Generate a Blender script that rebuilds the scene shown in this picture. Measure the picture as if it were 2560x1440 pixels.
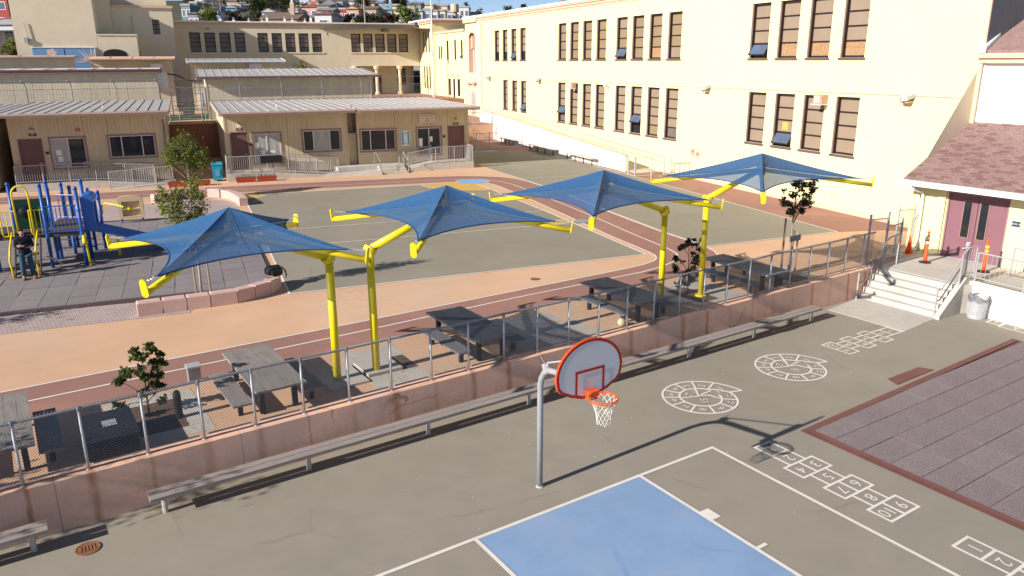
import bpy, bmesh, math, random
import numpy as np
from mathutils import Vector, Matrix
random.seed(11)
rng = random.Random(5)
S = bpy.context.scene
COL = S.collection
for o in list(bpy.data.objects): bpy.data.objects.remove(o)

# ---------------------------------------------------------------- camera
PITCH, ROLL, CAM_H = 0.28476, -0.00503, 7.8
fw = Vector((0, math.cos(PITCH), -math.sin(PITCH)))
_r = Vector((1, 0, 0)); _u = _r.cross(fw)
cr = _r * math.cos(ROLL) + _u * math.sin(ROLL)
cu = -_r * math.sin(ROLL) + _u * math.cos(ROLL)
cam = bpy.data.objects.new('camera', bpy.data.cameras.new('camera'))
COL.objects.link(cam)
m = Matrix.Identity(4)
for i in range(3):
    m[i][0] = cr[i]; m[i][1] = cu[i]; m[i][2] = -fw[i]
m[2][3] = CAM_H
cam.matrix_world = m
cam.data.sensor_width = 36.0
cam.data.lens = 1942.7 / 2560 * 36.0
cam.data.clip_start = 0.1
cam.data.clip_end = 3000
S.camera = cam

# ---------------------------------------------------------------- sky, sun, exposure
SUN_AZ, SUN_EL = 234.4, 26.2          # where the sun stands, clockwise from +Y
w = bpy.data.worlds.new('World'); S.world = w; w.use_nodes = True
nt = w.node_tree
bg = nt.nodes['Background']
sky = nt.nodes.new('ShaderNodeTexSky')
sky.sky_type = 'NISHITA'; sky.sun_disc = False
sky.sun_elevation = math.radians(SUN_EL); sky.sun_rotation = math.radians(SUN_AZ)
sky.air_density = 0.5; sky.dust_density = 0.1; sky.ozone_density = 1.0
nt.links.new(sky.outputs[0], bg.inputs[0]); bg.inputs[1].default_value = 0.08
sl = bpy.data.lights.new('sun', 'SUN'); sl.energy = 5.0; sl.angle = math.radians(0.5); sl.color = (1.0, 0.93, 0.83)
so = bpy.data.objects.new('sun', sl); COL.objects.link(so)
_a = math.radians(SUN_AZ + 180); _e = math.radians(SUN_EL)
sd = Vector((math.sin(_a) * math.cos(_e), math.cos(_a) * math.cos(_e), -math.sin(_e)))
so.rotation_euler = sd.to_track_quat('-Z', 'Y').to_euler(); so.location = (-60, -40, 60)
S.view_settings.view_transform = 'Standard'; S.view_settings.look = 'None'
S.view_settings.gamma = 1.0; S.view_settings.use_curve_mapping = False
S.view_settings.exposure = 0.58

# ---------------------------------------------------------------- frames of the place
# every frame: origin (x, y), unit vector a (along), unit vector b (away), turn about z
class Fr:
    def __init__(s, az, o):
        t = math.radians(az); s.o = o; s.ea = (math.sin(t), math.cos(t)); s.eb = (-math.cos(t), math.sin(t)); s.rot = math.pi / 2 - t
    def w(s, a, b, z=0.0):
        return Vector((s.o[0] + s.ea[0] * a + s.eb[0] * b, s.o[1] + s.ea[1] * a + s.eb[1] * b, z))
    def loc(s, x, y):
        dx, dy = x - s.o[0], y - s.o[1]
        return dx * s.ea[0] + dy * s.ea[1], dx * s.eb[0] + dy * s.eb[1]
ZU = 0.92                                   # level of the upper yard above the ball court
UF = Fr(67.7, (-6.86272, 22.96799))          # upper yard, portables and long building
LF = Fr(56.5, (-7.37497, 12.14207))          # ball court, retaining wall, door wing
WF = Fr(55.35, (-7.37497, 12.14207))         # the retaining wall runs a little askew to the court
ID = Fr(90, (0, 0))
def lu(a, b): p = LF.w(a, b); return UF.loc(p.x, p.y)
def ul(a, b): p = UF.w(a, b); return LF.loc(p.x, p.y)
def wl(a, b): p = WF.w(a, b); return LF.loc(p.x, p.y)

# ---------------------------------------------------------------- mesh builder
class MB:
    def __init__(s): s.v = []; s.f = []; s.m = []; s.cur = 0
    def face(s, pts):
        i = len(s.v); s.v += [tuple(p) for p in pts]; s.f.append(tuple(range(i, i + len(pts)))); s.m.append(s.cur); return s
    def box(s, a0, a1, b0, b1, z0, z1):
        i = len(s.v)
        s.v += [(a0, b0, z0), (a1, b0, z0), (a1, b1, z0), (a0, b1, z0), (a0, b0, z1), (a1, b0, z1), (a1, b1, z1), (a0, b1, z1)]
        for q in ((0, 3, 2, 1), (4, 5, 6, 7), (0, 1, 5, 4), (1, 2, 6, 5), (2, 3, 7, 6), (3, 0, 4, 7)):
            s.f.append(tuple(i + k for k in q)); s.m.append(s.cur)
        return s
    def bar(s, p, q, w, h):
        "box beam from p to q, w across, h high"
        p, q = Vector(p), Vector(q); d = (q - p).normalized()
        up = Vector((0, 0, 1)) if abs(d.z) < .95 else Vector((0, 1, 0))
        x = d.cross(up).normalized() * (w / 2); y = x.cross(d).normalized() * (h / 2)
        i = len(s.v)
        for c in (p, q):
            s.v += [tuple(c - x - y), tuple(c + x - y), tuple(c + x + y), tuple(c - x + y)]
        for k in ((0, 1, 2, 3), (7, 6, 5, 4), (0, 4, 5, 1), (1, 5, 6, 2), (2, 6, 7, 3), (3, 7, 4, 0)):
            s.f.append(tuple(i + t for t in k)); s.m.append(s.cur)
        return s
    def tube(s, p, q, r, r2=None, n=8, cap=True):
        return s.path([p, q], [r, r if r2 is None else r2], n, cap)
    def path(s, pts, r, n=8, cap=True):
        pts = [Vector(p) for p in pts]; N = len(pts)
        rs = r if isinstance(r, (list, tuple)) else [r] * N
        i0 = len(s.v); prev = None
        for k, p in enumerate(pts):
            d = (pts[min(k + 1, N - 1)] - pts[max(k - 1, 0)]).normalized()
            if prev is None:
                up = Vector((0, 0, 1)) if abs(d.z) < .9 else Vector((1, 0, 0))
                x = d.cross(up).normalized()
            else:
                x = (prev - d * prev.dot(d)).normalized()
            prev = x; y = d.cross(x)
            for t in range(n):
                a = 2 * math.pi * t / n
                s.v.append(tuple(p + (x * math.cos(a) + y * math.sin(a)) * rs[k]))
        for k in range(N - 1):
            for t in range(n):
                u = (t + 1) % n; b0 = i0 + k * n; b1 = b0 + n
                s.f.append((b0 + t, b0 + u, b1 + u, b1 + t)); s.m.append(s.cur)
        if cap:
            s.f.append(tuple(i0 + t for t in range(n))[::-1]); s.m.append(s.cur)
            s.f.append(tuple(i0 + (N - 1) * n + t for t in range(n))); s.m.append(s.cur)
        return s
    def prism(s, poly, z0, z1):
        n = len(poly); i = len(s.v)
        s.v += [(p[0], p[1], z0) for p in poly] + [(p[0], p[1], z1) for p in poly]
        s.f.append(tuple(range(i, i + n))[::-1]); s.f.append(tuple(range(i + n, i + 2 * n)))
        for k in range(n): s.f.append((i + k, i + (k + 1) % n, i + n + (k + 1) % n, i + n + k))
        s.m += [s.cur] * (n + 2); return s
    def ext(s, pts, d):
        "closed outline pts (3d) pushed along d"
        n = len(pts); i = len(s.v); d = Vector(d)
        s.v += [tuple(p) for p in pts] + [tuple(Vector(p) + d) for p in pts]
        s.f.append(tuple(range(i, i + n))[::-1]); s.f.append(tuple(range(i + n, i + 2 * n)))
        for k in range(n): s.f.append((i + k, i + (k + 1) % n, i + n + (k + 1) % n, i + n + k))
        s.m += [s.cur] * (n + 2); return s
    def lathe(s, c, prof, n=20):
        i = len(s.v); c = Vector(c); P = len(prof)
        for (r, z) in prof:
            for t in range(n):
                a = 2 * math.pi * t / n; s.v.append((c.x + r * math.cos(a), c.y + r * math.sin(a), c.z + z))
        for k in range(P - 1):
            for t in range(n):
                u = (t + 1) % n; s.f.append((i + k * n + t, i + k * n + u, i + (k + 1) * n + u, i + (k + 1) * n + t)); s.m.append(s.cur)
        s.f.append(tuple(i + t for t in range(n))[::-1]); s.f.append(tuple(i + (P - 1) * n + t for t in range(n))); s.m += [s.cur] * 2
        return s
    def strip(s, pts, w, z, closed=False):
        "flat painted line along pts (2d), w wide, at height z"
        P = [Vector((p[0], p[1])) for p in pts]; n = len(P); L = []; R = []
        for k in range(n):
            if closed: a, c = P[(k - 1) % n], P[(k + 1) % n]
            else: a, c = P[max(k - 1, 0)], P[min(k + 1, n - 1)]
            d1 = (P[k] - a).normalized() if (P[k] - a).length > 1e-6 else (c - P[k]).normalized()
            d2 = (c - P[k]).normalized() if (c - P[k]).length > 1e-6 else d1
            nn = Vector((-(d1 + d2).y, (d1 + d2).x)).normalized()
            cs = max(.35, nn.dot(Vector((-d1.y, d1.x))))
            L.append(P[k] + nn * (w / 2 / cs)); R.append(P[k] - nn * (w / 2 / cs))
        for k in range(n if closed else n - 1):
            j = (k + 1) % n
            s.face([(R[k].x, R[k].y, z), (R[j].x, R[j].y, z), (L[j].x, L[j].y, z), (L[k].x, L[k].y, z)])
        return s
    def flat(s, pts, z):
        pts = [(p[0], p[1]) for p in pts]
        A = sum(pts[k][0] * pts[(k + 1) % len(pts)][1] - pts[(k + 1) % len(pts)][0] * pts[k][1] for k in range(len(pts)))
        if A < 0: pts = pts[::-1]
        return s.face([(p[0], p[1], z) for p in pts])
    def mesh(s, name, mats, off=(0, 0, 0), smooth=False):
        me = bpy.data.meshes.new(name)
        me.from_pydata([(x - off[0], y - off[1], z - off[2]) for x, y, z in s.v], [], s.f)
        if not isinstance(mats, (list, tuple)): mats = [mats]
        for q in mats: me.materials.append(q)
        if len(mats) > 1: me.polygons.foreach_set('material_index', s.m)
        if smooth: me.polygons.foreach_set('use_smooth', [True] * len(s.f))
        me.update(); return me

ORG = {}
def _root(o):
    while o.parent: o = o.parent
    return o
def thing(name, label, cat, F, org, group=None, rot=0.0, local=False):
    "an Empty at the thing's base; its parts are given in coordinates of frame F (or local to org)"
    o = bpy.data.objects.new(name, None); COL.objects.link(o); o.empty_display_size = .2
    o.location = F.w(*org); o.rotation_euler = (0, 0, F.rot + rot)
    o['label'] = label; o['category'] = cat
    if group: o['group'] = group
    ORG[o.name] = (0, 0, 0) if local else tuple(org)
    return o
def part(mb, name, mat, parent, smooth=False, kind=None, label=None):
    me = mb if isinstance(mb, bpy.types.Mesh) else mb.mesh(name, mat, ORG[_root(parent).name], smooth)
    o = bpy.data.objects.new(name, me); COL.objects.link(o); o.parent = parent
    if kind: o['kind'] = kind
    if label: o['label'] = label
    return o
def single(mb, name, mat, F, org, label, cat, group=None, rot=0.0, local=False, smooth=False, kind=None):
    me = mb.mesh(name, mat, (0, 0, 0) if local else org, smooth)
    o = bpy.data.objects.new(name, me); COL.objects.link(o)
    o.location = F.w(*org); o.rotation_euler = (0, 0, F.rot + rot)
    if label: o['label'] = label
    if cat: o['category'] = cat
    if group: o['group'] = group
    if kind: o['kind'] = kind
    ORG[o.name] = (0, 0, 0) if local else tuple(org)
    return o
def ground(mb, name, mat, F, org=(0, 0, 0)):
    return single(mb, name, mat, F, org, None, None, kind='structure')
def kids(o): return [c for c in bpy.data.objects if c.parent == o]
KIDS = {}
def copy_tree(o, parent=None, top=True):
    c = o.copy(); COL.objects.link(c)
    if not top: c.parent = parent
    else: ORG[c.name] = ORG[o.name]
    for ch in list(o.children): copy_tree(ch, c, False)
    return c
def put(o, F, a, b, z, rot=0.0): o.location = F.w(a, b, z); o.rotation_euler = (0, 0, F.rot + rot); return o

# ---------------------------------------------------------------- materials
def lin(r, g, b):
    return tuple((c / 255 / 12.92) if c / 255 <= .04045 else ((c / 255 + .055) / 1.055) ** 2.4 for c in (r, g, b))
def M(name, col, rough=.8, var=.10, sc=2.0, big=.0, bigsc=.25, bump=.0, bsc=60., metal=0., spec=.3, stretch=(1, 1, 1), fine=0., finesc=90., tint=None):
    m = bpy.data.materials.new(name); m.use_nodes = True; n = m.node_tree.nodes; L = m.node_tree.links
    p = n['Principled BSDF']; p.inputs['Roughness'].default_value = rough; p.inputs['Metallic'].default_value = metal
    p.inputs['Specular IOR Level'].default_value = spec
    tc = n.new('ShaderNodeTexCoord'); mp = n.new('ShaderNodeMapping'); mp.inputs['Scale'].default_value = stretch
    L.new(tc.outputs['Object'], mp.inputs[0])
    cur = None
    base = n.new('ShaderNodeRGB'); base.outputs[0].default_value = (*col, 1); cur = base.outputs[0]
    def layer(scale, amt, detail, src=None, rg=.6):
        nonlocal cur
        t = n.new('ShaderNodeTexNoise'); t.inputs['Scale'].default_value = scale; t.inputs['Detail'].default_value = detail; t.inputs['Roughness'].default_value = rg
        L.new(mp.outputs[0], t.inputs['Vector'])
        r = n.new('ShaderNodeMapRange'); r.inputs[1].default_value = .28; r.inputs[2].default_value = .72
        r.inputs[3].default_value = 1 - amt; r.inputs[4].default_value = 1 + amt
        L.new(t.outputs['Fac'], r.inputs[0])
        h = n.new('ShaderNodeHueSaturation'); L.new(r.outputs[0], h.inputs['Value']); L.new(cur, h.inputs['Color']); cur = h.outputs[0]
        return t
    if var: layer(sc, var, 6)
    if fine: layer(finesc, fine, 2)
    if big: 
        t = layer(bigsc, big, 5)
        if tint:
            mx = n.new('ShaderNodeMix'); mx.data_type = 'RGBA'
            r = n.new('ShaderNodeMapRange'); r.inputs[1].default_value = .5; r.inputs[2].default_value = .68; r.inputs[4].default_value = tint[1]
            t2 = n.new('ShaderNodeTexNoise'); t2.inputs['Scale'].default_value = bigsc * 1.7; t2.inputs['Detail'].default_value = 6
            L.new(mp.outputs[0], t2.inputs['Vector']); L.new(t2.outputs['Fac'], r.inputs[0])
            L.new(r.outputs[0], mx.inputs[0]); L.new(cur, mx.inputs[6]); mx.inputs[7].default_value = (*tint[0], 1); cur = mx.outputs[2]
    L.new(cur, p.inputs['Base Color'])
    if bump:
        t = n.new('ShaderNodeTexNoise'); t.inputs['Scale'].default_value = bsc; t.inputs['Detail'].default_value = 4
        L.new(mp.outputs[0], t.inputs['Vector'])
        b = n.new('ShaderNodeBump'); b.inputs['Strength'].default_value = bump; b.inputs['Distance'].default_value = .01
        L.new(t.outputs['Fac'], b.inputs['Height']); L.new(b.outputs[0], p.inputs['Normal'])
    return m
def cracks(mat, dark, scale=.35, width=.012, amt=.6, w2=None):
    "thin wandering cracks mixed into a ground material"
    n = mat.node_tree.nodes; L = mat.node_tree.links; p = n['Principled BSDF']; src = p.inputs['Base Color'].links[0].from_socket
    tc = n.new('ShaderNodeTexCoord'); ns = n.new('ShaderNodeTexNoise'); ns.inputs['Scale'].default_value = 1.6; ns.inputs['Detail'].default_value = 5
    L.new(tc.outputs['Object'], ns.inputs['Vector'])
    ad = n.new('ShaderNodeMix'); ad.data_type = 'VECTOR'; ad.inputs[0].default_value = .25
    L.new(tc.outputs['Object'], ad.inputs[4]); L.new(ns.outputs['Color'], ad.inputs[5])
    v = n.new('ShaderNodeTexVoronoi'); v.feature = 'DISTANCE_TO_EDGE'; v.inputs['Scale'].default_value = scale; L.new(ad.outputs[1], v.inputs['Vector'])
    r = n.new('ShaderNodeMapRange'); r.inputs[1].default_value = 0; r.inputs[2].default_value = width; r.inputs[3].default_value = amt; r.inputs[4].default_value = 0
    L.new(v.outputs['Distance'], r.inputs[0])
    g = n.new('ShaderNodeTexNoise'); g.inputs['Scale'].default_value = .5; L.new(tc.outputs['Object'], g.inputs['Vector'])
    g2 = n.new('ShaderNodeMapRange'); g2.inputs[1].default_value = .52; g2.inputs[2].default_value = .62; L.new(g.outputs['Fac'], g2.inputs[0])
    mu = n.new('ShaderNodeMath'); mu.operation = 'MULTIPLY'; L.new(r.outputs[0], mu.inputs[0]); L.new(g2.outputs[0], mu.inputs[1])
    mx = n.new('ShaderNodeMix'); mx.data_type = 'RGBA'; L.new(mu.outputs[0], mx.inputs[0]); L.new(src, mx.inputs[6]); mx.inputs[7].default_value = (*dark, 1)
    L.new(mx.outputs[2], p.inputs['Base Color']); return mat
def glass(name, col=(.02, .024, .03), rough=.06):
    m = M(name, col, rough=rough, var=.2, sc=1.2, spec=.6); return m

mt = {}
mt['asphalt'] = cracks(M('asphalt_paint', (.290, .262, .215), .88, .06, 1.3, .07, .16, .12, 120, fine=.07, finesc=60, tint=((.31, .275, .225), .5)), (.15, .125, .10), .22, .006, .35)
mt['court'] = cracks(M('court_paint', (.272, .247, .198), .88, .05, 1.1, .07, .22, .10, 120, fine=.05, finesc=50, tint=((.33, .29, .24), .4)), (.13, .11, .09), .25, .006, .3)
mt['orange'] = cracks(M('orange_paint', (.63, .40, .262), .9, .05, .9, .08, .2, .08, 100, fine=.05, finesc=50, tint=((.58, .43, .32), .5)), (.38, .22, .13), .22, .005, .3)
mt['brown'] = M('track_paint', (.31, .165, .135), .9, .05, 1.1, .07, .25, .08, 110, fine=.06, finesc=50, tint=((.42, .22, .17), .5))
mt['white'] = M('line_paint', (.74, .69, .64), .8, .07, 4, .05, .6)
mt['yellow_p'] = M('ochre_paint', (.60, .37, .10), .9, .06, 2)
mt['blue_p'] = cracks(M('blue_paint', (.225, .345, .54), .85, .05, 1.4, .06, .5, .06, 90, fine=.03, finesc=50, tint=((.30, .38, .53), .5)), (.16, .25, .42), .55, .02, .5)
mt['blue_c'] = M('blue_circle_paint', (.20, .38, .66), .85, .05, 2)
mt['concrete'] = M('concrete', (.50, .46, .41), .9, .10, 3, .10, .4, .2, 60, fine=.06, finesc=50)
mt['concrete_l'] = M('pale_concrete', (.50, .465, .42), .9, .08, 3, .10, .5, .15, 60, fine=.05, finesc=40)
mt['concrete_d'] = M('old_concrete', (.40, .34, .29), .9, .16, 2.5, .14, .5, .25, 50, fine=.08, finesc=40)
mt['stucco'] = M('cream_stucco', (.82, .74, .40), .92, .03, 2, .03, .2, .15, 30)
mt['stucco_w'] = M('white_stucco', (.84, .80, .74), .92, .03, 2, .04, .3, .12, 30)
mt['tan_stucco'] = M('tan_stucco', (.70, .615, .47), .92, .04, 1.5, .06, .15, .15, 20)
mt['cornice'] = M('cornice_paint', (.70, .47, .34), .85, .05, 2, .05, .3)
mt['roofedge'] = M('roof_membrane', (.80, .78, .75), .8, .06, 2)
mt['reveal'] = M('reveal_paint', (.62, .45, .39), .9, .05, 3)
mt['winframe'] = M('dark_brown_frame', (.028, .016, .015), .5, .15, 5)
mt['sill'] = M('brown_sill', (.13, .085, .085), .7, .12, 5)
mt['blind'] = M('tan_blind', (.265, .195, .115), .5, .07, 1.5, stretch=(1, 1, .2), spec=.5)
mt['blind2'] = M('pinkish_blind', (.285, .215, .155), .5, .06, 1.5, spec=.5)
mt['blind3'] = M('grey_blind', (.16, .13, .12), .35, .25, 2.0, spec=.5)
mt['glass'] = glass('dark_glass')
mt['glassb'] = glass('blue_grey_glass', (.10, .13, .20), .12)
mt['glassc'] = M('curtained_glass', (.38, .37, .36), .3, .25, 9, stretch=(1, 1, .1), spec=.6)
mt['poster'] = M('window_drawings', (.36, .22, .12), .6, .35, 9)
mt['siding'] = M('tan_siding', (.60, .50, .335), .85, .06, 2, .08, .5, stretch=(1, 1, .25))
mt['siding2'] = M('pale_siding', (.64, .56, .43), .85, .07, 2, .10, .5, stretch=(1, 1, .2))
mt['trim'] = M('mauve_trim', (.30, .185, .165), .7, .08, 4)
mt['fascia'] = M('fascia_paint', (.52, .385, .32), .7, .06, 3)
mt['metalroof'] = M('pale_metal_roof', (.46, .435, .42), .55, .08, .8, .08, .3, spec=.4)
mt['roofdark'] = M('brown_roof_edge', (.22, .14, .13), .8, .1, 3)
mt['door'] = M('brown_door', (.17, .085, .078), .6, .06, 3)
mt['mdoor'] = M('maroon_door', (.22, .105, .13), .55, .06, 2)
mt['wframe'] = M('white_window_frame', (.72, .68, .67), .5, .05, 5)
mt['galv'] = M('galvanised_steel', (.44, .45, .48), .45, .12, 8, metal=.15, spec=.5)
mt['galvd'] = M('weathered_steel', (.25, .26, .29), .5, .15, 8, metal=.15)
mt['polegrey'] = M('pole_grey', (.33, .34, .36), .5, .10, 6, metal=.1)
mt['rail'] = M('grey_rail_paint', (.36, .345, .36), .5, .07, 6)
mt['greenrail'] = M('green_rail_paint', (.30, .42, .30), .5, .1, 6)
mt['yellow'] = M('yellow_powder_coat', (.78, .62, .012), .38, .05, 2, spec=.5)
mt['chain'] = M('chain_steel', (.62, .62, .64), .35, .15, 10, metal=.6)
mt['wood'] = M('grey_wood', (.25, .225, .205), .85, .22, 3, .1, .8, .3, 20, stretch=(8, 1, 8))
mt['woodd'] = M('shaded_grey_plank', (.155, .155, .165), .85, .25, 3, .1, .8, .3, 20, stretch=(8, 1, 8))  # umbrella shade put into a darker plank colour; also on the stake board
mt['benchwood'] = M('pale_bench_plank', (.30, .26, .245), .85, .18, 3, .1, .8, .2, 20, stretch=(1, 8, 8))
mt['black'] = M('black_metal', (.02, .02, .022), .55, .1, 5)
mt['blackp'] = M('black_plastic', (.018, .018, .02), .45, .1, 5)
mt['playblue'] = M('blue_plastic', (.018, .13, .52), .35, .06, 3, spec=.5)
mt['playblue2'] = M('blue_steel', (.02, .10, .40), .4, .06, 3, spec=.5)
mt['playgreen'] = M('green_panel', (.008, .05, .03), .4, .1, 3)
mt['playtan'] = M('tan_plastic', (.62, .46, .28), .5, .05, 3)
mt['playdeck'] = M('brown_deck', (.10, .065, .055), .7, .1, 4)
mt['rubber'] = M('grey_rubber_tile', (.235, .208, .215), .95, .10, 1.2, .06, .5, .5, 90, fine=.35, finesc=45)
mt['rubber2'] = M('purple_grey_rubber_tile', (.235, .190, .195), .95, .08, 1.2, .06, .4, .5, 90, fine=.42, finesc=38)
mt['rubberedge'] = M('red_rubber_edge', (.195, .085, .075), .9, .12, 2, .08, .6, .3, 80, fine=.12, finesc=50)
mt['rubberdark'] = M('dark_rubber_edge', (.08, .05, .05), .9, .15, 2)
mt['paver'] = M('grey_brick_paver', (.42, .335, .315), .9, .10, 4, .08, .5, .2, 60)
mt['block'] = M('pink_concrete_block', (.58, .40, .36), .9, .06, 3, .05, .8, .25, 50, fine=.06, finesc=50)
mt['soil'] = M('soil', (.12, .075, .05), 1, .3, 8, bump=.6, bsc=30)
mt['board'] = M('white_backboard', (.72, .72, .74), .5, .03, 2)
mt['red'] = M('red_paint', (.50, .03, .02), .5, .06, 3)
mt['orangered'] = M('orange_rim', (.85, .09, .015), .4, .05, 3)
mt['net'] = M('white_net', (.75, .72, .66), .9, .1, 8)
mt['shingle'] = M('brown_shingle', (.27, .178, .165), .95, .14, 3, .06, .6, .4, 60, fine=.22, finesc=16)
mt['shingle2'] = M('brown_shingle_pale', (.285, .19, .177), .95, .14, 3, .06, .6, .4, 60, fine=.22, finesc=16)
mt['gutter'] = M('white_gutter', (.74, .73, .75), .5, .04, 3)
mt['darkwall'] = M('dark_grey_wall', (.10, .105, .12), .9, .15, 3, stretch=(1, 1, .2))
mt['rust'] = M('rusty_lid', (.24, .105, .055), .8, .2, 12, bump=.5, bsc=60)
mt['cyan'] = M('cyan_bin_plastic', (.02, .33, .46), .45, .05, 3)
mt['planter'] = M('terracotta_plastic', (.36, .06, .03), .6, .08, 4)
mt['signpink'] = M('pale_pink_sign', (.72, .56, .49), .6, .04, 4)
mt['navy'] = M('navy_plaque', (.03, .05, .12), .5, .05, 4)
mt['ink'] = M('dark_ink', (.05, .04, .045), .6, 0)
mt['inkred'] = M('red_ink', (.42, .16, .14), .6, 0)
mt['poblue'] = M('banner_blue', (.10, .36, .55), .6, .05, 4)
mt['plaster'] = M('white_paper', (.82, .80, .79), .7, .04, 4)
mt['mural'] = M('mural_blue', (.17, .33, .58), .8, .10, 2, stretch=(4, 1, .3))
mt['ball'] = M('pale_yellow_ball', (.66, .60, .36), .6, .15, 14)
mt['cone'] = M('orange_plastic', (.85, .12, .03), .5, .05, 3)
mt['refl'] = M('white_reflector', (.85, .82, .80), .4, .03, 3)
mt['yellowtape'] = M('yellow_tape', (.85, .60, .05), .5, .05, 3)
mt['hornbox'] = M('rusty_speaker_box', (.55, .33, .23), .7, .2, 8)
mt['acunit'] = M('white_unit', (.74, .73, .74), .5, .05, 3)
mt['bark'] = M('brown_bark', (.10, .065, .045), .95, .2, 8, bump=.6, bsc=30)
mt['palebark'] = M('pale_bark', (.40, .33, .27), .9, .2, 8, bump=.5, bsc=30)
mt['stake'] = M('wood_stake', (.30, .24, .19), .9, .15, 8)
mt['dirtmark'] = M('grey_steel_post', (.40, .40, .43), .5, .1, 4, metal=.3)
def leafmat(name, c1, c2, trans=.25):
    m = bpy.data.materials.new(name); m.use_nodes = True; n = m.node_tree.nodes; L = m.node_tree.links
    p = n['Principled BSDF']; p.inputs['Roughness'].default_value = .55; p.inputs['Specular IOR Level'].default_value = .35
    at = n.new('ShaderNodeAttribute'); at.attribute_name = 'tone'
    mx = n.new('ShaderNodeMix'); mx.data_type = 'RGBA'; L.new(at.outputs['Fac'], mx.inputs[0]); mx.inputs[6].default_value = (*c1, 1); mx.inputs[7].default_value = (*c2, 1)
    L.new(mx.outputs[2], p.inputs['Base Color'])
    tr = n.new('ShaderNodeBsdfTranslucent'); L.new(mx.outputs[2], tr.inputs[0])
    ms = n.new('ShaderNodeMixShader'); ms.inputs[0].default_value = trans
    L.new(p.outputs[0], ms.inputs[1]); L.new(tr.outputs[0], ms.inputs[2]); L.new(ms.outputs[0], n['Material Output'].inputs[0])
    return m
mt['leaf'] = leafmat('leaf_yellow_green', (.07, .095, .015), (.26, .30, .05))
mt['leafd'] = leafmat('leaf_glossy_dark', (.025, .04, .012), (.15, .18, .04))
mt['leafb'] = leafmat('leaf_brownish_dark', (.022, .026, .013), (.075, .08, .035))
mt['leafh'] = leafmat('leaf_far', (.020, .030, .012), (.075, .085, .028))
mt['leafr'] = leafmat('leaf_reddish', (.06, .025, .025), (.13, .055, .05))
def clothmat():
    m = bpy.data.materials.new('blue_shade_cloth'); m.use_nodes = True; n = m.node_tree.nodes; L = m.node_tree.links
    p = n['Principled BSDF']; p.inputs['Roughness'].default_value = .85; p.inputs['Specular IOR Level'].default_value = .2
    tc = n.new('ShaderNodeTexCoord'); t = n.new('ShaderNodeTexNoise'); t.inputs['Scale'].default_value = 32; t.inputs['Detail'].default_value = 4
    L.new(tc.outputs['Object'], t.inputs['Vector'])
    cr = n.new('ShaderNodeValToRGB'); cr.color_ramp.elements[0].position = .3; cr.color_ramp.elements[1].position = .7
    cr.color_ramp.elements[0].color = (.030, .105, .255, 1); cr.color_ramp.elements[1].color = (.055, .175, .385, 1)
    L.new(t.outputs['Fac'], cr.inputs[0]); L.new(cr.outputs[0], p.inputs['Base Color'])
    tr = n.new('ShaderNodeBsdfTranslucent'); tr.inputs[0].default_value = (.02, .10, .30, 1)
    tp = n.new('ShaderNodeBsdfTransparent'); tp.inputs[0].default_value = (.85, .88, 1.0, 1)
    m1 = n.new('ShaderNodeMixShader'); m1.inputs[0].default_value = .18; L.new(p.outputs[0], m1.inputs[1]); L.new(tr.outputs[0], m1.inputs[2])
    t2 = n.new('ShaderNodeTexNoise'); t2.inputs['Scale'].default_value = 70; L.new(tc.outputs['Object'], t2.inputs['Vector'])
    mr = n.new('ShaderNodeMapRange'); mr.inputs[1].default_value = .35; mr.inputs[2].default_value = .65; mr.inputs[3].default_value = .12; mr.inputs[4].default_value = .30; L.new(t2.outputs['Fac'], mr.inputs[0])
    m2 = n.new('ShaderNodeMixShader'); L.new(mr.outputs[0], m2.inputs[0]); L.new(m1.outputs[0], m2.inputs[1]); L.new(tp.outputs[0], m2.inputs[2])
    L.new(m2.outputs[0], n['Material Output'].inputs[0]); return m
mt['cloth'] = clothmat()
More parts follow.
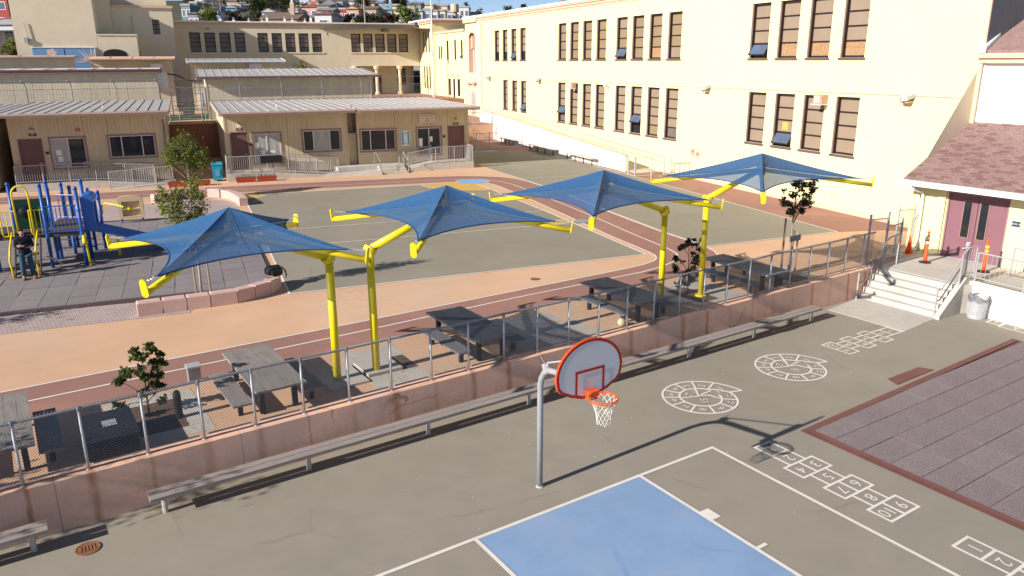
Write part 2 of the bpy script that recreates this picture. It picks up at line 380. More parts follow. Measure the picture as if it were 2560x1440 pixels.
def wallmat():
    "salmon retaining wall with rust runs below the fence posts, cracks and pale scuffs"
    m = M('salmon_wall', (.78, .48, .355), .92, .12, 1.6, .12, .35, .3, 40, fine=.08, finesc=30, tint=((.62, .44, .37), .5))
    cracks(m, (.20, .10, .075), .5, .008, .7)
    n = m.node_tree.nodes; L = m.node_tree.links; p = n['Principled BSDF']; src = p.inputs['Base Color'].links[0].from_socket
    tc = n.new('ShaderNodeTexCoord'); sp = n.new('ShaderNodeSeparateXYZ'); L.new(tc.outputs['Object'], sp.inputs[0])
    def ma(op, a, b=None, c=None):
        q = n.new('ShaderNodeMath'); q.operation = op
        for i, x in enumerate((a, b, c)):
            if x is None: continue
            if isinstance(x, (int, float)): q.inputs[i].default_value = x
            else: L.new(x, q.inputs[i])
        return q.outputs[0]
    nz = n.new('ShaderNodeTexNoise'); nz.inputs['Scale'].default_value = 7; nz.inputs['Detail'].default_value = 4
    mp = n.new('ShaderNodeMapping'); mp.inputs['Scale'].default_value = (1, 1, .35); L.new(tc.outputs['Object'], mp.inputs[0]); L.new(mp.outputs[0], nz.inputs['Vector'])
    x = ma('ADD', sp.outputs[0], ma('MULTIPLY', ma('SUBTRACT', nz.outputs['Fac'], .5), .10))
    k = ma('ROUND', ma('DIVIDE', x, .982)); d = ma('ABSOLUTE', ma('SUBTRACT', x, ma('MULTIPLY', k, .982)))
    wn = n.new('ShaderNodeTexWhiteNoise'); wn.noise_dimensions = '1D'; L.new(k, wn.inputs['W'])
    wid = ma('MULTIPLY_ADD', wn.outputs['Value'], .11, .035)
    s = n.new('ShaderNodeMapRange'); L.new(ma('DIVIDE', d, wid), s.inputs[0]); s.inputs[1].default_value = .2; s.inputs[2].default_value = 1.0; s.inputs[3].default_value = 1; s.inputs[4].default_value = 0
    wn2 = n.new('ShaderNodeTexWhiteNoise'); wn2.noise_dimensions = '1D'; L.new(ma('ADD', k, 31.7), wn2.inputs['W'])
    amt = n.new('ShaderNodeMapRange'); L.new(wn2.outputs['Value'], amt.inputs[0]); amt.inputs[1].default_value = .1; amt.inputs[2].default_value = .8; amt.inputs[3].default_value = .25; amt.inputs[4].default_value = .9
    f = ma('MULTIPLY', ma('MULTIPLY', s.outputs[0], amt.outputs[0]), ma('MULTIPLY_ADD', nz.outputs['Fac'], .9, .3))
    mx = n.new('ShaderNodeMix'); mx.data_type = 'RGBA'; L.new(f, mx.inputs[0]); L.new(src, mx.inputs[6]); mx.inputs[7].default_value = (.34, .10, .015, 1)
    L.new(mx.outputs[2], p.inputs['Base Color']); return m
mt['wall'] = wallmat()

TXT = {}
def _warm(txt):
    c = bpy.data.curves.new('t', 'FONT'); c.body = txt; c.size = 1; c.align_x = 'CENTER'; c.align_y = 'CENTER'; c.resolution_u = 3
    o = bpy.data.objects.new('t', c); COL.objects.link(o)
    dg = bpy.context.evaluated_depsgraph_get(); me = bpy.data.meshes.new_from_object(o.evaluated_get(dg))
    TXT[txt] = ([(v.co.x, v.co.y) for v in me.vertices], [tuple(f.vertices) for f in me.polygons])
    bpy.data.objects.remove(o); bpy.data.curves.remove(c); bpy.data.meshes.remove(me)
for _t in [str(k) for k in range(16)] + ['A', 'J', 'GUADALUPE', 'PRE', 'OUT', 'BLDG. A', '201', '202', '203']: _warm(_t)
def text_mesh(mb, txt, size, place):
    "letters as flat outlines; place(x, y) -> 3d point; text is centred on 0,0"
    V, P = TXT[txt]; i = len(mb.v)
    mb.v += [tuple(place(x * size, y * size)) for x, y in V]
    for f in P: mb.f.append(tuple(i + k for k in f)); mb.m.append(mb.cur)
    return mb
# ================================================================ GROUND
mb = MB(); mb.flat([(-1500, -300), (1500, -300), (1500, 1500), (-1500, 1500)], -.06)
ground(mb, 'ground', mt['concrete_d'], ID)
# ball court, one sheet in front of the retaining wall
mb = MB(); mb.flat([(-40, -30), (60, -30), (60, 3), (-40, -.5 + .0)], 0)
ground(mb, 'ball_court', mt['asphalt'], LF)
# upper yard: a raised deck of ground whose front edge is buried in the retaining wall
mb = MB()
p0 = lu(*wl(-40, .2)); p1 = lu(*wl(24.4, .2)); p2 = lu(26.6, 1.2); p3 = lu(32.5, 1.2)
mb.prism([p0, p1, p2, p3, (25.6, -2.4), (25.6, 60), (-45, 60), (-45, p0[1])], -.05, ZU)
ground(mb, 'upper_yard', mt['orange'], UF)
Z = lambda k: ZU + .004 * k
# brown strip along the long building and beyond the second court
mb = MB(); mb.flat([(22.15, .15), (24.2, -.35), (25.55, -1.6), (25.55, 49), (17, 49), (17, 33.3), (23.3, 33.3), (22.3, 5)], Z(1))
ground(mb, 'side_path', mt['brown'], UF)
# first (large) court with its lines
mb = MB(); mb.flat([(0, 0), (12.75, 0), (12.95, 9), (12.85, 19.45), (0.05, 19.9)], Z(1)); ground(mb, 'play_court', mt['court'], UF)
mb = MB(); mb.strip([(0, 0), (12.75, 0), (12.95, 9), (12.85, 19.45), (0.05, 19.9)], .07, Z(3), True)
mb.strip([(.03, 9.95), (12.9, 9.4)], .06, Z(3.2)); mb.strip([(.02, 6.6), (12.85, 6.25)], .06, Z(3.2)); ground(mb, 'court_lines', mt['white'], UF)
# ochre bases in the corners of the first court
def arc(cx, cy, r, t0, t1, n=14): return [(cx + r * math.cos(math.radians(t0 + (t1 - t0) * k / n)), cy + r * math.sin(math.radians(t0 + (t1 - t0) * k / n))) for k in range(n + 1)]
mb = MB(); mb.flat([(12.85, 19.4)] + arc(12.85, 19.45, 3.1, 180, 270), Z(2)); mb.flat([(0.06, 19.85)] + arc(.06, 19.85, 1.15, -90, -2), Z(2))
mb.flat([(12.8, 6.25)] + arc(12.8, 6.25, .95, 90, 190, 8), Z(2)); ground(mb, 'base_patch', mt['yellow_p'], UF)
mb = MB(); mb.strip(arc(12.85, 19.45, 3.1, 180, 270), .06, Z(3)); mb.strip(arc(.06, 19.85, 1.15, -90, -2), .05, Z(3)); ground(mb, 'base_lines', mt['white'], UF)
# running track: two brown lanes around the court
OUT = [(-40, 27.0), (-14, 24.7), (1, 23.45), (6.9, 22.85), (11.3, 22.45), (12.9, 22.1), (14.1, 21.5), (15.1, 20.7), (15.7, 19.7), (15.95, 18.3), (16.0, 15), (15.95, 12), (15.6, 7.9), (15.42, 3.1), (15.5, 1.2), (15.5, .2), (15.35, -.6), (15.0, -1.35), (14.5, -2.0), (13.8, -2.5), (12.8, -2.85), (7.6, -3.95), (1.7, -5.2), (-5.9, -6.95), (-25, -11.2)]
MID = [(-40, 25.6), (-14, 23.2), (1, 21.93), (6.9, 21.4), (10.9, 21.02), (12.1, 20.75), (13.2, 20.25), (14.0, 19.55), (14.5, 18.7), (14.7, 17.5), (14.68, 15), (14.6, 12), (14.42, 7.4), (14.12, 3.2), (14.05, 1.4), (14.0, .4), (13.85, -.35), (13.55, -.9), (13.1, -1.3), (12.3, -1.75), (11.3, -2.1), (6.2, -3.15), (.6, -4.5), (-6.5, -6.05), (-25, -10.2)]
INN = [(-40, 24.7), (-14, 22.3), (1, 21.0), (6.9, 20.45), (10.6, 20.05), (11.6, 19.95), (12.5, 19.75), (13.2, 19.35), (13.6, 18.7), (13.72, 17.5), (13.7, 15), (13.6, 12), (13.35, 7.4), (13.1, 3.2), (13.08, 1.4), (13.05, .3), (12.98, -.25), (12.8, -.65), (12.5, -.95), (11.9, -1.25), (11, -1.5), (6.35, -2.5), (.7, -3.7), (-6.75, -5.2), (-25, -9.2)]
mb = MB()
for k in range(len(OUT) - 1):
    mb.face([(*OUT[k], Z(1)), (*MID[k], Z(1)), (*MID[k + 1], Z(1)), (*OUT[k + 1], Z(1))]); mb.face([(*MID[k], Z(1)), (*INN[k], Z(1)), (*INN[k + 1], Z(1)), (*MID[k + 1], Z(1))])
for i in range(len(mb.f)): mb.f[i] = mb.f[i][::-1]
ground(mb, 'running_track', mt['brown'], UF)
mb = MB()
for P, w_ in ((OUT, .065), (MID, .065), (INN, .065)): mb.strip(P, w_, Z(3))
ground(mb, 'track_lines', mt['white'], UF)
mb = MB(); mb.flat([(12.95 + .95 * math.cos(t * math.pi / 14), 19.6 + .85 * math.sin(t * math.pi / 14)) for t in range(28)], Z(4)); ground(mb, 'blue_circle', mt['blue_c'], UF)
mb = MB(); mb.strip([(12.95 + .98 * math.cos(t * math.pi / 14), 19.6 + .88 * math.sin(t * math.pi / 14)) for t in range(28)], .05, Z(5), True); ground(mb, 'circle_line', mt['white'], UF)
# second court beside the long building
c2 = [(15.55, .18), (22.05, .18), (22.25, 5), (22.75, 18), (23.3, 33.2), (15.8, 34.2), (15.85, 25), (16.08, 16), (15.7, 8), (15.5, 3)]
mb = MB(); mb.flat(c2, Z(2)); ground(mb, 'side_court', mt['court'], UF)
mb = MB(); mb.strip(c2, .065, Z(4), True); mb.strip([(16.1, 19.5), (22.7, 19.0)], .05, Z(4.2)); ground(mb, 'side_court_lines', mt['white'], UF)
mb = MB(); mb.flat([(17.2, 33.7), (20.3, 33.7), (20.3, 34.9), (17.2, 34.9)], Z(3)); ground(mb, 'blue_strip', mt['blue_p'], UF)
# brick paving round the play area
mb = MB(); mb.flat([(-40, -.85), (-4.2, -.8), (-2.4, -.4), (-.25, .3), (-.2, 3), (-.5, 18), (-2.4, 20.3), (-4.6, 19.2), (-12, 20.1), (-40, 22)], Z(1)); ground(mb, 'brick_paving', mt['paver'], UF)
# visible pavers near the corner, each with a joint
mb = MB()
for i in range(-34, 16):
    for j in range(9):
        a = -8.0 + (i + 34) * .105 + (j % 2) * .052; b = -.80 + j * .205
        if b < .8 and a < -2.9: mb.box(a, a + .097, b, b + .195, Z(1), Z(1) + .006 + rng.random() * .003)
o = ground(mb, 'paver_course', mt['paver'], UF); o['kind'] = 'stuff'
# rubber safety tiles under the play set: every tile a piece of the mat
mat_l = MB(); mat_l.flat([(-30, .95), (-5.4, .95), (-.9, .75), (-.15, 2.2), (-.3, 13.9), (-4.2, 14.95), (-30, 17)], Z(2)); o = ground(mat_l, 'play_mat', mt['rubberdark'], UF)
ORG[o.name] = (0, 0, 0)
tm = MB(); tm.box(.006, .734, .006, .774, 0, .03); tme = tm.mesh('rubber_tile', mt['rubber'])
tm2 = MB(); tm2.box(.006, .734, .006, .774, 0, .03); tme2 = tm2.mesh('rubber_tile', M('grey_rubber_tile_pale', (.255, .226, .232), .95, .10, 1.2, .06, .5, .5, 90, fine=.35, finesc=45))
n_ = 0
for i in range(18):
    for j in range(17):
        a = -12.9 + i * .74 + (-.0) ; b = 1.35 + j * .78
        if a + .74 > -.25 - (b - 2) * .01 or b > 13.4 + (-a) * .16: continue
        if a < -9.6 and b < 6 or n_ > 292: continue
        t = bpy.data.objects.new('rubber_tile', rng.choice((tme, tme, tme2))); COL.objects.link(t); t.parent = o; t.location = (a, b, Z(2) + rng.uniform(-.012, .002)); n_ += 1
# drain covers on the orange
mb = MB()
mb.box(12.95, 13.75, 6.05, 6.75, ZU, Z(6))
for k in range(9): mb.box(13.0 + k * .08, 13.04 + k * .08, 6.1, 6.7, Z(6), Z(9))
single(mb, 'drain_cover', mt['galvd'], UF, (13.3, 6.4, ZU), 'square grey metal drain cover set in the orange strip beside the track', 'drain cover')
mb = MB(); mb.lathe((7.64, -1.46, ZU), [(.16, 0), (.16, .012), (.12, .016), (.12, .010)], 18)
single(mb, 'round_drain', mt['rust'], UF, (7.64, -1.46, ZU), 'small round drain lid on the orange ground in front of the large court', 'drain lid')

# ================================================================ BALL COURT MARKINGS
z1, z2, z3 = .004, .008, .012
mb = MB(); mb.flat([(5.22, -4.27), (8.99, -4.27), (8.99, -10.2), (5.22, -10.2)], z1); ground(mb, 'key_area', mt['blue_p'], LF)
mb = MB()
mb.strip([(-1.0, -4.27), (11.03, -4.27), (11.0, -16)], .075, z2)
mb.strip([(8.98, -4.27), (8.95, -10.2)], .075, z3); mb.strip([(5.24, -4.27), (5.22, -10.2)], .075, z3)
mb.flat([(9.0, -5.83), (9.21, -5.83), (9.21, -6.14), (9.0, -6.14)], z3 + .001)
mb.flat([(9.0, -7.09), (9.22, -7.09), (9.22, -7.16), (9.0, -7.16)], z3 + .001)
mb.flat([(9.0, -8.29), (9.22, -8.29), (9.22, -8.36), (9.0, -8.36)], z3 + .001)
ground(mb, 'ball_court_lines', mt['white'], LF)
CN_ = [0]
def cell(mb, x0, x1, y0, y1, w=.06):
    CN_[0] = (CN_[0] + 1) % 5; mb.strip([(x0, y0), (x1, y0), (x1, y1), (x0, y1)], w, z2 + .0006 * CN_[0], True)
def hopbig(name, a0, b0, upto=10):
    mb = MB(); s = .665; d = 0.0; n = 1
    rows = [(1,), (2,), (3, 4), (5,), (6, 7), (8,), (9, 10)]
    for r in rows:
        h = .37 if len(r) == 1 else .47
        h = .45
        for k, q in enumerate(r):
            if len(r) == 1: x0, x1 = a0 - .235, a0 + .235
            else: x0, x1 = (a0, a0 + .43) if k == 0 else (a0 - .43, a0)
            y1, y0 = b0 - d, b0 - d - h
            cell(mb, x0, x1, y0, y1, .055)
            cx, cy = (x0 + x1) / 2, (y0 + y1) / 2
            text_mesh(mb, str(q), .34, lambda x, y: (cx - x, cy - y, z3))
        d += h
    # the child hops away from the wall: figures read from there
    return ground(mb, name, mt['white'], LF)
hopbig('hopscotch_grid', 11.99, -4.77)
hopbig('hopscotch_grid', 11.97, -8.9)
# small hopscotch before the steps, hopped towards the camera
mb = MB(); d = 0
for r in [(1,), (2,), (3, 4), (5,), (6, 7), (8,), (9, 10)]:
    h = .415
    for k, q in enumerate(r):
        if len(r) == 1: y0, y1 = -2.42, -1.95
        else: y0, y1 = (-2.66, -2.22) if k == 0 else (-2.22, -1.78)
        x1, x0 = 21.12 - d, 21.12 - d - h
        cell(mb, x0, x1, y0, y1, .05); cx, cy = (x0 + x1) / 2, (y0 + y1) / 2
        text_mesh(mb, str(q), .33, lambda x, y: (cx - y, cy + x, z3))
    d += h
ground(mb, 'hopscotch_grid', mt['white'], LF)
# letter boxes at the right edge
mb = MB()
cell(mb, 24.1, 24.6, -3.76, -3.38, .05); text_mesh(mb, 'J', .3, lambda x, y: (24.33 - y, -3.57 + x, z3))
cell(mb, 23.98, 24.5, -4.62, -3.79, .05); text_mesh(mb, 'A', .3, lambda x, y: (24.2 - y, -4.2 + x, z3))
ground(mb, 'letter_boxes', mt['white'], LF)
def snail(cx, cy):
    mb = MB(); T0 = -14
    def pt(r, t): return (cx + r * math.cos(math.radians(T0 + t)), cy + r * math.sin(math.radians(T0 + t)))
    def ro(t): return .80 + .33 * math.exp(-t / 55.) + .02 + .08 * math.sin(math.radians(t * .5)) if t <= 360 else .50
    outer = [pt(ro(t), t) for t in range(0, 361, 6)]
    # second turn: tail line runs in to the first ring, then a smaller ring
    ri = lambda t: .80 + .02 - (.30 * min(1, t / 50.)) if t < 50 else .52 - .03 * (t - 50) / 310
    mb.strip(outer, .055, z2)
    inner = [pt(ro(360) - (ro(360) - .53) * min(1, t / 40.), t) for t in range(0, 41, 5)] + [pt(.53 - .05 * (t - 40) / 320, t) for t in range(46, 361, 6)]
    mb.strip(inner, .055, z2 + .0008)
    mb.strip([pt(ro(0), 0), pt(ro(360), 2)], .055, z2 + .0016)
    seam = [40, 72, 102, 132, 160, 190, 222, 258, 296, 330]
    for q in seam: mb.strip([pt(.52, q), pt(ro(q) - .01, q)], .05, z2 + .0024)
    # middle: 12, 13, 14 and the last round field
    mb.strip([pt(.50, 30), pt(.16, 60)], .05, z3); mb.strip([pt(.52, 75), pt(.07, 110)], .05, z3 + .001)
    mb.strip([pt(.47, 165), pt(.16, 150), pt(.09, 60), pt(.25, 8), pt(.33, -20), pt(.50, -30)], .05, z3 + .002)
    def num(s, r, t, sz, up=None):
        c = pt(r, t); u = math.radians(T0 + t + 90 if up is None else up); ux, uy = math.cos(u), math.sin(u)
        text_mesh(mb, s, sz, lambda x, y: (c[0] + uy * x + ux * y, c[1] - ux * x + uy * y, z3 + .004))
    mids = [21, 56, 87, 117, 146, 175, 206, 240, 277, 313, 346]
    for k, q in enumerate(mids): num(str(k + 1), .70 if k else .78, q, .25 if k < 9 else .20)
    num('12', .62, 372, .19); num('13', .33, 78, .2); num('14', .30, 128, .22); num('15', .22, 262, .26, 150)
    return ground(mb, 'number_snail', mt['white'], LF)
snail(12.72, -2.37); snail(16.1, -2.37)
# manhole lid and faint old paint
mb = MB(); mb.lathe((-.27, -.89, 0), [(.20, 0), (.20, .014), (.175, .018), (.17, .012), (.165, .012)], 28)
for k in range(5): mb.box(-.38 + k * .05, -.36 + k * .05, -.98, -.80, .010, .020)
single(mb, 'manhole_lid', mt['rust'], LF, (-.27, -.89, 0), 'rusty brown round manhole lid in the ball court ground at the lower left', 'manhole lid')
# red-edged rubber mat at the right
mb = MB()
edge = [(13.20, -4.80), (23.2, -4.54), (23.2, -14), (13.16, -14)]
mb.flat(edge, z1); o2 = ground(mb, 'fall_mat', mt['rubberedge'], LF); ORG[o2.name] = (0, 0, 0)
mb = MB(); mb.strip([(13.29, -14), (13.33, -4.93), (23.1, -4.68)], .15, .040); mb.strip([(13.22, -14), (13.26, -4.86), (23.1, -4.60)], .012, .020); e_ = part(mb, 'mat_border', mt['rubberedge'], o2)
mb = MB(); mb.prism([(17.3, -4.58), (17.42, -4.24), (18.84, -4.24), (19.0, -4.56)], .004, .02); part(mb, 'mat_step', mt['rubberedge'], o2)
t1m = MB(); t1m.box(.0015, 1.2185, .006, .624, 0, .03); r1 = t1m.mesh('rubber_tile', mt['rubber2'])
t2m = MB(); t2m.box(.0015, 1.2185, .006, .624, 0, .03); r2 = t2m.mesh('rubber_tile', M('purple_grey_rubber_tile_pale', (.252, .205, .208), .95, .08, 1.2, .06, .4, .5, 90, fine=.42, finesc=38))
for j in range(12):
    for i in range(8):
        t = bpy.data.objects.new('rubber_tile', rng.choice((r1, r1, r2))); COL.objects.link(t); t.parent = o2; t.location = (13.36 + i * 1.22, -5.5 - j * .632, rng.uniform(-.004, .004)); t.rotation_euler = (rng.uniform(-.001, .001), 0, 0)
# pad and litter specks on the court
mb = MB()
for k in range(60):
    a, b = rng.uniform(-1, 20), rng.uniform(-8, -.9); s_ = rng.uniform(.006, .016); mb.box(a, a + s_, b, b + s_ * .7, 0, .008)
o = ground(mb, 'litter_specks', mt['plaster'], LF); o['kind'] = 'stuff'
# ================================================================ BUILDINGS
def PA(A, sgn=1): return lambda u, z, d: (A + sgn * d, u, z)      # facade at a = A, u runs along b, d goes into the wall
def PB(B, sgn=1): return lambda u, z, d: (u, B + sgn * d, z)      # facade at b = B, u runs along a
def pbox(mb, P, u0, u1, z0, z1, d0, d1):
    p, q = P(u0, z0, d0), P(u1, z1, d1); lo = [min(x, y) for x, y in zip(p, q)]; hi = [max(x, y) for x, y in zip(p, q)]
    return mb.box(lo[0], hi[0], lo[1], hi[1], lo[2], hi[2])
def wall_open(mb, P, u0, u1, z0, z1, opens, depth, rev=1):
    "front sheet with true openings; the sides of the openings get material slot rev"
    us = sorted(set([u0, u1] + [x for o in opens for x in o[:2]])); zs = sorted(set([z0, z1] + [x for o in opens for x in o[2:4]]))
    for i in range(len(us) - 1):
        run = None
        for j in range(len(zs) - 1):
            cu_, cz = (us[i] + us[i + 1]) / 2, (zs[j] + zs[j + 1]) / 2
            hole = any(o[0] < cu_ < o[1] and o[2] < cz < o[3] for o in opens)
            if not hole:
                if run is None: run = zs[j]
            if hole or j == len(zs) - 2:
                top = zs[j] if hole else zs[j + 1]
                if run is not None and top > run: mb.face([P(us[i], run, 0), P(us[i + 1], run, 0), P(us[i + 1], top, 0), P(us[i], top, 0)])
                run = None
    c = mb.cur; mb.cur = rev
    for o in opens:
        a, b, lo, hi = o[:4]
        for (p, q) in (((a, lo), (a, hi)), ((b, lo), (b, hi)), ((a, lo), (b, lo)), ((a, hi), (b, hi))):
            mb.face([P(*p, 0), P(*q, 0), P(*q, depth), P(*p, depth)])
    mb.cur = c; return mb
PANES = {}
def window(parent, P, u0, u1, z0, z1, rows, depth=.2, fr='winframe', panes=None, sill='sill', vert=0, fw_=.07, opened=None, name='window'):
    "part window (the frame) > pane ..., sill, open_sash"
    mb = MB(); d0, d1 = depth, depth + .07
    df = d0 - min(.11, depth * .5); pbox(mb, P, u0, u0 + fw_, z0, z1, df, d1); pbox(mb, P, u1 - fw_, u1, z0, z1, df, d1)
    pbox(mb, P, u0 + fw_, u1 - fw_, z0, z0 + fw_ * 1.3, d0, d1); pbox(mb, P, u0 + fw_, u1 - fw_, z1 - fw_ * 1.2, z1, df, d1)
    zz = [z0 + fw_ * 1.3 + (z1 - z0 - fw_ * 2.5) * k / rows for k in range(rows + 1)]
    uu = [u0 + fw_ + (u1 - u0 - 2 * fw_) * k / (vert + 1) for k in range(vert + 2)]
    h = .036
    for z in zz[1:-1]: pbox(mb, P, u0 + fw_, u1 - fw_, z - h, z + h, d0 + .004, d1 - .004)
    for u in uu[1:-1]: pbox(mb, P, u - h * .8, u + h * .8, z0 + fw_ * 1.3, z1 - fw_ * 1.2, d0 + .008, d1 - .008)
    wn = part(mb, name, mt[fr], parent)
    for j in range(rows):
        for i in range(vert + 1):
            pm = panes[(j * (vert + 1) + i) % len(panes)] if isinstance(panes, (list, tuple)) else (panes or 'glass')
            b = MB(); pbox(b, P, uu[i] + .004, uu[i + 1] - .004, zz[j] + (h if j else .0), zz[j + 1] - (h if j < rows - 1 else .0), d0 + .03, d0 + .042); part(b, 'pane', mt[pm], wn)
    if sill:
        b = MB(); pbox(b, P, u0 - .06, u1 + .06, z0 - .10, z0 - .003, -.06, depth + .05); part(b, 'sill', mt[sill], wn)
    if opened is not None:
        j = opened; y0, y1 = zz[j], zz[j + 1]; out = (y1 - y0) * .62
        b = MB(); t = .05
        q = lambda u, s, o: P(u, y1 - (y1 - y0) * s * .92, d0 - out * s + o)
        def slab(ua, ub, sa, sb, o0, o1):
            b.ext([q(ua, sa, o0), q(ub, sa, o0), q(ub, sb, o0), q(ua, sb, o0)], Vector(P(0, 0, o1)) - Vector(P(0, 0, o0)))
        slab(u0 + fw_, u0 + fw_ + t, 0, 1, 0, .03); slab(u1 - fw_ - t, u1 - fw_, 0, 1, 0, .03); slab(u0 + fw_ + t, u1 - fw_ - t, .9, 1, 0, .03); slab(u0 + fw_ + t, u1 - fw_ - t, 0, .1, 0, .03)
        b.cur = 1; slab(u0 + fw_ + t, u1 - fw_ - t, .1, .9, .01, .02)
        me = b.mesh('open_sash', [mt[fr], mt['glassb']], ORG[_root(parent).name]); part(me, 'open_sash', None, wn)
    return wn

# ---- the long two-storey building on the right
FA = 25.4
LB = thing('school_building', 'long cream two-storey school building with four groups of tall brown windows per floor', 'building', UF, (FA, 20, ZU))
P = PA(FA)
up = [(s - 1.42, s, 7.86, 10.55) for s in (34.0, 31.92, 29.82, 27.70, 24.85, 22.78, 20.68, 18.55, 10.83, 8.72, 6.62, 4.5)] + [(s - 1.25, s, 7.84, 10.5) for s in (47.9, 45.85, 43.75, 41.7)]
lo = [(s - 1.38, s, 3.08, 6.12) for s in (33.97, 31.83, 29.72, 27.67, 24.77, 22.68, 20.59, 18.51)] + [(s - 1.38, s, 3.55, 6.15) for s in (10.6, 8.51, 6.5, 4.42)] + [(s - 1.22, s, 3.45, 6.08) for s in (45.8, 43.6, 41.55)]
mb = MB(); wall_open(mb, P, -2.55, 52.4, .85, 11.5, up + lo, .24)
part(mb.mesh('front_wall', [mt['stucco'], mt['reveal']], ORG[LB.name]), 'wall', None, LB)
b = MB(); b.face([(FA, -2.55, .85), (FA + 16, -2.55, .85), (FA + 16, -2.55, 7.9), (FA, -2.55, 7.9)]); part(b, 'end_wall', mt['tan_stucco'], LB)
b = MB(); b.box(FA + .06, FA + 16, -2.60, -2.45, 7.9, 12.0); part(b, 'end_wall_upper', mt['darkwall'], LB)  # upper end wall in dark grey, above the tan part
b = MB(); b.box(FA, FA + .05, -2.60, -2.552, .85, 12.0); part(b, 'corner_bead', mt['cornice'], LB)
b = MB(); b.box(FA + .3, FA + 14, -2.44, 56, 11.55, 11.9); part(b, 'roof', mt['roofedge'], LB)
for k, (z0, z1, o) in enumerate(((11.5, 11.62, .05), (11.622, 11.70, .11), (11.702, 11.80, .05), (11.802, 11.92, .14))):
    b = MB(); b.box(FA - o, FA + .28, -2.4, 52.4, z0, z1); part(b, 'cornice', mt['cornice'], LB)
b = MB(); b.box(FA - .20, FA + .6, -2.44, 52.6, 11.922, 12.10); part(b, 'parapet', mt['roofedge'], LB)
b = MB(); b.box(FA - .03, FA, -2.4, 18.8, .86, 1.12); part(b, 'plinth', mt['cornice'], LB)
blinds = ['blind', 'blind', 'blind', 'blind']
for k, o in enumerate(sorted(up, key=lambda q: q[0])):
    b0 = o[0]; pn = ['blind'] * 4; op = None
    if b0 < 12: pn = ['poster', 'blind2', 'blind2', 'blind2']
    if 9 < b0 < 10: op = 0; pn[0] = 'blind3'
    if 16.5 < b0 < 20: pn = ['poster' if b0 > 18 else 'blind2', 'blind', 'blind', 'blind']
    if 23 < b0 < 24: op = 0; pn[0] = 'blind3'; pn[3] = 'blind2'
    if b0 > 40: pn = ['glass', 'blind2', 'blind2', 'blind']; op = 0 if 42.3 < b0 < 43 else None
    window(LB, P, *o, 4, .2, panes=pn, opened=op)
for k, o in enumerate(sorted(lo, key=lambda q: q[0])):
    b0 = o[0]; r = 4 if (b0 < 12 or b0 > 40) else 5; pn = ['blind2'] * r; op = None
    if r == 5: pn[0] = rng.choice(['blind2', 'blind3', 'blind'])
    if 21 < b0 < 22: op = 1; pn[0] = 'glass'
    if 32 < b0 < 33: op = 1; pn[0] = 'blind3'
    if 7 < b0 < 7.5: op = 0; pn[0] = 'blind3'
    if 40 < b0 < 40.5: op = 0; pn[0] = 'glass'
    if b0 > 40: pn[1:] = ['blind2'] * 3
    wn = window(LB, P, *o, r, .2, panes=pn, opened=op)
    if 7 < b0 < 7.5:
        b = MB(); pbox(b, P, b0 + .5, b0 + .95, 4.35, 4.75, .20, .225); part(b, 'paper_sign', mt['yellow_p'], wn)
# end pilaster and the corner with the tall arched window
CB = thing('corner_block', 'cream corner block of the school with one tall arched window beside the flagpole', 'building', UF, (FA, 54, ZU))
arch = [(53.3 + 1.0 * (1 - math.cos(math.pi * k / 10)) , 10.0 + .55 * math.sin(math.pi * k / 10)) for k in range(11)]
mb = MB(); wall_open(mb, P, 52.4, 56.3, .85, 11.5, [(53.3, 55.3, 6.6, 10.55)], .5); part(mb.mesh('wall', [mt['stucco'], mt['reveal']], ORG[CB.name]), 'wall', None, CB)
mb = MB(); prof = [(53.3, 10.551)] + [(u, z) for u, z in arch] + [(55.3, 10.551)]
for k in range(10): mb.face([P(arch[k][0], arch[k][1], .004), P(arch[k + 1][0], arch[k + 1][1], .004), P(arch[k + 1][0], 10.552, .004), P(arch[k][0], 10.552, .004)])
part(mb, 'arch_head', mt['stucco'], CB)
mb = MB(); pbox(mb, P, 53.3, 55.3, 6.6, 10.55, .5, .52); part(mb, 'niche_back', mt['reveal'], CB)
window(CB, P, 53.5, 54.3, 6.7, 10.2, 5, .4, panes='glass', sill=None)
b = MB(); b.box(FA - .16, FA, 51.3, 52.38, .85, 11.5); part(b, 'pilaster', mt['tan_stucco'], CB)
b = MB(); b.box(FA - .22, FA + .3, 52.4, 56.4, 11.5, 11.9); b.box(FA + .3, FA + 14, 55, 56.4, 9, 11.9); part(b, 'cornice', mt['cornice'], CB)
b = MB(); b.box(FA - .26, FA + 10, 52.61, 56.5, 11.902, 12.10); part(b, 'parapet', mt['roofedge'], CB)
b = MB(); b.box(FA - .34, FA, 52.9, 55.6, 5.55, 5.8); b.ext([(FA - .3, 53.3, 5.55), (FA - .01, 53.3, 5.55), (FA - .01, 53.3, 5.1)], (0, .3, 0)); b.ext([(FA - .3, 54.9, 5.55), (FA - .01, 54.9, 5.55), (FA - .01, 54.9, 5.1)], (0, .3, 0)); part(b, 'ledge', mt['reveal'], CB)
b = MB(); b.ext([(FA - .02, 53.4, 2.4)] + [(FA - .02, 54.1 + .7 * math.cos(math.pi * (10 - k) / 10), 4.2 + .6 * math.sin(math.pi * k / 10)) for k in range(11)] + [(FA - .02, 54.8, 2.4)], (.03, 0, 0)); part(b, 'arched_door', mt['glassc'], CB)
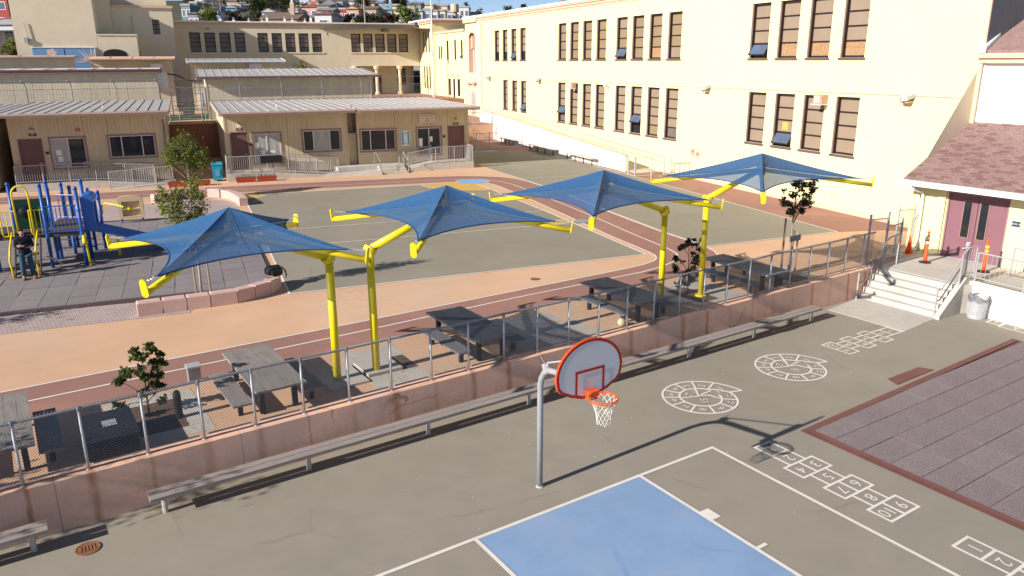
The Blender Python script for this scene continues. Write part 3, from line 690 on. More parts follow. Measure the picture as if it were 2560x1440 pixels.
# low wing behind it
LW = thing('low_wing', 'lower yellow school wing with narrow windows and three small arched ones, behind the corner block', 'building', UF, (FA, 61, 3.4))
wz = [(57.2, 57.8, 8.0, 9.9), (59.4, 60.0, 7.9, 10.0), (62.0, 62.7, 7.9, 9.95), (64.4, 64.9, 8.0, 9.4), (65.2, 65.7, 8.0, 9.4), (58.3, 59.2, 4.1, 5.9), (60.0, 60.7, 3.6, 5.9), (61.5, 62.3, 4.1, 5.9)]
mb = MB(); wall_open(mb, P, 56.3, 67, 2.2, 10.75, wz, .2); part(mb.mesh('wall', [mt['stucco'], mt['reveal']], ORG[LW.name]), 'wall', None, LW)
for k, o in enumerate(wz): window(LW, P, *o, 3, .14, panes='glass', sill=None, fw_=.05, opened=0 if k == 0 else None)
for k in (5, 6, 7):
    u = (wz[k][0] + wz[k][1]) / 2; b = MB(); n = 10
    b.path([(FA - .03, u + .55 * math.cos(math.pi * t / n), 5.92 + .5 * math.sin(math.pi * t / n)) for t in range(n + 1)], .06, 6); part(b, 'arch_trim', mt['reveal'], LW)
b = MB(); b.box(FA - .12, FA + 12, 56.52, 66.98, 10.75, 11.0); part(b, 'roof', mt['cornice'], LW)
# block at the end of the yard
TB = thing('end_block', 'cream end block with two rows of slim windows rising behind the flagpole', 'building', UF, (FA, 70, 3.4))
wz = [(s, s + .55, z0, z1) for s in (68.2, 69.4, 70.4) for z0, z1 in ((8.8, 11.2), (4.6, 7.2))]
mb = MB(); wall_open(mb, PA(FA - .3), 67, 72.4, 3.2, 12.0, wz, .2); part(mb.mesh('wall', [mt['stucco'], mt['reveal']], ORG[TB.name]), 'wall', None, TB)
for o in wz: window(TB, PA(FA - .3), *o, 4, .14, panes='glass', sill=None, fw_=.05)
b = MB(); b.face([(FA - .3, 67, 3.2), (FA + 12, 67, 3.2), (FA + 12, 67, 12.0), (FA - .3, 67, 12.0)]); part(b, 'front_wall', mt['stucco'], TB)
b = MB(); b.box(FA - .45, FA + 12.2, 66.85, 72.4, 12.0, 12.2); b.box(FA - .55, FA + 12.2, 66.75, 72.4, 12.202, 12.34); part(b, 'cornice', mt['cornice'], TB)
b = MB(); b.box(FA - .65, FA + 12.2, 66.6, 76, 12.342, 12.5); part(b, 'parapet', mt['roofedge'], TB)
# rear building across the yard
RB = thing('rear_building', 'long tan rear school building with three groups of dark windows and a columned porch', 'building', UF, (12, 72.5, 3.9))
BR = 72.5; PR = PB(BR)
ws = [(s, s + 1.12, 8.85, 10.93) for s in (-1.0, .55, 2.13, 3.7, 6.2, 7.73, 9.22, 10.72, 12.22, 16.75, 18.2, 19.65, 21.1, 22.52)]
mb = MB(); wall_open(mb, PR, -8, 25.1, 3.2, 11.75, ws + [(17.1, 25.1, 3.2, 7.25)], .22); part(mb.mesh('wall', [mt['tan_stucco'], mt['tan_stucco']], ORG[RB.name]), 'wall', None, RB)
for k, o in enumerate(ws):
    window(RB, PR, *o, 4, .14, panes=['blind3', 'blind3', 'blind3', 'blind2'] if k > 8 else ['glass', 'blind3', 'blind3', 'blind3'], sill=None, fw_=.08)
for g0, g1 in ((-1.2, 5), (6, 13.55), (16.55, 23.85)):
    b = MB(); b.box(g0, g1, BR - .07, BR, 8.70, 8.85); part(b, 'sill_course', mt['tan_stucco'], RB)
b = MB(); b.box(17.1, 25.1, BR + 3.2, BR + 3.3, 3.2, 7.3); b.box(17.0, 25.1, BR + .2, BR + 3.2, 7.26, 7.36); part(b, 'porch_back', mt['tan_stucco'], RB)
for s in (19.6, 22.45, 16.95):
    b = MB(); b.lathe((s, BR - .05, 3.9), [(.30, 0), (.30, .25), (.2, .3), (.17, 2.7), (.2, 2.9), (.33, 3.05), (.33, 3.34)], 14); part(b, 'column', mt['tan_stucco'], RB)
b = MB(); b.box(19.9, 20.9, BR + 3.1, BR + 3.2, 3.9, 6.1); part(b, 'porch_door', mt['door'], RB)
window(RB, PB(BR + 3.0), 23.0, 24.0, 4.9, 6.9, 2, .1, panes='glass', sill=None)
b = MB(); b.box(-8, 24.6, BR - .12, BR + .2, 11.752, 11.9); b.box(-8, 24.5, BR - .22, BR + .2, 11.902, 12.02); part(b, 'cornice', mt['cornice'], RB)
b = MB(); b.box(-8, 24.5, BR - .30, BR + 9, 12.022, 12.16); part(b, 'roof', mt['roofedge'], RB)
b = MB(); b.bar((.75, BR - .25, 11.35), (1.15, BR - .25, 11.30), .2, .16); part(b, 'wall_lamp', mt['galvd'], RB)
b = MB(); b.box(20.5, 21.2, BR - .5, BR - .003, 11.15, 11.4); part(b, 'wall_lamp', mt['galvd'], RB)
b = MB(); b.tube((13.9, BR - .04, 11.7), (13.9, BR - .04, 10.8), .025, n=6); part(b, 'pipe', mt['galvd'], RB)
# tower building at the upper left
TW = thing('tower_building', 'tall windowless tan stucco building with a recessed bay and a blue mural at its foot', 'building', UF, (-9, 60, 3.9))
mb = MB(); mb.prism([(-15.6, 60), (-9.1, 60), (-9.1, 63.2), (-7.9, 63.2), (-7.9, 75), (-15.6, 75)], 3.4, 14.4); part(mb, 'wall', mt['tan_stucco'], TW)
b = MB(); wall_open(b, PB(64), -7.88, -2.45, 3.4, 12.9, [(-4.36, -3.72, 10.45, 11.82)], .2); part(b.mesh('bay_wall', [mt['tan_stucco'], mt['tan_stucco']], ORG[TW.name]), 'bay_wall', None, TW)
window(TW, PB(64), -4.36, -3.72, 10.45, 11.82, 3, .05, panes='blind3', sill=None, vert=1, fw_=.045)
b = MB(); b.face([(-2.45, 64, 3.4), (-2.45, 75, 3.4), (-2.45, 75, 12.9), (-2.45, 64, 12.9)]); part(b, 'side_wall', mt['tan_stucco'], TW)
b = MB(); b.box(-7.88, -2.35, 63.85, 66, 12.902, 13.12); part(b, 'parapet', mt['cornice'], TW)
b = MB(); b.box(-7.88, -2.9, 66.4, 75, 12.6, 15); part(b, 'upper_wall', mt['tan_stucco'], TW)
b = MB(); b.prism([(-9.08, 60), (-5.75, 60), (-5.75, 63.98), (-9.08, 63.98)], 3.4, 10.2); part(b, 'porch_block', mt['tan_stucco'], TW)
b = MB(); b.box(-9.08, -5.68, 59.93, 63.98, 10.203, 10.33); part(b, 'porch_coping', mt['tan_stucco'], TW)
n = 12; ar = [(-8.75, 59.99, 7.6)] + [(-7.75 - 1.0 * math.cos(math.pi * k / n), 59.99, 8.55 + .45 * math.sin(math.pi * k / n)) for k in range(n + 1)] + [(-6.75, 59.99, 7.6)]
b = MB(); b.ext(ar, (0, -.02, 0)); part(b, 'arched_opening', mt['black'], TW)
for q in (62.0, 62.9):
    b = MB(); b.ext([(-5.75, q - .25, 7.8)] + [(-5.75, q - .25 * math.cos(math.pi * k / 6), 8.6 + .25 * math.sin(math.pi * k / 6)) for k in range(7)] + [(-5.75, q + .25, 7.8)], (.02, 0, 0)); part(b, 'arched_vent', mt['black'], TW)
b = MB(); b.path([(-6.1, 63.9, 10.33), (-6.1, 63.9, 12.0)], .04, 6); b.lathe((-6.1, 63.9, 12.0), [(.09, 0), (.09, .1)], 8); part(b, 'vent_pipe', mt['galv'], TW)
b = MB(); b.bar((-14.7, 59.9, 11.3), (-14.5, 59.9, 9.6), .05, .05); b.box(-14.9, -14.6, 59.75, 59.95, 9.5, 10.0); part(b, 'conduit', mt['galv'], TW)
mb = MB(); mb.box(-14.4, -9.4, 59.9, 59.985, 5.0, 9.1); mu = single(mb, 'mural_panel', mt['mural'], UF, (-12, 59.9, 5.0), 'blue painted mural board with flower and leaf shapes on the foot of the tan building', 'mural')
b = MB(); b.box(-14.45, -9.35, 59.86, 59.985, 9.1, 9.17); b.box(-9.4, -9.35, 59.86, 59.98, 5, 9.1); part(b, 'mural_frame', mt['plaster'], mu)
b = MB(); b.box(-11.9, -11.86, 59.885, 59.898, 5, 9.1); part(b, 'joint', mt['navy'], mu)
b = MB()
for k in range(5):
    a = 2 * math.pi * k / 5; b.ext([(-12.9 + .22 * math.cos(a) + .2 * math.cos(t * math.pi / 5), 59.895, 8.65 + .22 * math.sin(a) + .17 * math.sin(t * math.pi / 5)) for t in range(10)], (0, -.006 - .001 * k, 0))
part(b, 'painted_flower', mt['signpink'], mu)
b = MB()
for k in range(9):
    a = math.radians(55 + k * 16); r = .9 + .3 * (k % 3)
    b.ext([(-9.75, 59.895, 7.9), (-9.75 + r * .55 * math.cos(a - .08), 59.895, 7.9 + r * .55 * math.sin(a - .08)), (-9.75 + r * math.cos(a), 59.895, 7.9 + r * math.sin(a)), (-9.75 + r * .55 * math.cos(a + .08), 59.895, 7.9 + r * .55 * math.sin(a + .08))], (0, -.006 - .0008 * k, 0))
part(b, 'painted_leaves', mt['signpink'], mu)

# ---- portable classrooms
def siding(parent, P, u0, u1, z0, z1, opens, mat, pitch=.2, panel=1.22):
    u = u0
    while u < u1 - .01:
        e = min(u + panel, u1); mb = MB(); hi2 = MB(); x = u; full = not all(any(o[0] - .01 < c < o[1] + .01 for o in opens) for c in (u + .02, (u + e) / 2, e - .02))
        cuts = [c for c in sorted(set([c for o in opens for c in o[:2]])) if u < c < e]
        xs = []; 
        while x < e - .01: xs.append(x); x += pitch
        xs = sorted(xs + cuts) + [e]
        for i in range(len(xs) - 1):
            p, q = xs[i], xs[i + 1]
            if q - p < .01: continue
            m_ = (p + q) / 2; segs = [(z0, z1)]
            for o in opens:
                if o[0] < m_ < o[1]:
                    segs = [s for (lo_, hi_) in segs for s in ((lo_, min(hi_, o[2])), (max(lo_, o[3]), hi_)) if s[1] - s[0] > .01]
            for lo_, hi_ in segs:
                t_ = hi2 if (not full and hi_ > z1 - .01) else mb
                pbox(t_, P, p + .009, q - .009, lo_, hi_, 0, .03)
                pbox(t_, P, p - .009, p + .009, lo_, hi_, .015, .03)
        for q_ in (mb, hi2): 
            if q_.v: part(q_, 'siding_panel', mat, parent)
        u = e
def portable(label, a0, a1, b0, b1, zb, zt, oh=1.6, doors=(), wins=(), rise=.06, name='portable_classroom', sid='siding', trim='trim', rib=.55, group='portable classrooms', roofm='metalroof', oha=.3, fas='fascia', fh=.2):
    t = thing(name, label, 'building', UF, ((a0 + a1) / 2, b0, zb), group)
    Pf = PB(b0)
    opens = [(d[0], d[1], zb, d[2]) for d in doors] + [w[:4] for w in wins]
    siding(t, Pf, a0, a1, zb - .3, zt, opens, mt[sid])
    b = MB(); b.box(a0 + .031, a1 - .031, b0 + .2, b0 + .25, zb - .3, zt); part(b, 'inner_wall', mt['black'], t)
    for A, s in ((a0, 1), (a1, -1)):
        siding(t, PA(A, s), b0, b1, zb - .3, zt + .05, [], mt[sid], pitch=.3, panel=2.4)
    b = MB(); b.box(a0, a1, b1 - .04, b1, zb - .3, zt + rise); part(b, 'back_wall', mt[sid], t)
    for c in (a0, a1):
        b = MB(); b.box(c - .05, c + .05, b0 - .025, b0 + .05, zb - .3, zt); part(b, 'corner_trim', mt[sid], t)
    for d in doors:
        b = MB(); pbox(b, Pf, d[0] + .05, d[1] - .05, zb, d[2] - .05, .06, .11); dr = part(b, 'door', mt['door'], t)
        b = MB(); pbox(b, Pf, d[0], d[0] + .05, zb, d[2], -.02, .1); pbox(b, Pf, d[1] - .05, d[1], zb, d[2], -.02, .1); pbox(b, Pf, d[0] + .05, d[1] - .05, d[2] - .05, d[2], -.02, .1); part(b, 'door_frame', mt[trim], dr)
        b = MB(); b.tube(Pf(d[1] - .16, zb + .95, .0), Pf(d[1] - .16, zb + .95, .06), .03, n=8); b.bar(Pf(d[1] - .17, zb + .95, .0), Pf(d[1] - .32, zb + .95, .0), .025, .03); part(b, 'handle', mt['galv'], dr)
        b = MB(); pbox(b, Pf, d[0] - .12, d[0] - .0, zb - .05, zb, -.02, .0)
    for w_ in wins:
        u0, u1, z0, z1, cuts, mats = w_
        b = MB(); tw = .10
        for q in ((u0 - tw, u0, z0 - tw, z1 + tw), (u1, u1 + tw, z0 - tw, z1 + tw), (u0, u1, z0 - tw, z0), (u0, u1, z1, z1 + tw)): pbox(b, Pf, *q, -.03, .12)
        wn = part(b, 'window', mt[trim], t)
        b = MB(); f = .045
        for q in ((u0, u0 + f, z0, z1), (u1 - f, u1, z0, z1), (u0 + f, u1 - f, z0, z0 + f), (u0 + f, u1 - f, z1 - f, z1)): pbox(b, Pf, *q, .02, .09)
        uu = [u0 + f] + [u0 + (u1 - u0) * c for c in cuts] + [u1 - f]
        for u in uu[1:-1]: pbox(b, Pf, u - .025, u + .025, z0 + f, z1 - f, .022, .088)
        part(b, 'frame', mt['wframe'], wn)
        for i in range(len(uu) - 1):
            b = MB(); pbox(b, Pf, uu[i], uu[i + 1], z0 + f, z1 - f, .05, .06); part(b, 'pane', mt[mats[i % len(mats)]], wn)
    # roof of ribbed sheets
    ra0, ra1 = a0 - oha, a1 + oha; rb0, rb1 = b0 - oh, b1 + .3; n_ = max(1, round((ra1 - ra0) / rib)); st = (ra1 - ra0) / n_
    zf = zt + .12; zk = zf + rise
    for i in range(n_):
        b = MB(); x0, x1 = ra0 + i * st, ra0 + (i + 1) * st
        b.ext([(x0, rb0, zf), (x1, rb0, zf), (x1, rb1, zk), (x0, rb1, zk)], (0, 0, .05))
        b.ext([(x0, rb0 + .01, zf + .051), (x0 + .05, rb0 + .01, zf + .051), (x0 + .05, rb1, zk + .051), (x0, rb1, zk + .051)], (0, 0, .035)); part(b, 'roof_sheet', mt[roofm], t)
    b = MB(); b.box(ra0, ra1, rb0 - .05, rb0 - .003, zf - fh + .05, zf + .06); part(b, 'fascia', mt[fas], t)
    b = MB(); b.box(ra0, ra1, rb0 - .11, rb0 - .053, zf - .02, zf + .075); part(b, 'gutter', mt[fas], t)
    for A in (ra0 - .04, ra1): 
        b = MB(); b.ext([(A, rb0, zf - fh + .05), (A + .04, rb0, zf - fh + .05), (A + .04, rb1, zk - fh + .05), (A, rb1, zk - fh + .05)], (0, 0, fh + .04)); part(b, 'barge_board', mt[fas], t)
    return t
zd = 1.40
P1 = portable('left tan portable classroom behind the play set, brown door at its left end', -11.45, -3.55, 27, 38.4, zd, 5.0, doors=[(-11.15, -9.95, 3.75)], wins=[(-9.55, -7.85, 2.05, 3.7, (.5,), ('glassc', 'glass')), (-6.6, -4.2, 2.5, 3.72, (.27, .72), ('glass', 'glass', 'glass'))])
P2 = portable('middle tan portable classroom with curtained window and a diagonal shadow across its front', -.25, 7.1, 27, 38.4, zd, 4.78, doors=[(.0, 1.05, 3.72)], wins=[(1.32, 2.95, 1.75, 3.55, (.5,), ('glassc', 'glassc')), (4.35, 6.65, 2.35, 3.62, (.27, .72), ('glass', 'glassc', 'glass'))])
P3 = portable('right tan portable classroom carrying the pink name board, brown door at its right end', 7.8, 15.3, 27, 38.4, zd, 4.74, doors=[(13.85, 15.05, 3.62)], wins=[(8.0, 10.25, 2.2, 3.52, (.27, .72), ('glass', 'glass', 'glass')), (11.75, 13.35, 1.75, 3.52, (.5,), ('glass', 'glass'))])
for pt_, s in ((P1, -11), (P2, .25), (P3, 15)):
    b = MB()
# papers in the windows, number plates, lamps: flat pieces fixed to their own classroom
def fix(t, name, mat, u0, u1, z0, z1, d0, d1, P=PB(27)): b = MB(); pbox(b, P, u0, u1, z0, z1, d0, d1); return part(b, name, mt[mat], t)
fix(P1, 'paper_notice', 'plaster', -9.35, -9.1, 2.75, 3.05, .035, .045); fix(P1, 'paper_notice', 'plaster', -9.3, -9.06, 2.4, 2.68, .035, .045)
fix(P2, 'paper_notice', 'plaster', 1.42, 1.65, 2.65, 3.0, .035, .045); fix(P2, 'paper_notice', 'plaster', 1.75, 2.05, 2.25, 2.55, .035, .045); fix(P2, 'paper_notice', 'plaster', 2.3, 2.6, 2.2, 2.5, .035, .045)
fix(P3, 'paper_notice', 'plaster', 11.85, 12.1, 2.3, 2.85, .035, .045); fix(P3, 'paper_notice', 'plaster', 12.62, 12.8, 2.6, 2.95, .035, .045)
for t, u, z, s, u2 in ((P1, -10.35, 3.95, '201', -9.78), (P2, .6, 3.86, '202', 1.17), (P3, 14.45, 3.74, '203', 13.6)):
    q = fix(t, 'number_plate', 'ink', u - .19, u + .19, z - .07, z + .07, -.03, .0); b = MB(); text_mesh(b, s, .13, lambda x, y: (u + x, 27 - .032, z + y)); part(b, 'number', mt['plaster'], q)
    fix(t, 'door_plaque', 'ink', u2 - .09, u2 + .09, 2.85, 3.0, -.03, .0)
    b = MB(); b.lathe((u + .0, 26.93, z + .28), [(.05, 0), (.10, .03), (.07, .1), (.0, .12)], 10); part(b, 'wall_lamp', mt['galvd'], t)
fix(P1, 'alarm_bell', 'inkred', -8.2, -7.98, 4.05, 4.22, -.08, .0)
fix(P2, 'flood_lamp', 'acunit', .48, .62, 3.98, 4.2, -.3, -.06)
b = MB(); b.tube((3.1, 29, 4.7), (3.1, 29, 5.15), .045, n=8); part(b, 'roof_vent', mt['acunit'], P2)
b = MB(); b.tube((-6.9, 30, 4.8), (-6.9, 30, 5.3), .045, n=8); part(b, 'roof_vent', mt['acunit'], P1)
b = MB(); b.path([(-3.62, 26.35, 4.6), (-3.6, 26.9, 4.3), (-3.6, 26.9, 1.2)], .045, 8); part(b, 'downpipe', mt['roofdark'], P1)
# name board
nb = MB(); nb.box(11.9, 12.98, 26.93, 26.965, 3.93, 4.42); nbo = single(nb, 'name_board', mt['signpink'], UF, (12.44, 26.95, 3.93), 'pale pink lettered name board high on the right portable', 'sign')
b = MB(); text_mesh(b, 'GUADALUPE', .155, lambda x, y: (12.44 + x, 26.927, 4.31 + y)); text_mesh(b, 'PRE', .125, lambda x, y: (12.14 + x, 26.927, 4.15 + y)); text_mesh(b, 'OUT', .125, lambda x, y: (12.76 + x, 26.927, 4.15 + y)); part(b, 'lettering', mt['inkred'], nbo)
b = MB(); 
for s in (-1, 1): b.face([(12.44, 26.926, 3.99), (12.44 + s * .13, 26.926, 4.07), (12.44 + s * .115, 26.926, 4.02), (12.44 + s * .06, 26.926, 3.975)])
b.ext([(12.44 + .05 * math.cos(t * math.pi / 5), 26.926, 4.14 + .045 * math.sin(t * math.pi / 5)) for t in range(10)], (0, .002, 0)); part(b, 'winged_mark', mt['ink'], nbo)
# tall banner beside the window
nb = MB(); nb.box(10.62, 11.22, 26.94, 26.965, 2.42, 3.42); bn = single(nb, 'wall_banner', mt['plaster'], UF, (10.9, 26.95, 2.42), 'blue and white upright banner with a white figure shape on the right portable', 'banner')
b = MB(); b.box(10.67, 10.80, 26.93, 26.939, 2.48, 3.36); b.box(11.05, 11.17, 26.93, 26.939, 2.48, 3.36); part(b, 'blue_stripe', mt['poblue'], bn)
b = MB(); b.ext([(10.92 + .14 * math.cos(t * math.pi / 6), 26.929, 2.95 + .16 * math.sin(t * math.pi / 6)) for t in range(12)], (0, .009, 0)); part(b, 'white_figure', mt['plaster'], bn)
b = MB(); b.box(10.87, 10.98, 26.928, 26.938, 3.18, 3.27); b.box(10.86, 10.98, 26.928, 26.938, 2.55, 2.60); part(b, 'red_print', mt['inkred'], bn)
# narrow infill between the two right classrooms
b = MB(); b.box(7.16, 7.74, 27.3, 27.4, .9, 3.35); b.box(7.16, 7.74, 27.9, 28, .9, 4.6); single(b, 'infill_screen', mt['siding'], UF, (7.45, 27.3, .9), 'narrow tan screen closing the gap between the two right portables', 'screen')
b = MB(); b.tube((7.42, 26.6, 3.3), (7.40, 26.6, 5.15), .022, n=6); single(b, 'antenna_rod', mt['black'], UF, (7.42, 26.6, 3.3), 'thin black rod rising from the gap between the right portables', 'rod')
# portable at the far left edge
P0 = portable('dark-sided portable classroom cut off by the left edge, behind the play set', -21, -12.3, 26.2, 38.4, zd, 4.9, doors=[], wins=[])
# terrace behind the portables with its retaining walls
mb = MB(); mb.prism([(-45, 39.2), (16.8, 39.2), (16.8, 57), (-45, 57)], .5, 3.45); ground(mb, 'upper_terrace', mt['concrete_d'], UF)
mb = MB(); mb.prism([(-60, 57.003), (26, 57.003), (26, 90), (-60, 90)], .5, 3.92); ground(mb, 'rear_terrace', mt['brown'], UF)
mb = MB(); mb.flat([(-4, 39.5), (0, 39.5), (0, 56), (-4, 56)], 3.456); mb.flat([(12.5, 44), (16.7, 44), (16.7, 56.9), (12.5, 56.9)], 3.456); ground(mb, 'terrace_path', mt['orange'], UF)
mb = MB(); mb.flat([(13.4, 46), (14.8, 46), (14.8, 47.2), (13.4, 47.2)], 3.46); ground(mb, 'blue_game_square', mt['blue_p'], UF)
b = MB(); b.box(-3.5, -.28, 38.9, 39.19, .9, 3.43); single(b, 'terrace_wall', M('brick_red_wall', (.34, .15, .10), .9, .1, 2), UF, (-2, 39, .9), 'brick-red retaining wall in the shaded gap between the left and middle portables', 'wall')
b = MB(); b.box(-3.5, -.28, 38.8, 39.25, 3.432, 3.62); single(b, 'wall_coping', mt['orange'], UF, (-2, 39, 3.43), 'orange coping on the red wall between the left and middle portables', 'coping')
# second and third rows on the terrace
portable('long pale portable with flat brown roof edge, second row at the left', -22, -4.05, 42.5, 48.5, 3.6, 7.15, oh=.25, name='portable_block', sid='siding2', rise=.05, rib=1.6, group='second row of portables', roofm='roofedge', fas='roofdark', fh=.3)
portable('long pale portable with ribbed white roof, second row in the middle', -.6, 12.2, 42.5, 48.2, 3.6, 6.55, oh=.6, name='portable_block', sid='siding2', rise=.5, rib=.62, group='second row of portables', oha=.6, fas='roofdark', fh=.18)
P31 = portable('third-row portable with pinkish flat roof under the blue mural', -21, -10.9, 55, 56.9, 3.6, 8.15, oh=.3, name='portable_hut', sid='siding2', rise=.1, rib=2, group='third row of huts', roofm='cornice', fas='fascia')
P32 = portable('third-row hut with tan overhanging roof before the arched opening', -9.4, -3.0, 55, 56.9, 3.6, 7.95, oh=1.4, name='portable_hut', sid='siding2', rise=.2, rib=2, group='third row of huts', roofm='cornice', fas='cornice', fh=.15)
P33 = portable('third-row hut with white ribbed roof below the rear building windows', -1.4, 6.5, 54.5, 56.9, 3.6, 7.7, oh=.9, name='portable_hut', sid='siding2', rise=.25, rib=.7, group='third row of huts', roofm='galv', fas='gutter', fh=.15)
fix(P33, 'clerestory_window', 'black', -.5, 2.1, 6.8, 7.05, -.04, .0, PB(54.5))
for t, u0, u1, z0, z1, B in ((P32, -4.7, -3.75, 6.4, 7.7, 55), (P33, 3.6, 4.7, 6.4, 7.65, 54.5), (P33, -.9, .3, 3.7, 5.2, 54.5)):
    b = MB(); b.box(u0, u1, B - .5, B - .035, z0, z1); ac = part(b, 'air_unit', mt['acunit'], t); b = MB(); b.box(u0 + .1, u1 - .1, B - .52, B - .503, z0 + .1, z0 + .5); part(b, 'grille', mt['galv'], ac)
b = MB(); b.box(-4.0, -3.3, 42.9, 43.5, 5.9, 7.05); single(b, 'air_unit_box', mt['acunit'], UF, (-3.6, 43, 5.9), 'pale blue-grey air unit on the end of the long second-row portable', 'air unit')
b = MB(); b.path([(-3.3, 43.2, 6.95), (-2.6, 43.3, 6.85), (-2.0, 43.3, 6.5), (-1.4, 43.2, 6.4), (-.9, 43, 6.4)], .05, 8); single(b, 'sagging_cable', mt['black'], UF, (-2, 43.2, 6.4), 'thick black cable sagging between the second-row portables', 'cable')
# ================================================================ DOOR WING at the right edge
DA = 27.6; PD = PA(DA)
DW = thing('door_wing', 'low yellow entrance wing with maroon double doors under a brown shingled roof', 'building', LF, (DA, -1, ZU))
mb = MB(); wall_open(mb, PD, -9, 1.32, .6, 3.62, [(-1.95, .12, ZU, 3.28)], .12); part(mb.mesh('wall', [mt['stucco'], mt['stucco']], ORG[DW.name]), 'wall', None, DW)
b = MB(); b.box(DA - .10, DA, .16, .42, ZU, 3.4); part(b, 'pilaster', mt['stucco'], DW)
b = MB(); b.box(DA - .04, DA + 3.5, 1.32, 1.40, .6, 3.62); part(b, 'side_wall', mt['stucco'], DW)
for k, (u0, u1) in enumerate(((-.905, .06), (-1.90, -.925))):
    b = MB(); pbox(b, PD, u0, u1, ZU + .02, 3.22, .06, .11)
    d = part(b, 'door', mt['mdoor'], DW)
    b = MB(); c0 = u0 + .20 if k == 0 else u0 + .50; c0 = (-.72, -.52)[0] if k == 0 else -1.28
    pbox(b, PD, c0, c0 + .26, 1.72, 3.0, .04, .058); pn = part(b, 'pane', mt['glass'], d)
    b = MB()
    for q in ((c0 - .03, c0, 1.69, 3.03), (c0 + .26, c0 + .29, 1.69, 3.03), (c0, c0 + .26, 1.69, 1.72), (c0, c0 + .26, 3.0, 3.03)): pbox(b, PD, *q, .03, .06)
    part(b, 'pane_frame', mt['trim'], d)
    if k == 0:
        b = MB(); pbox(b, PD, -.88, -.74, 1.28, 1.58, .03, .06); b.lathe((DA - .0, -.81, 1.5), [(.02, -.08), (.07, -.04), (.07, .04), (.02, .08)], 10); b.bar(PD(-.81, 1.38, -.04), PD(-.66, 1.33, -.04), .03, .04); part(b, 'handle', mt['galv'], d)
b = MB()
for q in ((-1.95, -1.90, ZU, 3.28), (.06, .12, ZU, 3.28), (-1.90, .06, 3.22, 3.28)): pbox(b, PD, *q, .0, .12)
part(b, 'door_frame', mt['trim'], DW)
b = MB(); pbox(b, PD, -1.9, .06, ZU, ZU + .02, -.05, .1); part(b, 'threshold', mt['galv'], DW)
b = MB(); pbox(b, PD, -2.36, -2.10, 2.38, 2.56, -.02, -.001); pl = part(b, 'building_plaque', mt['navy'], DW)
b = MB(); text_mesh(b, 'BLDG. A', .072, lambda x, y: (DA - .024, -2.23 - x, 2.47 + y)); part(b, 'lettering', mt['plaster'], pl)
b = MB(); b.box(DA - .18, DA - .002, -2.75, -2.46, 3.05, 3.3); part(b, 'wall_speaker', mt['reveal'], DW)
b = MB(); b.path([(26.95, 1.08, 3.42), (26.95, 1.08, 3.25), (27.42, .98, 3.15), (27.5, .98, 3.0), (27.5, .98, ZU + .12), (27.35, .98, ZU + .03)], .055, 10); part(b, 'downpipe', mt['gutter'], DW)
# shingle roof: courses of single tabs over a deck
r0, r1, zr0, zr1 = 26.85, 31.0, 3.56, 5.48; sl_ = (zr1 - zr0) / (r1 - r0)
b = MB(); b.ext([(r0, 1.50, zr0 - .02), (r0, -9, zr0 - .02), (r1, -9, zr1 - .02), (r1, 1.50, zr1 - .02)], (0, 0, -.10)); part(b, 'roof_deck', mt['roofdark'], DW)
expo = .145; run = math.hypot(r1 - r0, zr1 - zr0); nC = int(run / expo); cosr, sinr = (r1 - r0) / run, (zr1 - zr0) / run
tab = []
for c in range(nC):
    off = (c % 2) * .16 + rng.uniform(-.03, .03); u = 1.5
    x = u - off if off > .05 else u
    edges = [u] + ([x] if x < u - .02 else [])
    while edges[-1] > -9: edges.append(max(-9, edges[-1] - .33))
    for i in range(len(edges) - 1): tab.append((c, edges[i + 1], edges[i]))
tab.sort(key=lambda t: abs(t[2] + .4) + t[0] * .05)
def tabbox(mb, c, u0, u1, j):
    s0 = c * expo; s1 = s0 + expo * 1.1
    pt = lambda s, n_: (r0 + s * cosr - n_ * sinr, zr0 + s * sinr + n_ * cosr)
    lo_ = pt(s0, .018 + j); hi_ = pt(s1, .004); lb = pt(s0, 0)
    e = .004
    mb.face([(lo_[0], u1 - e, lo_[1]), (lo_[0], u0 + e, lo_[1]), (hi_[0], u0 + e, hi_[1]), (hi_[0], u1 - e, hi_[1])])
    mb.face([(lb[0], u1 - e, lb[1]), (lb[0], u0 + e, lb[1]), (lo_[0], u0 + e, lo_[1]), (lo_[0], u1 - e, lo_[1])])
rest = MB()
smats = [mt['shingle'], mt['shingle2'], mt['shingle'], M('brown_shingle_dark', (.215, .125, .115), .95, .14, 3, .06, .6, .4, 60, fine=.22, finesc=16)]
for k, (c, u0, u1) in enumerate(tab):
    if k < 290: q = MB(); tabbox(q, c, u0, u1, rng.uniform(0, .006)); part(q, 'shingle', rng.choice(smats), DW)
    else: rest.cur = rng.randrange(4); tabbox(rest, c, u0, u1, rng.uniform(0, .006))
part(rest.mesh('shingle_rows', smats, ORG[DW.name]), 'shingle_rows', None, DW, kind='stuff')
b = MB(); b.box(r0 - .13, r0 - .005, -9, 1.62, zr0 - .14, zr0 + .03); part(b, 'gutter', mt['gutter'], DW)
b = MB(); b.box(r0 - .16, r0 - .02, -9, 1.64, zr0 + .031, zr0 + .055); part(b, 'gutter_lip', mt['gutter'], DW)
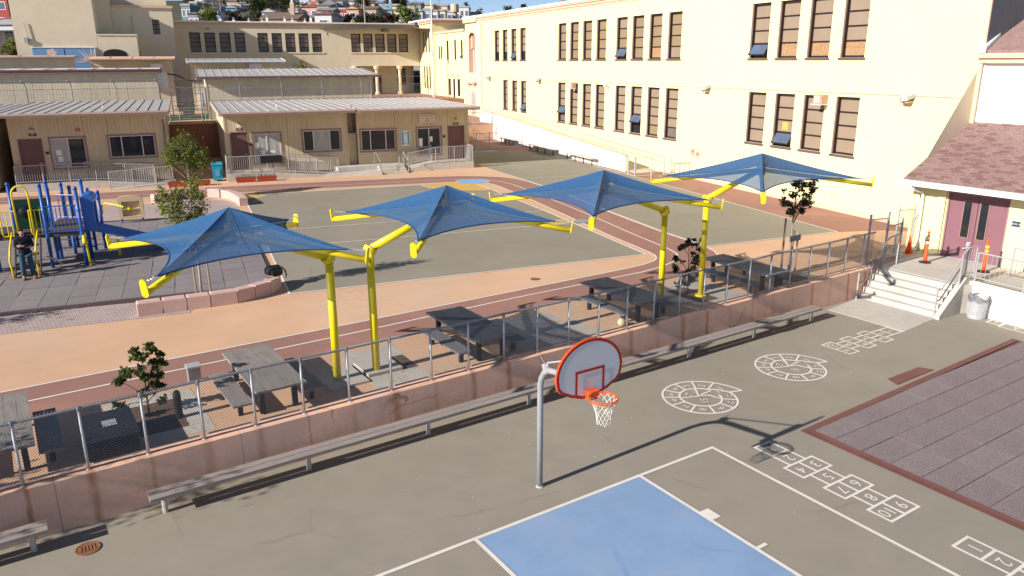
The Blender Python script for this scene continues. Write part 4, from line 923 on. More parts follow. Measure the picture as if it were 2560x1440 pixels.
# taller wall and upper roof behind
b = MB(); b.box(31.0, 31.3, -9, 1.32, 5.3, 7.62); part(b, 'upper_wall', mt['stucco_w'], DW)
b = MB(); b.box(30.93, 30.998, -9, 1.36, 5.46, 5.72); part(b, 'flashing', mt['roofedge'], DW)
b = MB(); b.box(30.94, 30.998, 1.18, 1.36, 5.722, 7.6); part(b, 'corner_pilaster', mt['stucco_w'], DW)
b = MB(); b.box(30.78, 31.3, -9, 1.38, 7.622, 7.80); b.box(30.66, 31.3, -9, 1.44, 7.802, 7.98); part(b, 'cornice', mt['cornice'], DW)
b = MB(); b.ext([(30.7, 1.1, 7.985), (30.7, -9, 7.985), (37, -9, 11.6), (37, 1.1, 11.6)], (0, 0, .1)); part(b, 'upper_roof', mt['shingle'], DW)
b = MB(); b.ext([(30.62, 1.12, 7.985), (30.62, 1.42, 7.985), (37, 1.42, 11.7), (37, 1.12, 11.7)], (0, 0, .2)); part(b, 'rake_coping', mt['roofedge'], DW)
b = MB(); b.box(30.97, 30.998, .12, .25, 6.75, 6.9); part(b, 'wall_box', mt['galv'], DW)
b = MB(); b.face([(DA, 1.41, .6), (31.4, 1.41, .6), (31.4, 1.41, 8), (DA, 1.41, 3.6)]); part(b, 'side_gable', mt['tan_stucco'], DW)

# ================================================================ LANDING, STEPS, RAILS
mb = MB(); mb.prism([(24.32, .62), (24.32, -2.45), (24.62, -2.6), (23.9, -9), (27.59, -9), (27.59, 1.3), (26.5, 1.5)], -.05, ZU + .012); ground(mb, 'landing', mt['concrete_l'], LF)
mb = MB(); mb.prism([(21.18, .12), (21.2, -2.46), (23.2, -2.3), (23.22, .34)], -.05, .012); ground(mb, 'step_pad', mt['concrete_l'], LF)
st = thing('stone_steps', 'pale concrete steps climbing from the ball court to the maroon doors', 'steps', LF, (23.2, -1, 0))
for k in range(5):
    b = MB(); x = 23.2 + k * .225; b.box(x, 24.33, -2.28, .36, k * .184 + (.001 if k else -.04), (k + 1) * .184); part(b, 'step', mt['concrete_l'], st)
b = MB(); b.ext([(23.1, -2.285, -.02), (23.1, -2.285, .12), (24.4, -2.285, 1.16), (24.75, -2.285, 1.16), (24.75, -2.285, -.02)], (0, -.17, 0)); part(b, 'cheek_wall', mt['concrete_l'], st)
wr = MB(); wr.prism([(24.62, -2.46), (24.80, -2.46), (24.1, -9), (23.9, -9)], -.04, ZU + .10); single(wr, 'landing_wall', mt['stucco_w'], LF, (24.5, -4, 0), 'white wall below the railing behind the metal trash can', 'wall')

def balustrade(name, label, F, pts, h, gap=.11, group=None, matn='rail', mid=None, low=.12, posts=1.5, cat='railing', r=.022, bar=.009, botrail=True, topr=None):
    "railing along the ground line pts (3d, in frame F): posts, top and bottom rail, a row of thin balusters"
    t = thing(name, label, cat, F, tuple(pts[0]), group)
    V = [Vector(p) for p in pts]; up_ = Vector((0, 0, 1))
    b = MB(); b.path([v + up_ * h for v in V], topr or r * 1.2, 8); part(b, 'top_rail', mt[matn], t)
    if botrail: b = MB(); b.path([v + up_ * low for v in V], r, 6); part(b, 'bottom_rail', mt[matn], t)
    if mid:
        for q in mid: b = MB(); b.path([v + up_ * q for v in V], r, 6); part(b, 'middle_rail', mt[matn], t)
    bl = MB()
    for i in range(len(V) - 1):
        d = V[i + 1] - V[i]; n_ = max(1, round(d.length / posts))
        for k in range(n_ + (1 if i == len(V) - 2 else 0)):
            p = V[i] + d * (k / n_); b = MB(); b.tube(p, p + up_ * h, r * 1.3, n=8); part(b, 'post', mt[matn], t)
        if gap:
            m_ = max(1, int(d.length / gap))
            for k in range(1, m_):
                p = V[i] + d * (k / m_); bl.tube(p + up_ * (low if botrail else 0), p + up_ * h, bar, n=4, cap=False)
    if bl.v: part(bl, 'balusters', mt[matn], t, kind='stuff')
    return t
# rails of the steps
lr = thing('handrail', 'bent grey pipe handrail on the left side of the concrete steps', 'handrail', LF, (22.9, .2, 0))
for z, nm in ((.92, 'upper_rail'), (.58, 'lower_rail')):
    b = MB(); b.path([(22.95, .28, z), (23.3, .28, z + .03), (24.55, .30, z + 1.02), (25.1, .32, z + 1.05)], .024, 8); part(b, nm, mt['galvd'], lr)
for x, z0, z1 in ((22.95, 0, .93), (23.62, .36, 1.2), (25.1, ZU, ZU + 1.06)):
    b = MB(); b.tube((x, .28, z0), (x, .28, z1), .026, n=8); part(b, 'post', mt['galv'], lr)
rr = thing('handrail', 'straight grey pipe handrail on the right side of the concrete steps', 'handrail', LF, (23.2, -2.3, 0))
for z in (.90, .55):
    b = MB(); b.path([(23.18, -2.24, z), (23.4, -2.24, z), (24.35, -2.24, z + .86)], .024, 8); part(b, 'rail', mt['rail'], rr)
for x, z0, z1 in ((23.18, 0.01, .9),): b = MB(); b.tube((x, -2.24, z0), (x, -2.24, z1), .026, n=8); part(b, 'post', mt['rail'], rr)
balustrade('picket_railing', 'dark-looking sloping picket railing beside the top of the steps', LF, [(24.15, -2.37, .98), (24.45, -2.37, 1.17), (24.75, -2.47, 1.17), (25.2, -2.5, ZU + .02)][:3], .95, .10)
balustrade('picket_railing', 'pale grey picket railing on the white wall at the right edge', LF, [(24.72, -2.55, ZU + .11), (24.1, -8.5, ZU + .11)], .92, .145, mid=None)
balustrade('picket_railing', 'short picket railing by the wall at the right edge, behind the front one', LF, [(26.6, -2.75, ZU + .02), (26.0, -8, ZU + .02)], .95, .15)
for k, (a, b_, lab) in enumerate(((26.09, -.18, 'orange post with white bands on a black base, left of the maroon doors'), (26.46, -1.98, 'orange post with yellow tape seen through the railing by the doors'))):
    t = thing('delineator_post', lab, 'bollard', LF, (a, b_, ZU + .012), 'orange posts by the doors', local=True)
    q = MB(); q.lathe((0, 0, 0), [(.20, 0), (.20, .03), (.09, .06), (.06, .06)], 8); part(q, 'base', mt['blackp'], t)
    q = MB(); q.lathe((0, 0, .05), [(.062, 0), (.058, .2), (.052, .9), (.03, .92), (.03, .97), (.05, .99), (.05, 1.03), (.015, 1.06)], 12); part(q, 'tube', mt['cone'], t, True)
    for z in (.68, .82): q = MB(); q.lathe((0, 0, z), [(.0595, 0), (.0585, .09)], 12); part(q, 'band', mt['refl' if k == 0 else 'yellowtape'], t)
    q = MB(); q.path([(.0 + .045 * math.cos(x), 0, 1.12 + .03 * math.sin(x)) for x in [i * math.pi / 5 for i in range(11)]], .010, 6); part(q, 'handle', mt['cone'], t)
t = thing('traffic_cone', 'orange cone standing behind the gate by the yellow wall', 'cone', LF, (26.9, .9, ZU + .012), local=True)
q = MB(); q.box(-.15, .15, -.15, .15, 0, .03); part(q, 'base', mt['cone'], t); q = MB(); q.lathe((0, 0, .03), [(.12, 0), (.025, .62), (.02, .63)], 14); part(q, 'body', mt['cone'], t, True)
# trash can
t = thing('trash_can', 'dented galvanised metal trash can with a coiled mesh rim by the white wall', 'trash can', LF, (24.32, -2.95, 0), local=True)
n = 28; q = MB(); q.lathe((0, 0, 0), [(.25, 0), (.25, .03), (.262, .04), (.262, .09), (.255, .10), (.275, .50), (.285, .52), (.285, .56)], n); part(q, 'body', mt['galv'], t)
q = MB()
for k in range(n): a = 2 * math.pi * k / n; q.bar((.264 * math.cos(a), .264 * math.sin(a), .11), (.276 * math.cos(a), .276 * math.sin(a), .5), .012, .012)
part(q, 'ribs', mt['galv'], t, kind='stuff')
q = MB()
for k in range(6): q.path([((.30 - .012 * (k % 3)) * math.cos(2 * math.pi * i / 24), (.30 - .012 * (k % 3)) * math.sin(2 * math.pi * i / 24), .57 + k * .03 + .02 * math.sin(i * 1.7 + k)) for i in range(25)], .013, 5)
part(q, 'wire_rim', mt['galvd'], t)
q = MB(); q.lathe((0, 0, .3), [(.24, 0), (.24, .02)], 20); part(q, 'liner', mt['black'], t)

# ================================================================ RETAINING WALL, BENCHES
RW = thing('retaining_wall', 'long salmon concrete retaining wall with rust streaks between the two yards', 'wall', WF, (0, 0, 0))
for k in range(11):
    a0 = -10 + k * 3.145 + .0; a1 = a0 + 3.137
    b = MB(); b.ext([(a0, -.075, -.05), (a0, -.03, .93), (a0, .30, .93), (a0, .30, -.05)], (min(a1, 24.55) - a0, 0, 0)); part(b, 'wall_panel', mt['wall'], RW)
b = MB(); b.box(24.56, 25.6, .12, .45, ZU - .5, ZU + .14); part(b, 'end_block', mt['wall'], RW)
b = MB(); 
for k in range(10): b.box(-10 + (k + 1) * 3.145 - .02, -10 + (k + 1) * 3.145 + .012, -.02, .28, -.05, .92)
part(b, 'joint_filler', mt['concrete_d'], RW)
def long_bench(label, a0, a1, step):
    t = thing('wall_bench', label, 'bench', LF, ((a0 + a1) / 2, -.36, 0), 'plank benches along the salmon wall')
    L = a1 - a0; n_ = max(1, round(L / 4.9))
    sk = lambda a: -.36 + .0095 * (a - 10) 
    for i in range(n_):
        x0, x1 = a0 + L * i / n_ + .006, a0 + L * (i + 1) / n_ - .006
        for w0 in (-.185, .008):
            q = MB(); q.ext([(x0, sk(x0) + w0, .36), (x1, sk(x1) + w0, .36), (x1, sk(x1) + w0 + .177, .36), (x0, sk(x0) + w0 + .177, .36)], (0, 0, .06 + rng.uniform(-.002, .002))); part(q, 'plank', mt['benchwood'], t)
    m_ = max(1, round(L / step))
    for k in range(m_ + 1):
        a = a0 + .25 + (L - .5) * k / m_
        q = MB(); q.tube((a, sk(a) + .02, 0), (a, sk(a) + .02, .34), .05, n=10); q.box(a - .04, a + .04, sk(a) - .15, sk(a) + .16, .33, .358); part(q, 'leg', mt['concrete'], t)
    return t
long_bench('very long pale plank bench running along the foot of the salmon wall', .78, 20.05, 2.6)
long_bench('short end of a pale plank bench at the lower left corner', -5.6, -.77, 2.3)

# ================================================================ CHAIN-LINK FENCES
def links(mb, u0, u1, z0, z1, pitch, wire, P):
    "woven diagonals between u0..u1 and z0..z1; P(u, z, d) -> point"
    H_ = z1 - z0; tri = [(0, wire), (-wire * .87, -wire * .5), (wire * .87, -wire * .5)]
    def wirebar(ua, za, ub, zb, dd):
        p, q = Vector(P(ua, za, dd)), Vector(P(ub, zb, dd)); d = (q - p).normalized(); x = d.cross(Vector((0, 0, 1))).normalized(); y = x.cross(d)
        i = len(mb.v)
        for c in (p, q):
            for (s, t) in tri: mb.v.append(tuple(c + x * s + y * t))
        for k in range(3): j = (k + 1) % 3; mb.f.append((i + k, i + j, i + 3 + j, i + 3 + k)); mb.m.append(mb.cur)
    n_ = int((u1 - u0 + H_) / pitch) + 1
    for k in range(n_):
        s = u0 - H_ + k * pitch
        for sg in (1, -1):
            ua, za, ub, zb = s, z0, s + H_, z1
            if ua < u0: za += (u0 - ua); ua = u0
            if ub > u1: zb -= (ub - u1); ub = u1
            if ub - ua < .01: continue
            if sg < 0: za, zb = z1 - (za - z0), z1 - (zb - z0)
            wirebar(ua, za, ub, zb, .003 * sg)
    return mb
YF = thing('chain_link_fence', 'low grey chain-link fence along the top of the salmon wall', 'fence', WF, (0, .15, .93))
fz0, fz1 = .93, 2.10; step = .983
PW = lambda u, z, d: (u, .15 + d, z)
for k in range(-6, 26):
    a = k * step - .02
    if a > 24.2: continue
    q = MB(); q.path([(a + rng.uniform(-.008, .008), .15, fz0), (a, .15, fz1 - .03)], .027, 10); q.lathe((a, .15, fz0), [(.05, 0), (.05, .012)], 10); part(q, 'post', mt['galv'], YF, True)
    q = MB(); q.lathe((a, .15, fz1 - .06), [(.034, 0), (.036, .05), (.03, .09)], 10); part(q, 'post_cap', mt['galvd'], YF)
q = MB(); q.path([(-6, .15, fz1)] + [(x, .15 + rng.uniform(-.004, .004), fz1 + rng.uniform(-.010, .010)) for x in np.arange(-5, 24, 1.0)] + [(24.2, .15, fz1)], .024, 10); part(q, 'top_rail', mt['galvd'], YF, True)
for k in range(-6, 25):
    q = MB(); q.tube((k * step + .07, .15, fz0 + .09), ((k + 1) * step - .10, .15, fz0 + .09), .018, n=8); part(q, 'bottom_rail', mt['galvd'], YF)
q = MB(); links(q, -6, 24.15, fz0 + .06, fz1 + .05, .056, .0030, PW); part(q, 'chain_link', mt['galvd'], YF, kind='stuff')
# gate and its frame at the right end
GT = thing('chain_link_gate', 'open chain-link gate at the right end of the low fence', 'gate', LF, (24.6, .55, ZU))
gp = [(24.25, .62), (24.95, .42), (25.75, .62)]
for k, (a, b_) in enumerate([(24.0, .75), (24.75, .55), (25.75, .62)]):
    q = MB(); q.tube((a, b_, ZU), (a, b_, ZU + (1.75, 1.8, 1.45)[k]), .038, n=10); q.lathe((a, b_, ZU + (1.75, 1.8, 1.45)[k]), [(.045, 0), (.04, .04), (.0, .06)], 10); part(q, 'post', mt['galvd'], GT)
for (a, b_), (c, d) in (((24.0, .75), (24.75, .55)), ((24.75, .55), (25.75, .62))):
    for z in (.12, 1.32): q = MB(); q.tube((a, b_, ZU + z + (.3 if z > 1 and a < 24.5 else 0)), (c, d, ZU + z + (.3 if z > 1 and a < 24.5 else 0)), .02, n=8); part(q, 'rail', mt['galvd'], GT)
q = MB(); L_ = 1.0; links(q, 0, L_, ZU + .1, ZU + 1.34, .055, .0023, lambda u, z, d: (24.75 + u, .55 + .07 * u + d, z)); links(q, 0, .77, ZU + .1, ZU + 1.6, .055, .0023, lambda u, z, d: (24.0 + u * .97, .75 - u * .26 + d, z)); part(q, 'chain_link', mt['galvd'], GT, kind='stuff')
GU = thing('chain_link_gate', 'narrow upright chain-link panel against the yellow wall by the cone', 'gate', LF, (26.6, 1.0, ZU))
for a, b_ in ((26.5, 1.22), (27.25, 1.05)): q = MB(); q.tube((a, b_, ZU), (a, b_, ZU + 1.7), .036, n=10); q.lathe((a, b_, ZU + 1.7), [(.045, 0), (.04, .04), (.0, .06)], 10); part(q, 'post', mt['galv'], GU)
q = MB(); q.tube((26.5, 1.22, ZU + 1.6), (27.25, 1.05, ZU + 1.6), .02, n=8); part(q, 'rail', mt['galv'], GU)
q = MB(); links(q, 0, .74, ZU + .1, ZU + 1.6, .055, .0022, lambda u, z, d: (26.5 + u, 1.22 - u * .23 + d, z)); part(q, 'chain_link', mt['galvd'], GU, kind='stuff')
# tall fence behind the first row of portables, tops bent over
TF = thing('tall_fence', 'tall chain-link fence with bent-over posts standing behind the front portables', 'fence', UF, (0, 40.5, 3.45))
xs = [-15.2, -12.4, -9.6, -6.8, -3.95, -1.15, 1.7, 4.8, 7.9, 11.0, 11.8, 14.1, 16.6]
for x in xs:
    q = MB(); q.path([(x, 40.5, 3.45), (x, 40.5, 6.1), (x - .02, 40.42, 6.35), (x - .08, 40.25, 6.52), (x - .2, 40.05, 6.6)], .035, 8); part(q, 'post', mt['galvd'], TF)
for z, y in ((6.6, 40.06), (6.0, 40.5), (5.0, 40.5)):
    q = MB(); q.tube((-15.2, y, z), (16.6, y, z), .016, n=6); part(q, 'rail', mt['galvd'], TF)
q = MB(); links(q, -15.2, 16.6, 3.5, 6.05, .11, .003, lambda u, z, d: (u, 40.5 + d, z)); part(q, 'chain_link', mt['galvd'], TF, kind='stuff')
# green railing over the red wall and grey gate frames behind
gr = thing('green_railing', 'pale green horizontal-bar railing between the left and middle portables', 'railing', UF, (-2, 39.6, 3.45))
for k in range(6): q = MB(); q.tube((-3.55, 39.5, 3.6 + k * .19), (-.3, 39.5, 3.6 + k * .19), .024, n=6); part(q, 'rail', mt['greenrail'], gr)
for x in (-3.4, -2.75, -1.2, -.95): q = MB(); q.tube((x, 39.5, 3.45), (x, 39.5, 4.6), .034, n=8); part(q, 'post', mt['greenrail'], gr)
gg = thing('gate_frame', 'grey pipe gate frame in the gap behind the green railing', 'gate', UF, (-2, 44, 3.45))
for x, h in ((-3.2, 2.1), (-2.0, 2.1), (-.9, 2.0), (-2.6, 1.9)): q = MB(); q.tube((x, 44, 3.45), (x, 44, 3.45 + h), .04, n=8); part(q, 'post', mt['galvd'], gg)
for z in (5.4, 4.5, 4.2): q = MB(); q.tube((-3.2, 44, z), (-.9, 44, z), .025, n=6); part(q, 'bar', mt['galvd'], gg)
q = MB(); q.box(-2.5, -1.6, 47, 47.4, 3.46, 5.0); single(q, 'beige_cabinet', mt['siding2'], UF, (-2, 47, 3.46), 'beige cabinet seen through the gap behind the green railing', 'cabinet')
# ---- ramps and decks in front of the portables
def deck(label, boxes):
    t = thing('entrance_deck', label, 'deck', UF, (boxes[0][0], boxes[0][2], ZU), 'decks before the portables')
    for (a0, a1, b0, b1, z0, z1) in boxes:
        q = MB(); q.ext([(a0, b0, ZU - .02), (a1, b0, ZU - .02), (a1, b0, z1), (a0, b0, z0)], (0, b1 - b0, 0)); part(q, 'deck_block', mt['concrete_l'], t)
    return t
deck('concrete deck and ramp before the left portable', [(-11.4, -7.4, 25.9, 26.95, 1.36, 1.36), (-7.39, -4.3, 25.9, 26.95, 1.36, 1.05), (-6.6, -4.3, 24.9, 25.8, .93, 1.05), (-4.29, -3.3, 24.9, 26.95, 1.05, 1.05)])
deck('concrete deck and ramp before the middle portable', [(-.45, 2.2, 25.4, 26.95, 1.36, 1.36), (2.21, 6.2, 25.4, 26.95, 1.36, .96)])
deck('concrete deck and ramp before the right portable', [(12.5, 15.1, 25.35, 26.95, 1.37, 1.37), (10.6, 12.49, 25.35, 26.95, 1.05, 1.37)])
balustrade('deck_railing', 'grey picket railing along the deck of the left portable', UF, [(-11.35, 26.9, 1.36), (-11.35, 25.95, 1.36), (-7.4, 25.95, 1.36), (-4.4, 25.95, 1.06)], 1.02, .115, 'deck railings')
balustrade('deck_railing', 'grey picket railing of the lower ramp in front of the left portable', UF, [(-6.7, 24.95, .93), (-4.3, 24.95, 1.06), (-3.4, 24.95, 1.06)], 1.0, .115, 'deck railings')
balustrade('deck_railing', 'rear railing against the wall of the left portable', UF, [(-8.0, 26.75, 1.36), (-4.4, 26.75, 1.1)], 1.0, .115, 'deck railings')
balustrade('deck_railing', 'grey picket railing along the deck of the middle portable', UF, [(-.4, 26.9, 1.36), (-.4, 25.45, 1.36), (2.2, 25.45, 1.36), (6.15, 25.45, .97)], 1.02, .115, 'deck railings')
balustrade('deck_railing', 'rear railing below the curtained window of the middle portable', UF, [(2.0, 26.7, 1.36), (5.9, 26.7, 1.0)], 1.05, .115, 'deck railings')
balustrade('deck_railing', 'grey picket railing along the deck of the right portable', UF, [(10.65, 25.4, 1.06), (12.5, 25.4, 1.37), (15.05, 25.4, 1.37), (15.05, 26.9, 1.37)], 1.02, .115, 'deck railings')
balustrade('deck_railing', 'rear railing before the door window of the right portable', UF, [(10.4, 26.75, 1.06), (12.6, 26.75, 1.37)], 1.0, .115, 'deck railings')
sp = thing('stoop', 'concrete stoop with steps at its right end before the right portable', 'steps', UF, (7, 25.5, ZU))
q = MB(); q.prism([(5.3, 25.0), (8.7, 24.6), (8.7, 26.9), (6.3, 26.9)], ZU - .02, 1.12); part(q, 'platform', mt['concrete_l'], sp)
q = MB(); q.prism([(6.2, 26.0), (10.5, 25.9), (10.5, 26.98), (6.2, 26.98)], ZU - .02, 1.34); part(q, 'upper_platform', mt['concrete_l'], sp)
for k in range(3): q = MB(); q.box(8.71, 10.4, 24.7 + k * .35, 25.9, ZU - .02 + .001 * k, ZU + .14 * (k + 1)); part(q, 'step', mt['concrete'], sp)
hr = thing('stair_rail', 'small grey handrail loop at the steps of the concrete stoop', 'handrail', UF, (8.7, 25, ZU))
q = MB(); q.path([(8.6, 26.0, 1.34), (8.6, 26.0, 2.2), (8.62, 25.6, 2.18), (8.65, 24.75, 1.75), (8.65, 24.7, .94)], .025, 8); part(q, 'rail', mt['galvd'], hr)
q = MB(); q.path([(10.45, 25.9, 1.34), (10.45, 25.9, 2.15), (10.45, 24.7, 1.75), (10.45, 24.7, .94)], .025, 8); part(q, 'rail', mt['rail'], hr)
# bin, planters
t = thing('wheelie_bin', 'bright cyan wheelie bin standing beside the middle portable', 'bin', UF, (-.95, 26.2, ZU), local=True)
q = MB(); q.ext([(-.24, -.28, .08), (.24, -.28, .08), (.29, -.34, 1.0), (-.29, -.34, 1.0)], (0, .62, 0)); part(q, 'body', mt['cyan'], t)
q = MB(); q.ext([(-.31, -.37, 1.0), (-.31, .33, 1.0), (-.31, .30, 1.1), (-.31, -.34, 1.05)], (.62, 0, 0)); part(q, 'lid', mt['cyan'], t)
q = MB(); q.box(-.12, .12, -.345, -.325, .35, .75); part(q, 'panel', mt['poblue'], t)
for s in (-.22, .22): q = MB(); q.tube((s - .03, .26, .1), (s + .03, .26, .1), .1, n=12); part(q, 'wheel', mt['blackp'], t)
def planter(label, a, b_):
    t = thing('planter_box', label, 'planter', UF, (a, b_, ZU), 'terracotta planters', local=True)
    q = MB(); q.ext([(-.52, -.16, 0), (.52, -.16, 0), (.58, -.2, .30), (-.58, -.2, .30)], (0, .36, 0)); part(q, 'box', mt['planter'], t)
    q = MB(); q.box(-.52, .52, -.15, .12, .301, .305); part(q, 'soil', mt['soil'], t)
    q = MB()
    for k in range(26): x, y = rng.uniform(-.5, .5), rng.uniform(-.12, .1); h = rng.uniform(.05, .18); q.face([(x, y, .3), (x + .03, y, .3 + h), (x + .05 + rng.uniform(-.03, .03), y + .03, .3 + h * .8)])
    part(q, 'plants', mt['leaf'], t)
planter('terracotta planter, left of the pair below the middle portable railing', .55, 24.95); planter('terracotta planter, right of the pair below the middle portable railing', 1.75, 24.9)
planter('terracotta planter, left of the pair below the left portable ramp', -3.15, 24.75); planter('terracotta planter, right of the pair below the left portable ramp', -2.0, 24.65)
q = MB(); q.box(1.5, 2.75, 25.2, 25.42, 1.95, 2.38); single(q, 'railing_planter', mt['blackp'], UF, (2.1, 25.3, 1.95), 'dark flower box hung on the railing of the middle portable', 'planter')
# ---- ramp beside the long building
mb = MB(); mb.ext([(23.55, 18.6, ZU - .02), (23.55, 18.6, ZU + .01), (23.55, 43, 2.3), (23.55, 43, ZU - .02)], (1.84, 0, 0)); ground(mb, 'ramp', mt['concrete'], UF)
rw = thing('ramp_wall', 'white parapet wall of the ramp sloping up along the cream building', 'wall', UF, (23.4, 30, ZU))
q = MB(); q.ext([(23.3, 19.6, ZU - .02), (23.3, 19.6, 1.92), (23.3, 31, 2.55), (23.3, 43, 3.25), (23.3, 46.5, 3.3), (23.3, 46.5, ZU - .02)], (.2, 0, 0)); part(q, 'wall', mt['stucco_w'], rw)
q = MB(); q.ext([(23.27, 19.55, 1.923), (23.27, 31, 2.553), (23.27, 43, 3.253), (23.27, 46.5, 3.303), (23.27, 46.5, 3.38), (23.27, 43, 3.33), (23.27, 31, 2.63), (23.27, 19.55, 2.0)], (.26, 0, 0)); part(q, 'coping', mt['cornice'], rw)
for (b0, b1, z0, z1, lb) in ((31.9, 44, 2.55, 3.25, 'upper grey handrail fixed to the cream building above the ramp'), (18.2, 30, 1.95, 2.5, 'lower grey handrail fixed to the cream building above the ramp')):
    t = thing('wall_handrail', lb, 'handrail', UF, (25.3, b0, z0), 'ramp handrails')
    for dz in (0, -.35): q = MB(); q.tube((25.3, b0, z0 + dz), (25.3, b1, z1 + dz), .022, n=6); part(q, 'rail', mt['rail'], t)
    for k in range(5): bb = b0 + .3 + (b1 - b0 - .6) * k / 4; zz = z0 + (z1 - z0) * (bb - b0) / (b1 - b0); q = MB(); q.tube((25.3, bb, zz), (25.396, bb, zz), .015, n=6); part(q, 'bracket', mt['rail'], t)
mb = MB(); mb.prism([(17.2, 43.05), (25.38, 43.05), (25.38, 57), (17.2, 57)], .5, 2.3); ground(mb, 'ramp_landing', mt['brown'], UF)
q = MB(); q.box(17.2, 23.29, 42.98, 43.045, .9, 2.28); single(q, 'orange_wall', mt['orange'], UF, (20, 43, .9), 'orange wall face below the landing at the top of the white ramp', 'wall')
balustrade('landing_railing', 'picket railing on the landing above the orange wall face', UF, [(19.5, 43.1, 2.3), (23.25, 43.1, 2.3)], 1.05, .14)
ss = thing('far_steps', 'shaded concrete steps with railing beside the right portable', 'steps', UF, (18, 40, ZU))
for k in range(8): q = MB(); q.box(17.0, 19.3, 40.3 + k * .34, 43.04, ZU + .001 * k, ZU + .172 * (k + 1)); part(q, 'step', mt['concrete'], ss)
balustrade('far_stair_rail', 'sloping railing of the shaded steps beside the right portable', UF, [(19.35, 40.2, ZU), (19.35, 43.0, 2.3)], .95, .14)
# grey pipe gates in front of the steps and at the ramp foot
def pipegate(label, a0, b0, a1, b1, h, posts, wires=True):
    t = thing('pipe_fence', label, 'fence', UF, (a0, b0, ZU)); d = Vector((a1 - a0, b1 - b0, 0))
    for f in posts: p = Vector((a0, b0, ZU)) + d * f; q = MB(); q.tube(p, p + Vector((0, 0, h + .08)), .04, n=8); part(q, 'post', mt['galv'], t)
    for z in (.08, h): q = MB(); q.tube((a0, b0, ZU + z), (a1, b1, ZU + z), .022, n=6); part(q, 'rail', mt['galv'], t)
    if wires: q = MB(); u = d.normalized(); links(q, 0, d.length, ZU + .1, ZU + h, .10, .0022, lambda s, z, e: (a0 + u.x * s, b0 + u.y * s, z)); part(q, 'chain_link', mt['galv'], t, kind='stuff')
    return t
pipegate('chain-link fence with pipe posts across the far end of the side court', 17.2, 35.9, 23.1, 36.1, 1.25, (0, .33, .52, 1))
pipegate('open pipe gate at the foot of the white ramp, left leaf', 22.9, 19.3, 22.6, 17.2, 1.15, (0, .5, 1), False)
pipegate('short pipe fence returning to the building at the foot of the white ramp', 22.65, 17.2, 23.6, 16.9, 1.15, (0, 1), False)
pipegate('open pipe gate leaf standing against the cream building', 24.5, 16.9, 24.9, 15.4, 1.15, (0, .35, 1), False)
def flatbench(label, b0, b1, a0=22.75):
    t = thing('metal_bench', label, 'bench', UF, (a0, b0, ZU), 'grey benches before the white ramp wall')
    for k in range(2): q = MB(); q.box(a0 + k * .21, a0 + .2 + k * .21, b0, b1, ZU + .42, ZU + .47); part(q, 'plank', mt['concrete'], t)
    for k in range(4): b_ = b0 + .25 + (b1 - b0 - .5) * k / 3; q = MB(); q.box(a0 + .1, a0 + .16, b_ - .03, b_ + .03, ZU, ZU + .42); q.box(a0 + .02, a0 + .4, b_ - .03, b_ + .03, ZU + .37, ZU + .419); part(q, 'leg', mt['black'], t)
flatbench('flat grey bench before the white ramp wall, nearest of the three', 23.0, 27.3); flatbench('flat grey bench before the white ramp wall, middle of the three', 29.2, 34.0); flatbench('flat grey bench behind the far chain-link fence, farthest of the three', 37, 40.2)
# fixtures on the long building
cd = thing('wall_conduit', 'thin conduit running along the cream facade between the two window rows', 'conduit', UF, (25.38, 20, 6.27))
q = MB(); q.path([(25.37, 49.5, 6.26), (25.37, 14, 6.28), (25.37, -1.9, 6.34), (25.37, -2.1, 6.25), (25.37, -2.12, 5.4)], .022, 6); part(q, 'pipe', mt['reveal'], cd)
q = MB(); q.tube((25.36, 44.55, 2.6), (25.36, 44.55, 9.2), .025, n=6); part(q, 'riser', mt['galv'], cd)
for k, (bb, lb) in enumerate(((49.2, 'farthest wall lamp on the conduit, near the pilaster'), (37.4, 'wall lamp on the conduit between the first and second window groups'), (14.2, 'wall lamp on the conduit between the third and fourth window groups'), (.42, 'wall lamp on the conduit nearest the door wing'))):
    t = thing('wall_lamp', lb, 'lamp', UF, (25.37, bb, 6.25), 'wall lamps on the cream facade')
    q = MB(); q.ext([(25.37, bb - .28, 6.42), (25.37, bb + .28, 6.42), (25.02, bb + .22, 6.30), (24.95, bb, 6.26), (25.02, bb - .22, 6.30)], (0, 0, -.16)); part(q, 'housing', mt['galv'], t)
    q = MB(); q.box(25.08, 25.36, bb - .2, bb + .2, 6.04, 6.135); part(q, 'lens', mt['hornbox'], t)
for bb, zz, lb in ((31.0, 5.98, 'rusty speaker box above the second window of the second lower group'), (5.2, 6.0, 'rusty speaker box above the third window of the fourth lower group')):
    t = thing('speaker_box', lb, 'speaker', UF, (25.39, bb, zz), 'rusty speaker boxes')
    q = MB(); q.box(25.02, 25.38, bb - .26, bb + .26, zz - .22, zz + .2); part(q, 'box', mt['hornbox'], t)
    q = MB(); q.box(24.97, 25.018, bb - .2, bb + .2, zz - .17, zz + .15); part(q, 'grille', mt['reveal'], t)
    q = MB(); q.box(24.9, 25.38, bb - .3, bb + .3, zz - .26, zz - .225); part(q, 'shelf', mt['roofedge'], t)
t = thing('camera_dome', 'white camera housing on the cream facade beside the third lower window group', 'camera', UF, (25.38, 26, 6.2)); q = MB(); q.box(25.1, 25.39, 25.9, 26.3, 6.12, 6.28); q.lathe((25.1, 25.75, 5.98), [(.03, 0), (.1, .05), (.1, .12), (.04, .2)], 10); part(q, 'housing', mt['plaster'], t)
